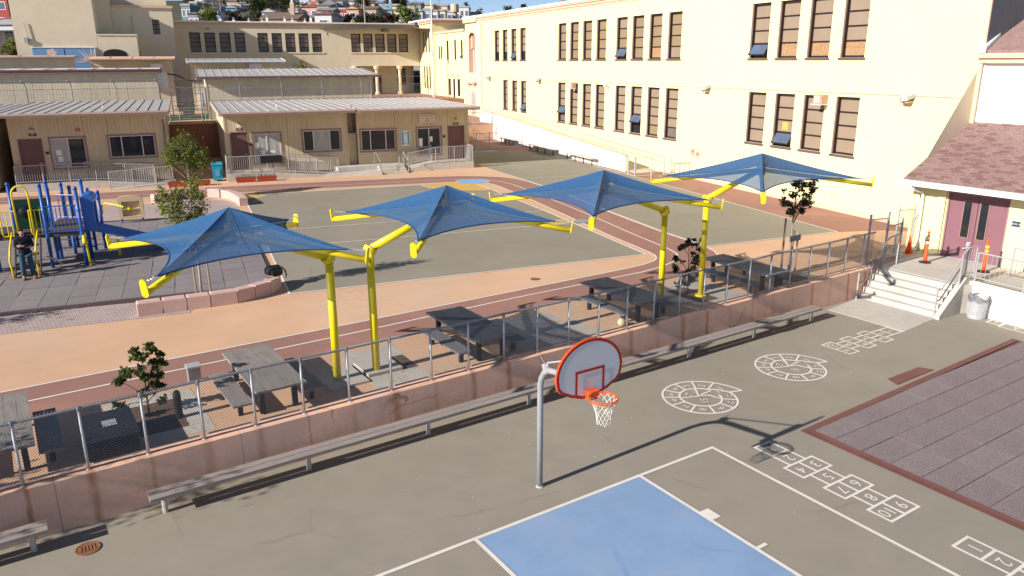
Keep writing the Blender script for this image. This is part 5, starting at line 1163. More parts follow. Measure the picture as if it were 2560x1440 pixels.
for bb, zz, h, w_, lb in ((15.3, 2.52, .42, .34, 'larger red notice on the cream wall near the ramp gate'), (14.8, 2.42, .30, .30, 'smaller red notice on the cream wall near the ramp gate')):
    q = MB(); q.box(25.37, 25.398, bb - w_ / 2, bb + w_ / 2, zz - h / 2, zz + h / 2); o_ = single(q, 'red_notice', mt['hornbox'], UF, (25.38, bb, zz), lb, 'sign', 'red notices'); q = MB(); q.box(25.366, 25.3695, bb - w_ / 2 + .04, bb + w_ / 2 - .04, zz - .02, zz + .08); part(q, 'print', mt['inkred'], o_)
q = MB(); 
for k in range(4): q.box(25.38, 25.399, 3.6 + k * .16, 3.7 + k * .16, 1.45, 1.8)
single(q, 'wall_vent', mt['reveal'], UF, (25.39, 3.9, 1.6), 'small slotted vent low on the cream wall behind the right tree', 'vent')
# flagpole
t = thing('flagpole', 'slim white flagpole before the end block', 'flagpole', UF, (23.55, 62, 3.92)); q = MB(); q.tube((23.55, 62, 3.92), (23.55, 62, 14.4), .11, .055, n=10); part(q, 'pole', mt['plaster'], t); q = MB(); q.lathe((23.55, 62, 14.4), [(.02, 0), (.14, .1), (.14, .16), (.0, .26)], 10); part(q, 'finial', mt['galvd'], t)
q = MB(); q.box(23.3, 23.9, 61.7, 61.95, 8.4, 9.0); part(q, 'equipment_box', mt['plaster'], t)
# ================================================================ SHADE UMBRELLAS
def umbrella(label, pa, pb, sgn, off, hx, hy, zc, zpost):
    t = thing('shade_umbrella', label, 'shade umbrella', LF, (pa, pb, ZU), 'blue cantilever shade umbrellas')
    zb = ZU; cx, cy = pa + sgn * off, pb; hub = Vector((cx, cy, zc + .42)); apex = Vector((cx, cy, zc + .92)); y_ = mt['yellow']
    q = MB(); q.tube((pa, pb, zb - .02), (pa, pb, zpost), .088, n=20); part(q, 'post', y_, t, True)
    q = MB(); q.lathe((pa, pb, zb), [(.17, 0), (.17, .03), (.1, .05)], 20); part(q, 'base_plate', y_, t)
    d = (hub - Vector((pa, pb, zpost))).normalized(); pt = Vector((pa, pb, zpost)); n_ = (d + Vector((0, 0, 1))).normalized()
    q = MB(); q.tube(pt - n_ * .03, pt + n_ * .03, .155, n=20); q.tube(pt + n_ * .034, pt + n_ * .075, .155, n=20); fl = part(q, 'flange', y_, t)
    q = MB()
    for k in range(6):
        a = k * math.pi / 3; x = n_.cross(Vector((0, 1, 0))).normalized(); yv = n_.cross(x); c = pt + (x * math.cos(a) + yv * math.sin(a)) * .125; q.tube(c - n_ * .06, c + n_ * .11, .016, n=6)
    part(q, 'bolts', mt['galvd'], fl)
    q = MB(); q.tube(pt + n_ * .05, hub, .085, n=18); part(q, 'main_arm', y_, t, True)
    q = MB(); q.lathe((cx, cy, zc + .26), [(.13, 0), (.13, .34), (.05, .36), (.05, .60)], 14); part(q, 'hub', y_, t)
    tips = [Vector((cx + sx * hx, cy + sy * hy, zc)) for sx, sy in ((-1, -1), (1, -1), (1, 1), (-1, 1))]
    fab = []
    for k, tp in enumerate(tips):
        v = (tp - hub).normalized()
        q = MB(); q.path([hub, hub + (tp - hub) * .55, tp], [.062, .06, .06], 14); part(q, 'rib_arm', y_, t, True)
        u = Vector((0, 0, 1)); u = (u - v * u.dot(v)).normalized(); s = v.cross(u)
        q = MB(); pr = []
        for i in range(9): a = math.pi * i / 8; pr.append(tp + s * (.062 * math.cos(a)) + u * (.19 + .062 * math.sin(a)))
        for i in range(9): a = math.pi + math.pi * i / 8; pr.append(tp + s * (.066 * math.cos(a)) + u * (-.01 + .066 * math.sin(a)))
        q.ext(pr, v * .022); part(q, 'tip_plate', y_, t)
        top = tp + u * .19; h = Vector((cx - tp.x, cy - tp.y, 0)).normalized(); fc = Vector((tp.x, tp.y, zc + .19)) + h * .34; fab.append(fc)
        q = MB(); L = (fc - top).length; m_ = max(3, int(L / .045))
        for i in range(m_):
            c0 = top.lerp(fc, i / m_); c1 = top.lerp(fc, (i + 1.25) / m_); w_ = s * .016 if i % 2 else u * .016
            q.path([c0 - w_, c1 - w_, c1 + w_, c0 + w_, c0 - w_], .006, 4)
        q.path([fc + s * .06 - h * .02, fc - h * .06, fc - s * .06 - h * .02], .012, 5)
        part(q, 'chain', mt['chain'], t)
    # fabric: four faces between the ridges, free edges drawn in
    N, T = 16, 12; V = []; Fc = []; idx = {}
    for k in range(4):
        c0, c1 = fab[k], fab[(k + 1) % 4]; mid = (c0 + c1) / 2; inw = Vector((cx - mid.x, cy - mid.y, 0)).normalized()
        W = (c1 - c0).length
        for j in range(T + 1):
            tt = j / T
            for i in range(N + 1):
                s = i / N; e = c0.lerp(c1, s); bow = 4 * s * (1 - s)
                e = e + inw * (.135 * W * bow) + Vector((0, 0, .05 * bow))
                p = apex.lerp(e, tt); p.z -= math.sin(math.pi * tt) * (.03 + .05 * bow); 
                if tt < .12: p.z = min(p.z, apex.z - .012 * (tt * 8) ** 2)
                V.append(tuple(p))
        o = k * (N + 1) * (T + 1)
        for j in range(T):
            for i in range(N): a = o + j * (N + 1) + i; Fc.append((a, a + 1, a + N + 2, a + N + 1))
    q = MB(); q.v = V; q.f = Fc; q.m = [0] * len(Fc); cn = part(q, 'canopy', mt['cloth'], t, True)
    hem = MB(); ridge = MB()
    for k in range(4):
        o = k * (N + 1) * (T + 1) + T * (N + 1); hem.path([V[o + i] for i in range(N + 1)], .016, 5)
        o = k * (N + 1) * (T + 1); m_ = N // 2; 
        if k in (0, 2): ridge.path([Vector(V[o + j * (N + 1) + m_]) + Vector((0, 0, .003)) for j in range(1, T + 1)], .005, 4)
    dk = mt.get('hem') or mt.setdefault('hem', M('dark_blue_webbing', (.02, .07, .20), .8, .1, 6)); part(hem, 'hem', dk, cn); part(ridge, 'seam', dk, cn)
    return t
umbrella('blue shade umbrella at the left, its post behind the first picnic table', 5.09, 1.42, -1, 1.95, 1.95, 2.05, 4.15, 3.74)
umbrella('blue shade umbrella second from the left, standing beside the first post', 6.03, 1.42, 1, 1.97, 1.95, 2.15, 4.15, 3.80)
umbrella('blue shade umbrella third from the left, over the middle of the courts', 15.4, 1.86, -1, 2.35, 2.2, 2.2, 4.05, 3.58)
umbrella('blue shade umbrella farthest right, before the cream building', 16.67, 1.46, 1, 2.3, 2.48, 2.15, 4.14, 3.86)

# ================================================================ PICNIC TABLES AND SLABS
def picnic(label, a, wmat='wood'):
    cz = 1.72; t = thing('picnic_table', label, 'picnic table', LF, (a, cz, ZU), 'picnic tables behind the low fence')
    for k in range(5):
        q = MB(); x0 = a - .515 + k * .207; q.box(x0 + .003, x0 + .203, cz - 1.32 + rng.uniform(-.008, .008), cz + 1.35 + rng.uniform(-.008, .008), ZU + .56, ZU + .605 + rng.uniform(-.002, .003)); part(q, 'plank', mt[wmat], t)
    for s in (-1, 1):
        for k in range(2):
            q = MB(); x0 = a + s * .74 - .20 + k * .2; q.box(x0 + .003, x0 + .197, cz - 1.12, cz + .86, ZU + .29, ZU + .33 + rng.uniform(-.002, .003)); part(q, 'bench_plank', mt[wmat], t)
        for y in (cz - .85, cz + .6): q = MB(); q.box(a + s * .74 - .045, a + s * .74 + .045, y - .045, y + .045, ZU, ZU + .289); part(q, 'bench_leg', mt['black'], t)
        for y in (cz - 1.0, cz + 1.0): q = MB(); q.box(a + s * .34 - .05, a + s * .34 + .05, y - .05, y + .05, ZU, ZU + .559); part(q, 'leg', mt['black'], t)
    for y in (cz - 1.0, cz + 1.0): q = MB(); q.box(a - .289, a + .289, y - .03, y + .03, ZU + .48, ZU + .559); part(q, 'cross_beam', mt['black'], t)
    return t
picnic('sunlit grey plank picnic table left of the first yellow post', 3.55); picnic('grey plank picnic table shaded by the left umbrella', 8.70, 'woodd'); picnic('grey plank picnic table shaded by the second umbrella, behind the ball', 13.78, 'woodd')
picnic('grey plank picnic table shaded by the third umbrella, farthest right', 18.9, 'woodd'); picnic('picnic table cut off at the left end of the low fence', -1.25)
mb = MB()
def slab(a0, a1, b0, b1, k=1, h=0): mb.box(a0, a1, b0, b1, ZU - .02, ZU + .004 * k + h)
slab(.55, 2.25, .55, .95); slab(.55, .95, .96, 2.9); slab(1.85, 2.25, .96, 2.9); slab(.96, 1.84, 2.5, 2.9)
slab(4.75, 5.65, .95, 2.05, 1, .05); slab(5.66, 7.0, .4, 1.2); slab(5.75, 6.6, 1.21, 2.1, 1, .07); slab(5.66, 7.1, 2.11, 2.9)
slab(9.55, 11.9, 2.0, 2.9); slab(9.6, 12.1, 1.0, 1.9); slab(9.7, 12.3, .42, .92)
slab(14.95, 15.9, 1.1, 2.2, 1, .04); slab(15.95, 18.0, .55, .95); slab(16.1, 17.9, 2.4, 2.9); slab(15.95, 16.1, .96, 2.8); slab(16.95, 17.9, .96, 2.39)
slab(19.9, 20.25, .5, 2.2); slab(21.1, 21.6, .5, 2.2); slab(20.26, 21.09, 1.9, 2.2)
ground(mb, 'concrete_slabs', mt['concrete'], LF)
mb = MB()
for (a0, a1, b0, b1) in ((.96, 1.84, .96, 2.49), (5.66, 5.74, 1.21, 2.1), (6.61, 7.0, 1.21, 2.1), (16.11, 16.94, .96, 2.39), (20.26, 21.09, .5, 1.89)): mb.flat([(a0, b0), (a1, b0), (a1, b1), (a0, b1)], ZU + .005)
ground(mb, 'tree_pits', mt['soil'], LF)
mb = MB()
for k in range(260):
    a0, a1, b0, b1 = rng.choice(((.6, 2.6, .4, 2.8), (16, 17.6, .6, 2.6), (20, 21.4, .5, 2), (4.6, 7.4, .4, 1.2))); a, b = rng.uniform(a0, a1), rng.uniform(b0, b1); r = rng.uniform(.02, .045); t_ = rng.uniform(0, 6.28)
    mb.face([(a, b, ZU + .02), (a + r * math.cos(t_), b + r * math.sin(t_), ZU + .03), (a + 1.7 * r * math.cos(t_ + .4), b + 1.7 * r * math.sin(t_ + .4), ZU + .022)])
o = ground(mb, 'fallen_leaves', M('dry_leaf', (.25, .16, .07), .9, .2, 9), LF); o['kind'] = 'stuff'
# black chest and post by the left tree, grey pedestal, ball
t = thing('storage_chest', 'low black chest standing in the shade before the left small tree', 'chest', LF, (.45, 1.0, ZU), local=True)
q = MB(); q.box(-.42, .42, -.62, .62, 0, .34); part(q, 'body', mt['blackp'], t); q = MB(); q.box(-.45, .45, -.66, .66, .341, .40); part(q, 'lid', mt['blackp'], t)
q = MB(); q.box(-.10, .14, -.1, .18, .401, .41); part(q, 'glint_patch', mt['rail'], t)  # pale grey patch painted in for the glint on the lid
q = MB(); q.lathe((1.75, 1.45, ZU), [(.075, 0), (.075, .5), (.06, .57), (.02, .6)], 12); single(q, 'black_bollard', mt['blackp'], LF, (1.75, 1.45, ZU), 'black round-topped post beside the left small tree', 'bollard')
t = thing('utility_pedestal', 'small grey utility pedestal behind the fence, left of the sunlit picnic table', 'utility box', LF, (2.42, 3.2, ZU), local=True)
q = MB(); q.box(-.13, .13, -.10, .10, 0, .36); part(q, 'body', mt['galvd'], t); q = MB(); q.ext([(-.15, -.13, .361), (-.15, .12, .361), (-.15, .12, .42), (-.15, -.13, .40)], (.3, 0, 0)); part(q, 'lid', mt['galv'], t)
q = MB()
for i in range(1): q.lathe((0, 0, 0), [(.0, 0)] + [(.115 * math.sin(math.pi * k / 12), .115 - .115 * math.cos(math.pi * k / 12)) for k in range(1, 12)] + [(.0, .23)], 24)
bl = single(q, 'playground_ball', mt['ball'], LF, (12.82, .68, ZU), 'pale yellow play ball lying by the fence below the third picnic table', 'ball', local=True, smooth=True)
q = MB()
for k in range(3): a = k * math.pi / 3; q.path([(.116 * math.cos(a) * math.cos(t), .116 * math.sin(a) * math.cos(t), .115 + .116 * math.sin(t)) for t in [i * math.pi / 12 for i in range(25)]], .003, 4)
part(q, 'groove', mt['galvd'], bl)

# ================================================================ BASKETBALL HOOP
HP = thing('basketball_hoop', 'basketball hoop with red-edged white fan backboard on a bent grey pole', 'basketball hoop', LF, (7.14, -3.50, 0), local=True)
q = MB(); q.path([(0, 0, -.02), (0, 0, 1.9), (0, 0, 2.08), (0, -.04, 2.24), (0, -.13, 2.38), (0, -.27, 2.47), (0, -.45, 2.50), (0, -1.30, 2.60)], [.057, .057, .057, .058, .058, .057, .055, .05], 18); part(q, 'pole', mt['polegrey'], HP, True)
q = MB(); q.lathe((0, 0, 0), [(.075, 0), (.07, .02), (.06, .025)], 16); part(q, 'base_collar', mt['concrete'], HP)
q = MB(); q.tube((0, -.22, 2.52), (0, -.22, 2.60), .02, n=8); q.path([(0, -.22, 2.60), (0, -1.33, 3.05)], .017, 8); part(q, 'brace_rod', mt['galv'], HP)
q = MB(); q.tube((0, -.20, 2.40), (0, -.14, 2.56), .066, n=14); q.bar((.03, -.14, 2.5), (-.06, -.08, 2.70), .012, .012); part(q, 'clamp', mt['rail'], HP)
q = MB(); q.box(-.05, .05, -1.36, -1.29, 2.45, 3.1); q.bar((-.35, -1.345, 2.8), (.35, -1.345, 2.8), .03, .04); part(q, 'mount', mt['galv'], HP)
def fan(s, n=26):
    "outline of the fan board pulled in by s"
    cy = .44; P = [(-.15 + s * .3, 0 + s), (.15 - s * .3, s)]
    P += [(.40 - s * .55, .085 + s * .83), (.60 - s * .75, .19 + s * .62), (.675 - s, .29 + s * .2)]
    P += [((.70 - s) * math.cos(math.pi * k / n), cy + (.60 - s) * math.sin(math.pi * k / n)) for k in range(n + 1)]
    P += [(-.675 + s, .29 + s * .2), (-.60 + s * .75, .19 + s * .62), (-.40 + s * .55, .085 + s * .83)]
    return P
yb, zb_ = -1.375, 2.38
q = MB(); q.ext([(x, yb, zb_ + z) for x, z in fan(.004)], (0, -.035, 0)); part(q, 'backboard', mt['board'], HP)
fo, fi = fan(0), fan(.052); q = MB(); y1, y0 = yb - .039, yb + .003; n = len(fo)
for k in range(n):
    j = (k + 1) % n
    q.face([(fo[k][0], y1, zb_ + fo[k][1]), (fo[j][0], y1, zb_ + fo[j][1]), (fi[j][0], y1, zb_ + fi[j][1]), (fi[k][0], y1, zb_ + fi[k][1])])
part(q, 'border', mt['red'], HP)
q = MB()
for k in range(n):
    j = (k + 1) % n; q.face([(fo[k][0], y0, zb_ + fo[k][1]), (fo[j][0], y0, zb_ + fo[j][1]), (fo[j][0], y1, zb_ + fo[j][1]), (fo[k][0], y1, zb_ + fo[k][1])])
part(q, 'rim_edge', mt['orangered'], HP)
q = MB(); ya = yb - .041
q.box(-.31, -.265, ya - .002, ya, zb_ + .05, zb_ + .47); q.box(.265, .31, ya - .002, ya, zb_ + .05, zb_ + .47); q.box(-.31, .31, ya - .0025, ya - .0005, zb_ + .471, zb_ + .516); part(q, 'target_square', mt['red'], HP)
zr = 2.50; yc = -1.42 - .10 - .245
q = MB(); q.box(-.09, .09, -1.56, -1.418, zr - .11, zr + .03); part(q, 'rim_bracket', mt['orangered'], HP)
q = MB()
for dz, r in ((0, .0125), (-.035, .010)): q.path([(.235 * math.cos(2 * math.pi * k / 40), yc + .235 * math.sin(2 * math.pi * k / 40), zr + dz) for k in range(41)], r, 8, False)
for s in (-1, 1): q.bar((s * .08, -1.55, zr - .02), (s * .14, yc + .19, zr - .02), .014, .03)
part(q, 'rim', mt['orangered'], HP, True)
q = MB(); nn = 12; rows = 6
def np_(k, j):
    f = j / rows; r = .228 * (1 - f) + .115 * f - .03 * math.sin(math.pi * f); a = 2 * math.pi * (k + (j % 2) * .5) / nn
    sag = .012 * math.sin(k * 2.1 + j); return Vector((r * math.cos(a) + .02 * f, yc + r * math.sin(a), zr - .02 - .40 * f - .05 * f * math.cos(a + 2.4) + sag * f))
for j in range(rows):
    for k in range(nn):
        for dk in ((0, -1) if j % 2 == 0 else (0, 1)):
            p, e = np_(k, j), np_(k + dk, j + 1); m_ = (p + e) / 2 + Vector((0, 0, -.006)); q.path([p, m_, e], .0045, 4, False)
for k in range(0, nn, 5): p = np_(k, rows); q.path([p, p + Vector((.01, .01, -.05))], .004, 4)
part(q, 'net', mt['net'], HP)

# ================================================================ PLANTER BLOCKS, BACKPACK, PLAY PANEL
def block(pts, h, label=None):
    "one tapered seat block from front-left to front-right, its back found inward"
    return pts
def blocks(line, depth, h, labels, side, grp):
    for k in range(len(line) - 1):
        p, q_ = Vector((*line[k], 0)), Vector((*line[k + 1], 0)); d = (q_ - p).normalized(); n_ = Vector((-d.y, d.x, 0)) * side
        g = .012; a0, a1 = p + d * g, q_ - d * g; b0, b1 = p + d * g + n_ * depth, q_ - d * g + n_ * depth
        e = .025; q = MB(); zt = ZU + h
        q.prism([(v.x, v.y) for v in (a0, a1, b1, b0)], ZU - .01, zt - e)
        c = (a0 + a1 + b0 + b1) / 4; top = [v + (c - v).normalized() * e * 1.3 for v in (a0, a1, b1, b0)]
        lo_ = [(v.x, v.y, zt - e) for v in (a0, a1, b1, b0)]; hi_ = [(v.x, v.y, zt) for v in top]
        for i in range(4): j = (i + 1) % 4; q.face([lo_[i], lo_[j], hi_[j], hi_[i]])
        q.face(hi_)
        single(q, 'seat_block', mt['block'], UF, (c.x, c.y, ZU), labels[k], 'seat block', grp)
nl = ['first', 'second', 'third', 'fourth']
blocks([(-4.22, -.68), (-3.56, -.60), (-2.92, -.55), (-2.28, -.50), (-1.52, -.40), (-1.0, -.14), (-.52, .20), (-.22, .62), (-.10, 1.35)], .36, .40,
       ['pink concrete seat block at the left end of the near row', 'pink seat block second from the left end of the near row', 'pink seat block third from the left end of the near row', 'pink seat block fourth from the left in the near row, before the curve', 'pink seat block starting the curve of the near row', 'pink seat block in the middle of the near curve', 'pink seat block just before the backpack in the near row', 'pink seat block under the black backpack at the end of the near row'], 1, 'near row of pink seat blocks')
blocks([(-4.3, 19.3), (-3.4, 19.75), (-2.45, 20.15), (-1.75, 20.25), (-1.1, 19.75), (-.72, 18.9), (-.5, 17.75), (-.35, 16.6)], -.4, .42,
       ['shaded pink seat block at the left end of the far row', 'pink seat block second from the left in the far row', 'pink seat block by the trunk of the far tree', 'pink seat block right of the far tree trunk', 'pink seat block at the far corner of the far row', 'pink seat block after the corner of the far row', 'pink seat block nearest the large court in the far row'], -1, 'far row of pink seat blocks')
t = thing('backpack', 'black backpack with loose straps lying on the last near seat block', 'backpack', UF, (-.32, 1.05, ZU + .41), rot=.3, local=True)
def blob(pts, radii, sub=2):
    "smooth lump grown from a chain of points"
    me = bpy.data.meshes.new('b'); me.from_pydata([tuple(p) for p in pts], [(i, i + 1) for i in range(len(pts) - 1)], [])
    return skinmesh(me, radii, sub)
def skinmesh(me, radii, sub=2):
    o = bpy.data.objects.new('b', me); COL.objects.link(o); o.modifiers.new('s', 'SKIN'); me.skin_vertices or None
    if not me.skin_vertices: 
        bm = bmesh.new(); bm.from_mesh(me); bm.verts.layers.skin.verify(); bm.to_mesh(me); bm.free()
    for v, r in zip(me.skin_vertices[0].data, radii): v.radius = (r, r) if not isinstance(r, tuple) else r
    me.skin_vertices[0].data[0].use_root = True
    s = o.modifiers.new('u', 'SUBSURF'); s.levels = sub; s.render_levels = sub
    dg = bpy.context.evaluated_depsgraph_get(); r = bpy.data.meshes.new_from_object(o.evaluated_get(dg))
    bpy.data.objects.remove(o)
    r.polygons.foreach_set('use_smooth', [True] * len(r.polygons)); return r
def bag(x0, x1, y0, y1, h, e, n=6):
    q = MB(); P = lambda s, z: [((x0 + x1) / 2 + (x1 - x0) / 2 * s * math.copysign(abs(math.cos(a)) ** .45, math.cos(a)), (y0 + y1) / 2 + (y1 - y0) / 2 * s * math.copysign(abs(math.sin(a)) ** .55, math.sin(a)) + .02 * math.sin(3 * a + z * 9), z + .012 * math.sin(2 * a)) for a in [2 * math.pi * k / 24 for k in range(24)]]
    R_ = [P(.82, 0), P(1, h * .15), P(1.02, h * .5), P(.96, h * .8), P(.8, h * .97), P(.4, h)]
    for k in range(5):
        for t_ in range(24): u = (t_ + 1) % 24; q.face([R_[k][t_], R_[k][u], R_[k + 1][u], R_[k + 1][t_]])
    q.face(R_[5]); return q
part(bag(-.26, .26, -.17, .19, .26, .05), 'bag', mt['black'], t, True)
part(bag(-.16, .17, -.27, -.14, .19, .04), 'pocket', mt['blackp'], t, True)
q = MB(); q.path([(.2, .05, .2), (.34, .08, .16), (.42, .06, -.05), (.40, .03, -.22)], .014, 6); q.path([(.2, -.05, .18), (.36, -.06, .10), (.38, -.10, -.1)], .014, 6); q.path([(-.3, -.1, .02), (-.28, -.24, -.1), (-.1, -.30, -.22), (.1, -.26, -.18)], .012, 6); part(q, 'strap', mt['black'], t)
q = MB(); q.box(-.34, -.02, -.33, -.30, -.24, .0); part(q, 'mesh_flap', mt['blackp'], t)
t = thing('activity_board', 'tan moulded play panel with two shelves on short blue feet', 'play panel', UF, (-5.05, 14.2, ZU), local=True)
n = 10; out = [(-.50, .22), (.50, .22), (.52, 1.06)] + [(.52 * math.cos(math.pi * k / n), 1.06 + .18 * math.sin(math.pi * k / n)) for k in range(1, n)] + [(-.52, 1.06)]
q = MB(); q.ext([(x, .06, z) for x, z in out], (0, .05, 0)); part(q, 'back_panel', mt['playtan'], t)
q = MB()
for (x0, x1, z0, z1) in ((-.5, -.36, .22, 1.0), (.36, .5, .22, 1.0), (-.36, .36, .22, .32), (-.36, .36, .62, .66)): q.box(x0, x1, -.08, .058, z0, z1)
q.ext([(x, .058, z) for x, z in [(-.5, .98), (.5, .98), (.52, 1.06)] + out[3:]], (0, -.14, 0)); part(q, 'frame', mt['playtan'], t)
q = MB()
for z in (.40, .48, .56, .74, .82): q.box(-.30, .30, .050, .057, z, z + .012)
part(q, 'moulded_lines', mt['siding'], t)
q = MB(); q.ext([(-.05, .052, .88), (.05, .052, .88), (0, .052, .96)], (0, .004, 0)); part(q, 'moulded_mark', mt['siding'], t)
for s in (-.42, .42): q = MB(); q.tube((s, .0, 0), (s, .0, .24), .04, n=10); part(q, 'foot', mt['playblue2'], t)

# ================================================================ PLAY SET
PS = thing('play_structure', 'blue and yellow playground structure with slide, posts and a green panel', 'play structure', UF, (-7.5, 7, ZU))
zd_ = 2.15; zg = ZU + .03
posts = [(-8.78, 6.45, 3.6), (-8.36, 7.75, 3.78), (-7.2, 6.42, 3.86), (-7.2, 7.75, 3.80), (-6.14, 6.35, 3.70), (-6.08, 7.55, 3.8), (-7.45, 9.5, 3.3), (-7.0, 9.6, 3.45), (-6.75, 9.7, 3.3), (-6.05, 8.75, 3.3), (-5.75, 9.0, 3.15)]
for (a, b_, h) in posts:
    q = MB(); q.tube((a, b_, zg), (a, b_, h), .058, n=14); q.lathe((a, b_, h), [(.066, -.08), (.066, 0), (.03, .04)], 12); p_ = part(q, 'post', mt['playblue2'], PS, True)
    q = MB(); q.lathe((a, b_, zd_ + .72), [(.07, 0), (.07, .08)], 12); q.lathe((a, b_, zd_ - .06), [(.07, 0), (.07, .08)], 12); part(q, 'collar', mt['playblue'], p_)
q = MB(); q.box(-8.8, -7.22, 6.45, 7.9, zd_ - .12, zd_); q.box(-7.219, -6.1, 6.4, 7.6, zd_ - .12, zd_ - .002); q.prism([(-7.419, 7.601), (-6.1, 7.601), (-5.9, 8.9), (-7.2, 9.5)], zd_ - .12, zd_ - .001); part(q, 'deck', mt['playdeck'], PS)
q = MB(); q.box(-8.32, -7.22, 7.72, 7.78, zd_ + .02, 3.2); gp_ = part(q, 'green_panel', mt['playgreen'], PS)
q = MB(); q.lathe((0, 0, 0), [(.22, 0), (.22, .03)], 20); 
q2 = MB(); q2.v = [(-7.98 + x, 7.705 - z, zd_ + .62 + y) for x, y, z in q.v]; q2.f = q.f; q2.m = q.m; part(q2, 'bubble_ring', mt['blackp'], gp_)
q = MB(); q.lathe((0, 0, 0), [(.19 * math.cos(k * .3), .15 * math.sin(k * .3)) for k in range(6)], 20); q2 = MB(); q2.v = [(-7.98 + x, 7.68 - z, zd_ + .62 + y) for x, y, z in q.v]; q2.f = q.f; q2.m = q.m; part(q2, 'bubble_window', mt['glass'], gp_, True)
def bars(name, p, q_, z0, z1, n_, matn, r=.018, ends=True):
    b = MB(); p, q_ = Vector((*p, 0)), Vector((*q_, 0)); u = Vector((0, 0, 1))
    b.tube(p + u * z0, q_ + u * z0, r * 1.15, n=8); b.tube(p + u * z1, q_ + u * z1, r * 1.15, n=8)
    for k in range(n_):
        c = p.lerp(q_, (k + .5) / n_); b.tube(c + u * z0, c + u * z1, r * .8, n=6)
    return part(b, name, mt[matn], PS)
bars('bar_railing', (-7.36, 6.4), (-6.18, 6.33), zd_ + .06, zd_ + .95, 10, 'playblue2'); bars('bar_railing', (-7.2, 9.45), (-6.05, 8.8), zd_ + .06, zd_ + .9, 9, 'playblue2'); bars('bar_railing', (-7.42, 7.9), (-7.45, 9.4), zd_ + .06, zd_ + .9, 9, 'playblue2')
for s in (-8.27, -7.42):
    q = MB(); q.path([(s - .22, 6.40, zd_ + .86), (s - .22, 6.40, zd_ + .1), (s - .18, 6.40, zd_ + .02), (s + .10, 6.40, zd_ + .02)], .02, 8); q.tube((s - .05, 6.4, zd_ + .02), (s - .05, 6.4, zd_ + .86), .016, n=6); q.tube((s + .1, 6.4, zd_ + .02), (s + .1, 6.4, zd_ + .86), .016, n=6); q.tube((s - .25, 6.4, zd_ + .86), (s + .2, 6.4, zd_ + .86), .02, n=8); part(q, 'yellow_bars', mt['yellow'], PS)
q = MB(); q.path([(-8.02, 6.36, zd_ + .1), (-8.04, 6.36, 3.55)] + [(-7.80 - .24 * math.cos(math.pi * k / 10), 6.36, 3.55 + .30 * math.sin(math.pi * k / 10)) for k in range(1, 10)] + [(-7.56, 6.36, 3.55), (-7.56, 6.36, zd_ - .1)], .030, 12); part(q, 'yellow_arch', mt['yellow'], PS, True)
# stair with yellow side rails
for k in range(4): q = MB(); b_ = 5.45 + k * .24; q.box(-8.12, -7.5, b_, b_ + .26, zg + .08 + k * .26, zg + .13 + k * .26); part(q, 'stair_tread', mt['playdeck'], PS)
for s in (-8.19, -7.45):
    q = MB(); q.path([(s, 5.30, zg), (s - .01, 5.30, zg + .32), (s - .02, 5.22, zg + .62), (s, 5.5, zg + 1.0), (s + .05, 5.95, zg + 1.42)], .030, 10); part(q, 'yellow_handrail', mt['yellow'], PS, True)
    q = MB(); q.bar((s + .03, 5.4, zg + .02), (s + .03, 6.4, zd_ - .1), .03, .16); part(q, 'stringer', mt['playdeck'], PS)
# slide: hood panel, bed with raised sides
for y_ in (6.72, 7.62): q = MB(); q.box(-6.08, -5.70, y_, y_ + .07, zd_ - .05, 3.2); part(q, 'slide_hood_side', mt['playblue'], PS)
q = MB(); q.ext([(-5.68, 6.70, 3.1)] + [(-5.88 + .22 * math.cos(math.pi * k / 8), 6.70, 3.18 + .2 * math.sin(math.pi * k / 8)) for k in range(9)] + [(-6.08, 6.70, 3.1)], (0, 1.0, 0)); part(q, 'slide_hood', mt['playblue'], PS)
sdir = Vector((2.65, 1.05, -1.05)); s0 = Vector((-5.98, 6.98, zd_ - .02)); side = Vector((-.37, .93, 0)) * .56
q = MB(); q.ext([s0 + Vector((0, 0, .26)), s0, s0 + sdir, s0 + sdir + Vector((.3, .12, 0)), s0 + sdir + Vector((.3, .12, .14)), s0 + sdir + Vector((0, 0, .22))], side.normalized() * .05); q.ext([v + side for v in (s0 + Vector((0, 0, .26)), s0, s0 + sdir, s0 + sdir + Vector((.3, .12, 0)), s0 + sdir + Vector((.3, .12, .14)), s0 + sdir + Vector((0, 0, .22)))], side.normalized() * .05); part(q, 'slide_side', mt['playblue'], PS)
q = MB(); q.ext([s0 + Vector((-.1, 0, 0)), s0 + side + Vector((-.1, 0, 0)), s0 + side + sdir, s0 + sdir], (0, 0, -.035)); q.ext([s0 + sdir, s0 + side + sdir, s0 + side + sdir + Vector((.3, .12, .0)), s0 + sdir + Vector((.3, .12, .0))], (0, 0, -.035)); part(q, 'slide_bed', mt['playblue'], PS)
q = MB(); q.box(-5.2, -5.12, 7.5, 7.58, zg, zd_ - .45); part(q, 'slide_support', mt['yellow'], PS)
q = MB(); q.path([(-6.0, 6.22, zg), (-6.05, 6.24, zg + .75), (-6.10, 6.24, 1.95)], .035, 10); part(q, 'yellow_tube', mt['yellow'], PS, True)
q = MB(); q.path([(-6.10, 6.24, 2.06), (-6.09, 6.20, 1.92), (-6.05, 6.05, 1.80)], [.04, .06, .09], 14); part(q, 'talk_horn', mt['yellow'], PS, True)
q = MB(); q.path([(-5.68, 8.9, 2.3), (-5.66, 8.85, 2.62), (-5.5, 8.75, 2.72), (-5.1, 8.5, 2.66), (-4.75, 8.3, 2.55), (-4.62, 8.25, 2.50)], [.03, .03, .03, .03, .04, .085], 12); part(q, 'talk_horn', mt['yellow'], PS, True)
for k, z in enumerate((1.2, 1.5, 1.8)): q = MB(); q.tube((-7.2, 8.6, z), (-5.95, 8.3, z), .022, n=8); part(q, 'rung', mt['playdeck'], PS)
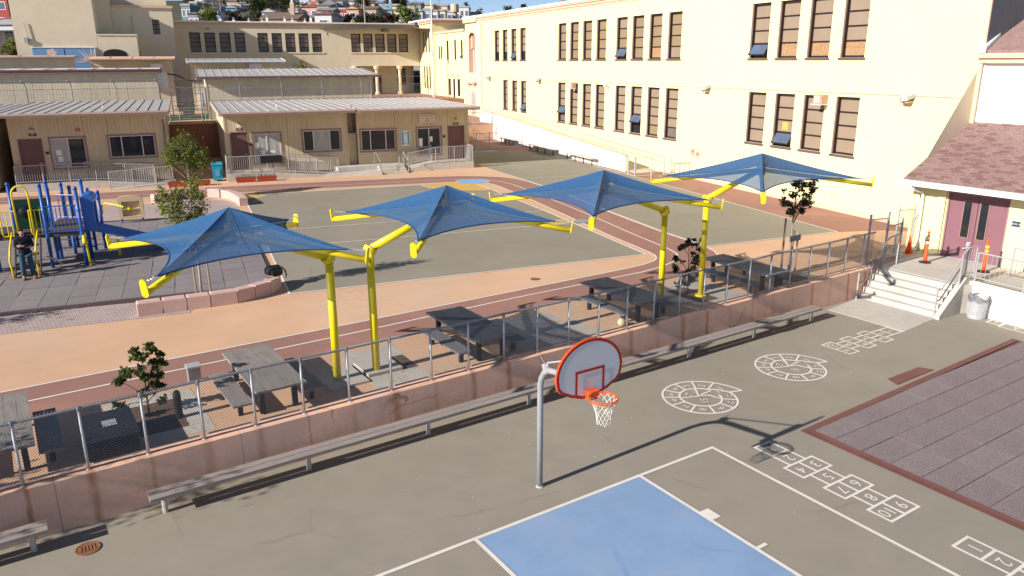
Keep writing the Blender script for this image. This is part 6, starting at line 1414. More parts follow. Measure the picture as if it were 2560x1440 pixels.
for (a, b_) in ((-7.1, 7.9), (-6.7, 8.4), (-6.2, 8.2)): q = MB(); q.tube((a, b_, zg), (a, b_, zd_ - .12), .055, n=12); part(q, 'lower_post', mt['playblue'], PS, True)
q = MB(); q.box(-10.2, -8.86, 6.6, 6.7, 1.5, 3.0); q.ext([(-9.2, 6.4, 3.2), (-8.86, 6.4, 2.6), (-8.86, 6.4, 1.5), (-9.7, 6.4, 1.3)], (0, .18, 0)); part(q, 'blue_panel', mt['playblue'], PS)
q = MB(); q.bar((-7.25, 5.75, 1.55), (-6.85, 6.1, 1.15), .05, .05); part(q, 'strut', mt['rail'], PS)
# ================================================================ PERSON
def person():
    t = thing('person', 'person in navy jacket and blue jeans standing with arms crossed before the play set', 'person', UF, (-7.72, 5.12, ZU + .03), rot=.25, local=True)
    # body faces -y; x to the person's left is +x as seen from the front
    H = 1.68
    J = []; E = []; R = []
    def v(p, r, link=None):
        J.append(p); R.append(r)
        if link is not None: E.append((link, len(J) - 1))
        return len(J) - 1
    pel = v((0, 0, .90), (.135, .105)); wai = v((0, .0, 1.04), (.125, .095), pel); che = v((0, .005, 1.24), (.15, .11), wai); sho = v((0, .01, 1.38), (.11, .075), che); nec = v((0, -.005, 1.46), .052, sho); hd0 = v((0, -.02, 1.535), (.068, .078), nec); hd1 = v((0, -.02, 1.62), (.06, .072), hd0)
    hands = []
    for s in (-1, 1):
        h = v((s * .09, 0, .86), (.085, .085), pel); k = v((s * .12, -.02, .48), .062, h); a = v((s * .14, .02, .10), .046, k); f = v((s * .155, -.10, .045), .042, a); tt = v((s * .165, -.18, .035), .032, f)
        sh = v((s * .17, .01, 1.355), .058, sho); el = v((s * .235, -.07, 1.12), .046, sh); wr = v((-s * .03 if s > 0 else .04, -.235 if s > 0 else -.205, 1.15 if s > 0 else 1.10), .034, el)
        hx = -s * .12 if s > 0 else .13; hn = v((hx, -.215 if s > 0 else -.185, 1.16 if s > 0 else 1.105), (.036, .022), wr); hands.append((s, hn, wr))
    for s, hn, wr in hands:
        b = Vector(J[hn]); d = (b - Vector(J[wr])).normalized()
        for k in range(4):
            o = Vector((0, -.004, .030 - k * .020)); L = (.050, .056, .052, .040)[k]
            p1 = v(tuple(b + o + d * .03), .0105, hn); p2 = v(tuple(b + o + d * (.03 + L * .6) + Vector((0, .008, 0))), .0095, p1); v(tuple(b + o + d * (.03 + L) + Vector((0, .028, -.004))), .0085, p2)
        p1 = v(tuple(b + Vector((0, -.01, .035)) - d * .015), .012, hn); v(tuple(b + Vector((0, -.005, .062)) + d * .012), .0095, p1)
    me = bpy.data.meshes.new('body'); me.from_pydata(J, E, []); body = skinmesh(me, R, 2)
    skin = M('skin', (.50, .27, .18), .6, .05, 6); body.materials.append(skin); part(body, 'body', None, t)
    def shell(name, pts, edges, radii, mat, sub=2):
        me = bpy.data.meshes.new(name); me.from_pydata(pts, edges, []); r = skinmesh(me, radii, sub); r.materials.append(mat); return part(r, name, None, t)
    nav = M('navy_jacket', (.012, .015, .035), .9, .2, 8); jea = M('blue_jeans', (.035, .075, .13), .9, .25, 7); boot = M('tan_boot', (.22, .115, .055), .8, .12, 9)
    pts = [(0, 0, .80), (0, 0, 1.0), (0, .0, 1.24), (0, .005, 1.40), (0, -.002, 1.475)]; ed = [(0, 1), (1, 2), (2, 3), (3, 4)]; rad = [(.19, .15), (.18, .135), (.20, .15), (.16, .10), (.075, .075)]
    for s in (-1, 1):
        i = len(pts); pts += [(s * .18, .01, 1.365), (s * .24, -.07, 1.115), (-s * .02 if s > 0 else .035, -.235 if s > 0 else -.205, 1.15 if s > 0 else 1.10)]; ed += [(3, i), (i, i + 1), (i + 1, i + 2)]; rad += [.088, .074, .056]
    shell('jacket', pts, ed, rad, nav)
    pts = [(0, 0, .95)]; ed = []; rad = [(.17, .135)]
    for s in (-1, 1):
        i = len(pts); pts += [(s * .092, 0, .84), (s * .122, -.02, .48), (s * .142, .02, .10)]; ed += [(0, i), (i, i + 1), (i + 1, i + 2)]; rad += [(.108, .108), .088, .078]
    shell('jeans', pts, ed, rad, jea)
    for s in (-1, 1): shell('boot', [(s * .143, .035, .10), (s * .146, .03, .048), (s * .156, -.09, .042), (s * .166, -.20, .036)], [(0, 1), (1, 2), (2, 3)], [.066, (.066, .062), (.068, .06), (.062, .05)], boot)
    hair = M('dark_hair', (.02, .014, .01), .8, .2, 20)
    shell('hair', [(0, .035, 1.56), (0, .022, 1.64), (0, -.03, 1.675)], [(0, 1), (1, 2)], [(.066, .05), (.072, .062), (.05, .045)], hair)
    q = MB(); q.lathe((0, 0, 0), [(.0, -.012), (.012, 0), (.0, .012)], 8)
    fc = MB()
    for s in (-1, 1): fc.v += []; 
    for s in (-1, 1):
        i = len(fc.v); fc.lathe((s * .028, -.094, 1.575), [(.001, -.009), (.010, 0), (.001, .009)], 8)
    part(fc, 'eyes', mt['black'], t)
    shell('nose', [(0, -.088, 1.575), (0, -.106, 1.545)], [(0, 1)], [.010, .014], skin, 1)
    q = MB(); q.bar((-.026, -.094, 1.508), (.026, -.094, 1.508), .008, .008); part(q, 'mouth', mt['inkred'], t)
    for s in (-1, 1): shell('ear', [(s * .070, -.01, 1.585), (s * .074, -.005, 1.545)], [(0, 1)], [(.010, .020), (.009, .014)], skin, 1)
    shell('beard', [(0, -.075, 1.495), (0, -.05, 1.478)], [(0, 1)], [(.045, .026), (.04, .03)], hair, 1)
person()

# ================================================================ TREES
def leafmesh(name, cs, size, mat, flat=.5, rr=None, whorl=0):
    r = np.random.RandomState(rr if rr is not None else 1); cs = np.asarray(cs, float); n = len(cs)
    if whorl:
        cs = np.repeat(cs, whorl, 0); n = len(cs)
    d = r.normal(size=(n, 3)); d[:, 2] = d[:, 2] * flat + (.15 if whorl else 0); d /= np.linalg.norm(d, axis=1)[:, None]
    s = np.cross(d, r.normal(size=(n, 3))); s /= np.linalg.norm(s, axis=1)[:, None]; u = np.cross(s, d)
    L = size * r.uniform(.7, 1.3, n)[:, None]; W = L * .30
    base = cs if whorl else cs - d * L * .5
    V = np.empty((n, 4, 3)); V[:, 0] = base; V[:, 1] = base + d * L * .5 + s * W + u * L * .06; V[:, 2] = base + d * L - u * L * .06; V[:, 3] = base + d * L * .5 - s * W + u * L * .06
    me = bpy.data.meshes.new(name); me.vertices.add(n * 4); me.vertices.foreach_set('co', V.ravel()); me.loops.add(n * 4); me.loops.foreach_set('vertex_index', np.arange(n * 4, dtype=np.int32))
    me.polygons.add(n); me.polygons.foreach_set('loop_start', np.arange(0, n * 4, 4, dtype=np.int32))
    try: me.polygons.foreach_set('loop_total', np.full(n, 4, dtype=np.int32))
    except Exception: pass
    me.update(calc_edges=True)
    at = me.attributes.new('tone', 'FLOAT', 'POINT'); tn = np.clip(r.normal(.45, .25, n), 0, 1); at.data.foreach_set('value', np.repeat(tn, 4).astype(np.float32))
    me.materials.append(mat); me.validate(); return me
def tree(name, label, F, a, b, z, H, clusters, leaf, lsize, per, trunk_r, trunkmat, seed, group=None, cat='tree', spread=.22, whorl=0, forks=None, flat=.6, bare=0):
    "clusters: list of (x, y, z, r) crown lumps round the trunk in metres; limbs run from the trunk to each"
    t = thing(name, label, cat, F, (a, b, z), group, local=True); r = random.Random(seed)
    lo_ = min(c[2] - c[3] for c in clusters); fork = forks or lo_ + .2
    q = MB(); q.path([(0, 0, -.05), (r.uniform(-.03, .03), r.uniform(-.03, .03), fork * .5), (r.uniform(-.04, .04), r.uniform(-.04, .04), fork), (r.uniform(-.06, .06), 0, H * .85)], [trunk_r, trunk_r * .85, trunk_r * .72, trunk_r * .25], 10); part(q, 'trunk', mt[trunkmat], t, True)
    q = MB(); pts = []
    for (x, y, zz, rad) in clusters:
        f = min(max(fork * .8, zz - math.hypot(x, y) * .9 - rad * .5), H * .75); m_ = Vector((x * .45, y * .45, f + (zz - f) * .45 + .03)); q.path([(0, 0, f), m_, (x, y, zz)], [trunk_r * .45, trunk_r * .3, trunk_r * .10], 6)
        n_ = int(per * rad ** 2)
        for k in range(max(4, n_ // 40)):
            e = Vector((r.gauss(0, 1), r.gauss(0, 1), r.gauss(0, .8))).normalized() * rad * r.uniform(.4, .95); q.path([(x, y, zz) if k % 3 else m_, Vector((x, y, zz)) + e * .5 + Vector((0, 0, .02)), Vector((x, y, zz)) + e], [trunk_r * .12, trunk_r * .09, trunk_r * .04], 4, False)
            for j in range(max(1, 40 // (whorl or 1) // (1 if whorl else 1))):
                s = rad * spread; pts.append((x + e.x + r.gauss(0, s), y + e.y + r.gauss(0, s), zz + e.z + r.gauss(0, s)))
    part(q, 'limbs', mt[trunkmat], t)
    me = leafmesh('crown', pts, lsize, mt[leaf], flat, seed, whorl); part(me, 'crown', None, t)
    return t
C1 = [(-.10, 0, 1.28, .16), (.16, .05, 1.40, .17), (-.30, .0, 1.05, .15), (.05, -.05, 1.08, .24), (.34, .0, 1.12, .17), (-.42, .05, .80, .12), (.0, 0, .78, .22), (.28, .08, .84, .16), (-.55, 0, .30, .14), (.2, 0, .42, .2), (-.05, .1, .36, .2)]
tree('small_tree', 'small glossy-leaved tree standing behind the left end of the low fence', LF, 1.28, 1.95, ZU, 1.5, C1, 'leafd', .095, 1500, .022, 'bark', 3, 'small street trees behind the low fence', whorl=7, spread=.16, forks=.35)
C2 = [(.05, 0, 1.62, .2), (-.25, 0, 1.45, .18), (.32, 0, 1.42, .24), (.42, .05, 1.1, .24), (.15, 0, 1.05, .24), (-.42, 0, 1.12, .15), (-.5, .1, .85, .13), (.1, 0, .75, .2), (.3, 0, .35, .25), (-.2, 0, .3, .25), (.0, .1, .45, .25)]
tree('small_tree', 'dark bushy small tree beside the fourth yellow umbrella post', LF, 16.5, 1.85, ZU, 1.8, C2, 'leafb', .085, 1500, .022, 'bark', 4, 'small street trees behind the low fence', whorl=7, spread=.16, forks=.3)
C3 = [(-.55, 0, 2.62, .24), (-.1, 0, 2.42, .30), (.35, .0, 2.5, .34), (.1, 0, 2.85, .3), (.55, .1, 2.95, .24), (.30, 0, 2.15, .22), (.75, 0, 2.72, .22), (.85, 0, 3.05, .2), (-.05, 0, 2.1, .2), (.0, 0, 3.1, .16), (.55, 0, 2.35, .2)]
tree('staked_tree', 'dark-leaved tree held by wooden stakes before the cream building at the right', LF, 20.72, 1.42, ZU, 3.2, C3, 'leafb', .095, 1000, .035, 'bark', 5, 'small street trees behind the low fence', whorl=6, spread=.18, forks=1.75)
tk = thing('tree_stakes', 'wooden stakes with a cross board around the right staked tree', 'tree stake', LF, (20.7, 1.4, ZU), local=True)
for x, y, h in ((-.22, .12, 1.95), (-.12, -.08, 1.9), (.22, .1, 1.5), (.16, -.12, 1.48)): q = MB(); q.tube((x, y, 0), (x, y, h), .032, n=8); part(q, 'stake', mt['stake'], tk)
q = MB(); q.box(-.27, .27, -.15, -.11, 1.22, 1.40); part(q, 'cross_board', mt['woodd'], tk)
CN = [(-.25, 0, 3.1, .45), (.05, .1, 3.35, .40), (-.55, 0, 2.75, .40), (-.05, 0, 2.7, .45), (.25, 0, 2.95, .35), (-.7, .1, 3.2, .25), (-.3, 0, 2.35, .35), (.15, -.1, 2.4, .3), (-.45, 0, 1.95, .25)]
tree('slim_tree', 'slim pale-trunked tree with airy yellow-green leaves inside the near seat blocks', UF, -2.51, .62, ZU, 3.5, CN, 'leaf', .085, 2300, .045, 'palebark', 6, 'two yard trees', spread=.22, forks=1.7)
tk = thing('tree_stakes', 'pair of thin wooden stakes beside the pale trunk in the near seat blocks', 'tree stake', UF, (-2.5, .6, ZU), local=True)
for x, y in ((-.14, .05), (.26, -.05)): q = MB(); q.tube((x, y, 0), (x - .03, y, 1.9), .028, n=8); part(q, 'stake', mt['stake'], tk)
q = MB(); q.path([(-.75 + .75 * math.cos(a) + .75, .0 + .42 * math.sin(a), .01) for a in [k * math.pi / 20 for k in range(5, 38)]], .02, 5); single(q, 'tree_ring', mt['black'], UF, (-2.5, .62, ZU), 'thin black edging ring in the paving round the near yard tree', 'edging', local=True)
CF = [(-.3, 0, 2.65, .55), (.45, 0, 2.55, .55), (.05, 0, 2.95, .5), (.8, 0, 2.3, .45), (-.75, 0, 2.35, .45), (.0, 0, 2.2, .55), (.55, 0, 1.9, .42), (-.45, 0, 1.9, .40), (.2, .1, 1.65, .35), (-.95, 0, 2.0, .28), (1.05, 0, 2.0, .28)]
tree('slim_tree', 'round-crowned green tree standing by the far seat blocks before the portables', UF, -2.57, 19.45, ZU, 3.1, CF, 'leaf', .095, 2300, .05, 'palebark', 7, 'two yard trees', spread=.24, forks=1.3)
# trees left of the frame whose shade falls into view
CS = [(0, 0, 4.6, .9), (.7, .4, 4.1, .8), (-.7, -.3, 4.2, .8), (.2, -.7, 3.8, .7), (-.3, .7, 3.7, .7)]
tree('yard_tree', 'leafy tree left of the view shading the end of the low fence', LF, -7.6, -.3, 0, 5.0, [(0, 0, 4.6, .9), (.7, .4, 4.2, .7), (-.7, -.2, 4.3, .7), (.1, .5, 3.7, .6)], 'leaf', .11, 260, .08, 'bark', 8, spread=.25)
tree('yard_tree', 'leafy tree left of the view shading the brick paving', UF, -14.6, -1.2, ZU, 4.6, [(0, 0, 3.4, .9), (1.1, .2, 3.0, .8), (-1, -.2, 3.2, .8), (.3, .6, 2.6, .7)], 'leaf', .12, 300, .08, 'bark', 9, spread=.25)
# plants behind the classrooms
tree('shrub', 'bushy green shrub standing before the rear building', UF, 9.0, 60, 3.92, 4.6, [(0, 0, 3.4, .8), (.4, 0, 2.7, .7), (-.4, 0, 2.6, .7), (.9, 0, 2.3, .4)], 'leaf', .2, 120, .08, 'bark', 10, cat='shrub', spread=.25)

# ================================================================ HILL WITH HOUSES
def terr(x, y):
    px = 1280 + 1960 * x / max(y, 60); f = min(1, max(0, (y - 150) / 90)); k = min(1, max(0, (px - 960) / 160)); k = k * k * (3 - 2 * k)
    P = 64 - f * (60 * (1 - k) + 12 * k)
    if y > 255: P += (y - 255) * (.05 * (1 - k) + .5 * k)
    return max(2.5, 7.8 + (151 - P) / 1942 * y * .97 - .5)
mb = MB(); nx, ny = 44, 26; g = [[(-320 + i * 16.0, 95 + j * 22.0) for i in range(nx)] for j in range(ny)]
for j in range(ny):
    for i in range(nx): x, y = g[j][i]; mb.v.append((x, y, terr(x, y)))
for j in range(ny - 1):
    for i in range(nx - 1): k = j * nx + i; mb.f.append((k, k + 1, k + nx + 1, k + nx)); mb.m.append(0)
ground(mb, 'hillside', M('dry_hillside', (.075, .075, .05), .95, .25, .3, .2, .05), ID)
def ray(px, py):
    k = 1942.7; d = fw * k + cr * (px - 1280) - cu * (py - 720); return d
def at(px, py, Y): d = ray(px, py); s = Y / d.y; return Vector((d.x * s, Y, CAM_H + d.z * s))
HM = {}
def hm(c, r=.85):
    if c not in HM: HM[c] = M('house_paint_%d' % len(HM), c, r, .06, .6)
    return HM[c]
def house(label, px0, px1, py, Y, col, roof, rcol, wins=2, depth=9., H=5.5, rot=0., chim=False, rows=1):
    "a house whose eaves show between px0 and px1 at height py, standing Y metres away"
    p0, p1 = at(px0, py, Y), at(px1, py, Y); W = (p1.x - p0.x); zt = p0.z; cx = (p0.x + p1.x) / 2; zb = zt - H
    t = thing('hill_house', label, 'house', Fr(90, (0, 0)), (cx, Y, zb), 'houses on the hill', rot=rot, local=True)
    w2 = W / 2; wc = hm(col); rc = hm(rcol)
    q = MB(); q.box(-w2, w2, 0, depth, 0, H); part(q, 'wall', wc, t)
    q = MB(); o = .25; rh = min(W * .28, 2.2)
    if roof == 'gable':      # gable faces the camera
        q.ext([(-w2 - o, -o, H), (w2 + o, -o, H), (0, -o, H + rh)], (0, depth + 2 * o, 0)); part(q, 'roof', rc, t); q = MB(); q.ext([(-w2, -o - .02, H - .02), (w2, -o - .02, H - .02), (0, -o - .02, H + rh - .25)], (0, -.02, 0)); part(q, 'gable', wc, t)
    elif roof == 'side':     # ridge runs across
        q.ext([(-w2 - o, -o, H), (-w2 - o, depth / 2, H + rh * .8), (-w2 - o, depth + o, H)], (W + 2 * o, 0, 0)); part(q, 'roof', rc, t)
    elif roof == 'hip':
        a, b = (-w2 - o, -o, H), (w2 + o, -o, H); c, d = (w2 + o, depth + o, H), (-w2 - o, depth + o, H); e = (0, depth * .35, H + rh); f = (0, depth * .65, H + rh)
        for fc in ((a, b, e), (b, c, f, e), (c, d, f), (d, a, e, f), (d, c, b, a)): q.face(fc)
        part(q, 'roof', rc, t)
    else:
        q.box(-w2 - .1, w2 + .1, -.15, depth, H, H + .35); part(q, 'roof', rc, t)
    for r_ in range(rows):
        for k in range(wins):
            x = -w2 + W * (k + .5) / wins; ww = min(.55, W / wins * .3); z0 = H - 2.0 - r_ * 2.7
            q = MB(); q.box(x - ww - .1, x + ww + .1, -.06, .0, z0 - .1, z0 + 1.3); fr_ = part(q, 'window', mt['plaster'], t)
            for s in (-1, 1): q = MB(); q.box(x + (s - 1) * ww / 2 + .03, x + (s + 1) * ww / 2 - .03, -.085, -.062, z0, z0 + 1.2); part(q, 'pane', mt['glassb'], fr_)
    if chim:
        q = MB(); q.box(w2 * .4, w2 * .4 + .6, depth * .3, depth * .3 + .6, H, H + rh + .9); ch = part(q, 'chimney', wc, t); q = MB(); q.lathe((w2 * .4 + .3, depth * .3 + .3, H + rh + .9), [(.2, 0), (.14, .3), (.22, .5)], 8); part(q, 'chimney_pot', mt['plaster'], ch)
    return t
teal = (.16, .27, .30); mauve = (.28, .22, .26); whit = (.66, .63, .62); bluew = (.42, .48, .60); pink = (.62, .36, .31); orng = (.62, .36, .22); yel = (.72, .60, .30); tan = (.46, .36, .26); rdb = (.26, .10, .08); gry = (.24, .23, .25); brn = (.20, .13, .10); grl = (.40, .38, .38); redw = (.36, .07, .06); bl = (.20, .34, .46)
house('teal row house at the left end of the hill street', 452, 474, 14, 165, teal, 'flat', grl, 2)
house('mauve row house beside the teal one on the hill', 474, 492, 8, 172, mauve, 'flat', grl, 2)
house('white row house third from the left on the hill street', 492, 512, 3, 180, whit, 'gable', gry, 1)
house('pale yellow-green house above the left hill street', 486, 508, -8, 205, (.5, .5, .28), 'flat', grl, 2)
house('slate blue house left of the bushy tree', 512, 530, 16, 190, bl, 'flat', grl, 2)
house('blue gabled house above the yellow-green bush', 562, 592, 20, 200, bl, 'gable', gry, 2)
house('tan house with brown hip roof left of the blue gabled house', 538, 562, 16, 205, tan, 'hip', brn, 1)
house('cream house right of the blue gabled house', 592, 602, 14, 206, yel, 'flat', grl, 1)
house('low house with long purple-brown roof just behind the rear building', 650, 742, 48, 118, tan, 'side', brn, 4, H=4, chim=True)
house('grey gabled house beside the long purple-brown roof', 742, 792, 45, 124, grl, 'side', gry, 3, H=4)
house('white house with red-brown hip roof behind the rear building', 786, 828, 36, 120, whit, 'hip', rdb, 1, H=5)
house('pink house with red hip roof on the middle of the hill', 752, 796, 18, 182, pink, 'hip', rdb, 2)
house('pale blue-white house above the pink house', 748, 772, -4, 220, bluew, 'flat', grl, 2)
house('beige house with grey roof right of the pink house', 792, 822, 14, 178, tan, 'side', gry, 2)
house('grey gabled house above the beige one', 806, 842, 10, 192, gry, 'gable', gry, 2)
house('small white house left of the orange gable', 834, 856, 8, 205, bluew, 'flat', grl, 1)
house('red-walled house below the orange gable', 844, 872, 24, 165, redw, 'flat', grl, 2)
house('orange house with large gable in the middle of the hill', 866, 896, 22, 160, orng, 'gable', brn, 1, chim=False)
house('brown-roofed house joined to the orange gable', 896, 940, 22, 164, tan, 'side', brn, 3)
house('teal house with small gable right of the brown roof', 938, 980, 24, 168, bl, 'gable', gry, 3, chim=True)
house('yellow house with flat roof on the right of the hill', 984, 1014, 24, 165, yel, 'side', grl, 1)
house('cream house behind the yellow one', 952, 990, 15, 185, yel, 'side', grl, 2)
house('dark grey house high behind the yellow house', 1018, 1052, 10, 215, gry, 'side', gry, 3)
for k, (l, c) in enumerate((('pale yellow row house, first of the stepped row', yel), ('white row house, second of the stepped row', whit), ('blue-white row house, third of the stepped row', bluew), ('white row house, fourth of the stepped row', whit), ('cream row house, fifth of the stepped row', (.66, .56, .44)), ('grey-white row house, sixth of the stepped row', bluew), ('tan row house, seventh of the stepped row', tan), ('white row house at the right end of the stepped row', whit))):
    x = 1020 + k * 19; house(l, x, x + 17, 24 + (k % 2) * 3 + k * .5, 168 + k * 9, c, 'gable' if k % 3 == 1 else 'flat', grl, 1, depth=6)
house('cream house on the skyline behind the stepped row', 1052, 1082, 13, 230, yel, 'side', grl, 2)
house('second cream house on the skyline behind the stepped row', 1084, 1118, 15, 235, (.66, .56, .44), 'side', grl, 2)
house('white house right of the round tank', 1148, 1172, 19, 220, whit, 'flat', grl, 2)
house('small red-roofed house peeping over the long building roof', 1396, 1420, 6, 260, tan, 'gable', rdb, 1)
house('red house at the upper left corner', -14, 16, -6, 150, redw, 'flat', grl, 1, rows=2, H=7)
house('brown-roofed house at the left edge', -20, 30, 50, 120, pink, 'side', brn, 1, H=4)
house('white sided house at the left edge with a barred window', -40, 38, 62, 100, (.55, .56, .62), 'side', grl, 2, H=7)
for k, (l, a, b, py, Y, c, rf, rc, w_) in enumerate((
 ('olive house between the pine clump and the pink house', 738, 756, 10, 200, tan, 'side', gry, 1), ('long grey roofed house above the white hip-roofed one', 792, 832, 26, 150, grl, 'side', gry, 3), ('rose house left of the beige house', 772, 796, 4, 212, pink, 'gable', brn, 1),
 ('white house high above the orange gable', 872, 898, 4, 225, whit, 'side', gry, 2), ('tan house high behind the brown roof', 902, 936, 8, 222, tan, 'hip', brn, 2), ('grey-blue house behind the teal gable', 938, 966, 8, 226, bluew, 'side', gry, 2),
 ('white cottage below the yellow house', 1000, 1024, 38, 140, whit, 'side', grl, 2), ('slate house between the pine trees', 655, 688, 30, 140, bluew, 'gable', gry, 2), ('white house right of the dark round tree', 722, 744, 26, 150, whit, 'flat', grl, 1),
 ('brown house on the left street below the white one', 500, 522, 30, 140, brn, 'flat', grl, 2), ('mauve house on the left street near the corner', 470, 496, 34, 135, mauve, 'side', gry, 2), ('blue-white house on the left street behind the pole', 520, 546, 34, 138, bluew, 'flat', grl, 2),
 ('cream house above the left street', 512, 536, 0, 215, yel, 'flat', grl, 2), ('tan house above the blue gabled house', 566, 594, 4, 225, tan, 'side', brn, 2), ('grey house high left of the pine clump', 596, 626, 8, 222, grl, 'side', gry, 2),
 ('pale house on the skyline above the white rows', 1118, 1134, 20, 236, whit, 'gable', gry, 1), ('low cream house at the right end of the skyline', 1174, 1192, 32, 225, (.66, .56, .44), 'side', grl, 1))): house(l, a, b, py, Y, c, rf, rc, w_, depth=6)
p = at(1137, 33, 210); t = thing('round_tank', 'pale round tank on a thick stem above the stepped row houses', 'tank', Fr(90, (0, 0)), (p.x, p.y, p.z - 4), local=True)
q = MB(); q.lathe((0, 0, 0), [(.6, 0), (.6, 4.2)], 14); part(q, 'stem', hm(tan), t); q = MB(); q.lathe((0, 0, 4.2), [(.9, 0), (1.05, .1), (1.05, 1.9), (.9, 2.0)], 16); part(q, 'tank', hm((.60, .46, .32)), t)
def htree(label, px, py, Y, r, n=5, leaf='leafh', H=None, ls=.5, seed=0, per=22, tall=1., nm='hill_tree'):
    p = at(px, py, Y); zb = min(terr(p.x, Y), p.z - r * 1.2); h = p.z - zb; rr = random.Random(seed * 7 + 3)
    cl = [(rr.uniform(-.6, .6) * r, rr.uniform(-.5, .5) * r, h + rr.uniform(-.6, .45) * r * tall, r * rr.uniform(.5, .75)) for _ in range(n)]
    return tree(nm, label, Fr(90, (0, 0)), p.x, Y, zb, h, cl, leaf, ls, per, .18, 'bark', seed + 20, 'trees on the hill', spread=.25, flat=.8)
htree('dark pine clump left of the middle of the hill', 640, 8, 165, 3.2, 9, seed=1, per=60, ls=.45, tall=1.3); htree('dark round tree right of the pine clump', 700, 12, 160, 3.0, 8, seed=2, per=60, ls=.45, tall=1.2); htree('dark tree between the pine clump and the round tree', 670, 2, 172, 2.6, 7, seed=3, per=60, ls=.45)
htree('yellow-green bushy tree behind the rear building at the left', 536, 36, 118, 1.6, 7, leaf='leaf', seed=4, per=90, ls=.3); htree('dark bush right of the yellow-green tree', 572, 42, 122, 1.4, 5, seed=5, per=80, ls=.3); htree('brownish bush before the blue gabled house', 598, 38, 130, 1.2, 5, leaf='leafr', seed=6, per=80, ls=.3)
htree('dark treetop above the orange gable house', 905, -6, 215, 3.0, 6, seed=7, per=40, ls=.5); htree('dark wide tree on the skyline left of the sky', 965, -2, 225, 3.6, 7, seed=8, per=40, ls=.5); htree('dark tree on the skyline at the edge of the sky', 1000, 2, 228, 2.4, 6, seed=9, per=40, ls=.5)
htree('reddish bush behind the rear building roof', 978, 44, 122, 1.2, 5, leaf='leafr', seed=10, per=80, ls=.3); htree('round green tree at the right end of the rear building', 1022, 40, 120, 1.6, 7, leaf='leaf', seed=11, per=90, ls=.3)
for k in range(5): htree('clipped hedge bush, %s along the rear roof line' % ('first from the left', 'second from the left', 'in the middle', 'second from the right', 'rightmost')[k], 872 + k * 20, 46, 126, .9, 4, seed=30 + k, per=90, ls=.3, nm='hedge_bush')
htree('round dark tree on the skyline above the long building', 1272, 24, 240, 1.8, 5, seed=12, per=50, ls=.4); htree('small dark tree on the skyline right of the round one', 1314, 20, 245, 1.1, 4, seed=13, per=50, ls=.4); htree('pale bush on the skyline left of the long building', 1200, 36, 235, 1.6, 5, leaf='leafr', seed=14, per=50, ls=.4)
htree('green shrub at the left edge below the pole', 28, 116, 92, 1.1, 6, leaf='leaf', seed=15, per=110, ls=.25)
htree('shaded trees above the blue row houses', 540, -10, 230, 4, 7, seed=16, per=30, ls=.5); htree('shaded trees left above the hill street', 470, -14, 235, 4, 6, seed=17, per=30, ls=.5)
def palm(label, px, py, Y, R):
    p = at(px, py, Y); zb = terr(p.x, Y); h = max(2, p.z - zb); t = thing('palm_tree', label, 'palm', Fr(90, (0, 0)), (p.x, Y, zb), local=True)
    q = MB(); q.path([(0, 0, 0), (.1, 0, h * .5), (0, 0, h)], [.25, .2, .2], 8); part(q, 'trunk', mt['bark'], t)
    q = MB(); r = random.Random(3)
    for k in range(34):
        a = r.uniform(0, 6.28); e = r.uniform(-.5, 1.2); d = Vector((math.cos(a) * math.cos(e), math.sin(a) * math.cos(e), math.sin(e))); s = d.cross(Vector((0, 0, 1))).normalized() * R * .09
        m_ = Vector((0, 0, h)) + d * R * .55; e_ = Vector((0, 0, h)) + d * R + Vector((0, 0, -R * .28)); q.face([Vector((0, 0, h)), m_ - s, e_, m_ + s])
    me = q.mesh('fronds', mt['leafh']); part(me, 'fronds', None, t); return t
palm('palm tree on the skyline right of the round tank', 1166, 16, 225, 1.9)
p = at(912, 30, 120); t = thing('slender_tree', 'slender bare-trunked tree rising past the top edge above the orange house', 'tree', Fr(90, (0, 0)), (p.x, p.y, terr(p.x, p.y)), local=True)
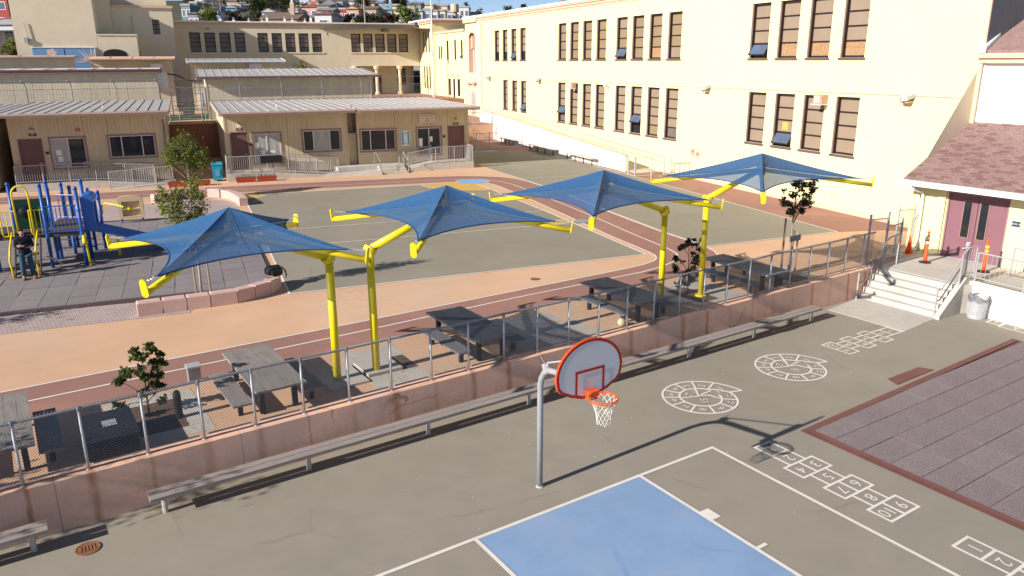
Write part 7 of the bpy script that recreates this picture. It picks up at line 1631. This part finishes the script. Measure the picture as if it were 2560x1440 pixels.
q = MB(); q.path([(0, 0, 0), (-.1, 0, 5), (.05, 0, 11), (0, 0, 14)], [.11, .09, .07, .03], 8); part(q, 'trunk', mt['palebark'], t); r_ = random.Random(9); me = leafmesh('crown', [(r_.gauss(0, .7), r_.gauss(0, .7), 13 + r_.gauss(0, .9)) for _ in range(700)], .3, mt['leafh'], .7, 9); part(me, 'crown', None, t)
def pole(label, px, y0, Y, H, r=.13, arm=True, lamp=False):
    p = at(px, y0, Y); t = thing('utility_pole', label, 'utility pole', Fr(90, (0, 0)), (p.x, Y, p.z - H), 'utility poles on the hill', local=True)
    q = MB(); q.tube((0, 0, 0), (0, 0, H), r, r * .7, n=8); part(q, 'pole', mt['stake'], t)
    if arm:
        for k in range(2): q = MB(); q.bar((-.6, 0, H - .4 - k * .6), (.6, 0, H - .4 - k * .6), .06, .06); part(q, 'crossarm', mt['stake'], t)
    if lamp: q = MB(); q.lathe((.5, 0, H * .42), [(.05, -.3), (.3, -.15), (.3, .25), (.1, .4)], 10); part(q, 'transformer', mt['acunit'], t)
pole('grey utility pole at the upper left corner', 22, -30, 88, 16, .2, False, True)
for k, (x, y, Y, lb) in enumerate(((506, -8, 150, 'utility pole among the left hill houses'), (548, -6, 140, 'utility pole left of the pine clump'), (586, -8, 145, 'utility pole by the blue gabled house'), (1097, -4, 190, 'utility pole above the stepped row houses'), (1038, 0, 200, 'thin pole above the yellow house'), (1232, 24, 240, 'short pole on the skyline left of the long building'), (530, 2, 130, 'utility pole right of the left street'))): pole(lb, x, y, Y, 12 if Y < 170 else 9, .09)
for k in range(9):
    px = (655, 668, 712, 731, 762, 777, 551, 584, 622)[k]; p = at(px, 46, 113); t = thing('roof_vent_stack', ('white vent stack behind the rear roof, %s' % ('leftmost of the row', 'beside the first dark tree', 'before the pine clump', 'near the grey gable', 'left of the white house', 'beside the white house', 'near the yellow-green tree', 'below the blue house', 'at the roof corner')[k]), 'vent', Fr(90, (0, 0)), (p.x, p.y, p.z - 1.2), 'white roof stacks', local=True)
    q = MB(); q.box(-.17, .17, -.15, .15, 0, .9 + .12 * (k * 7 % 4)); part(q, 'stack', hm(whit), t); q = MB(); q.lathe((0, 0, .9 + .12 * (k * 7 % 4)), [(.08, 0), (.08, .15), (.17, .22), (.06, .32)], 8); part(q, 'cowl', mt['galv'], t)
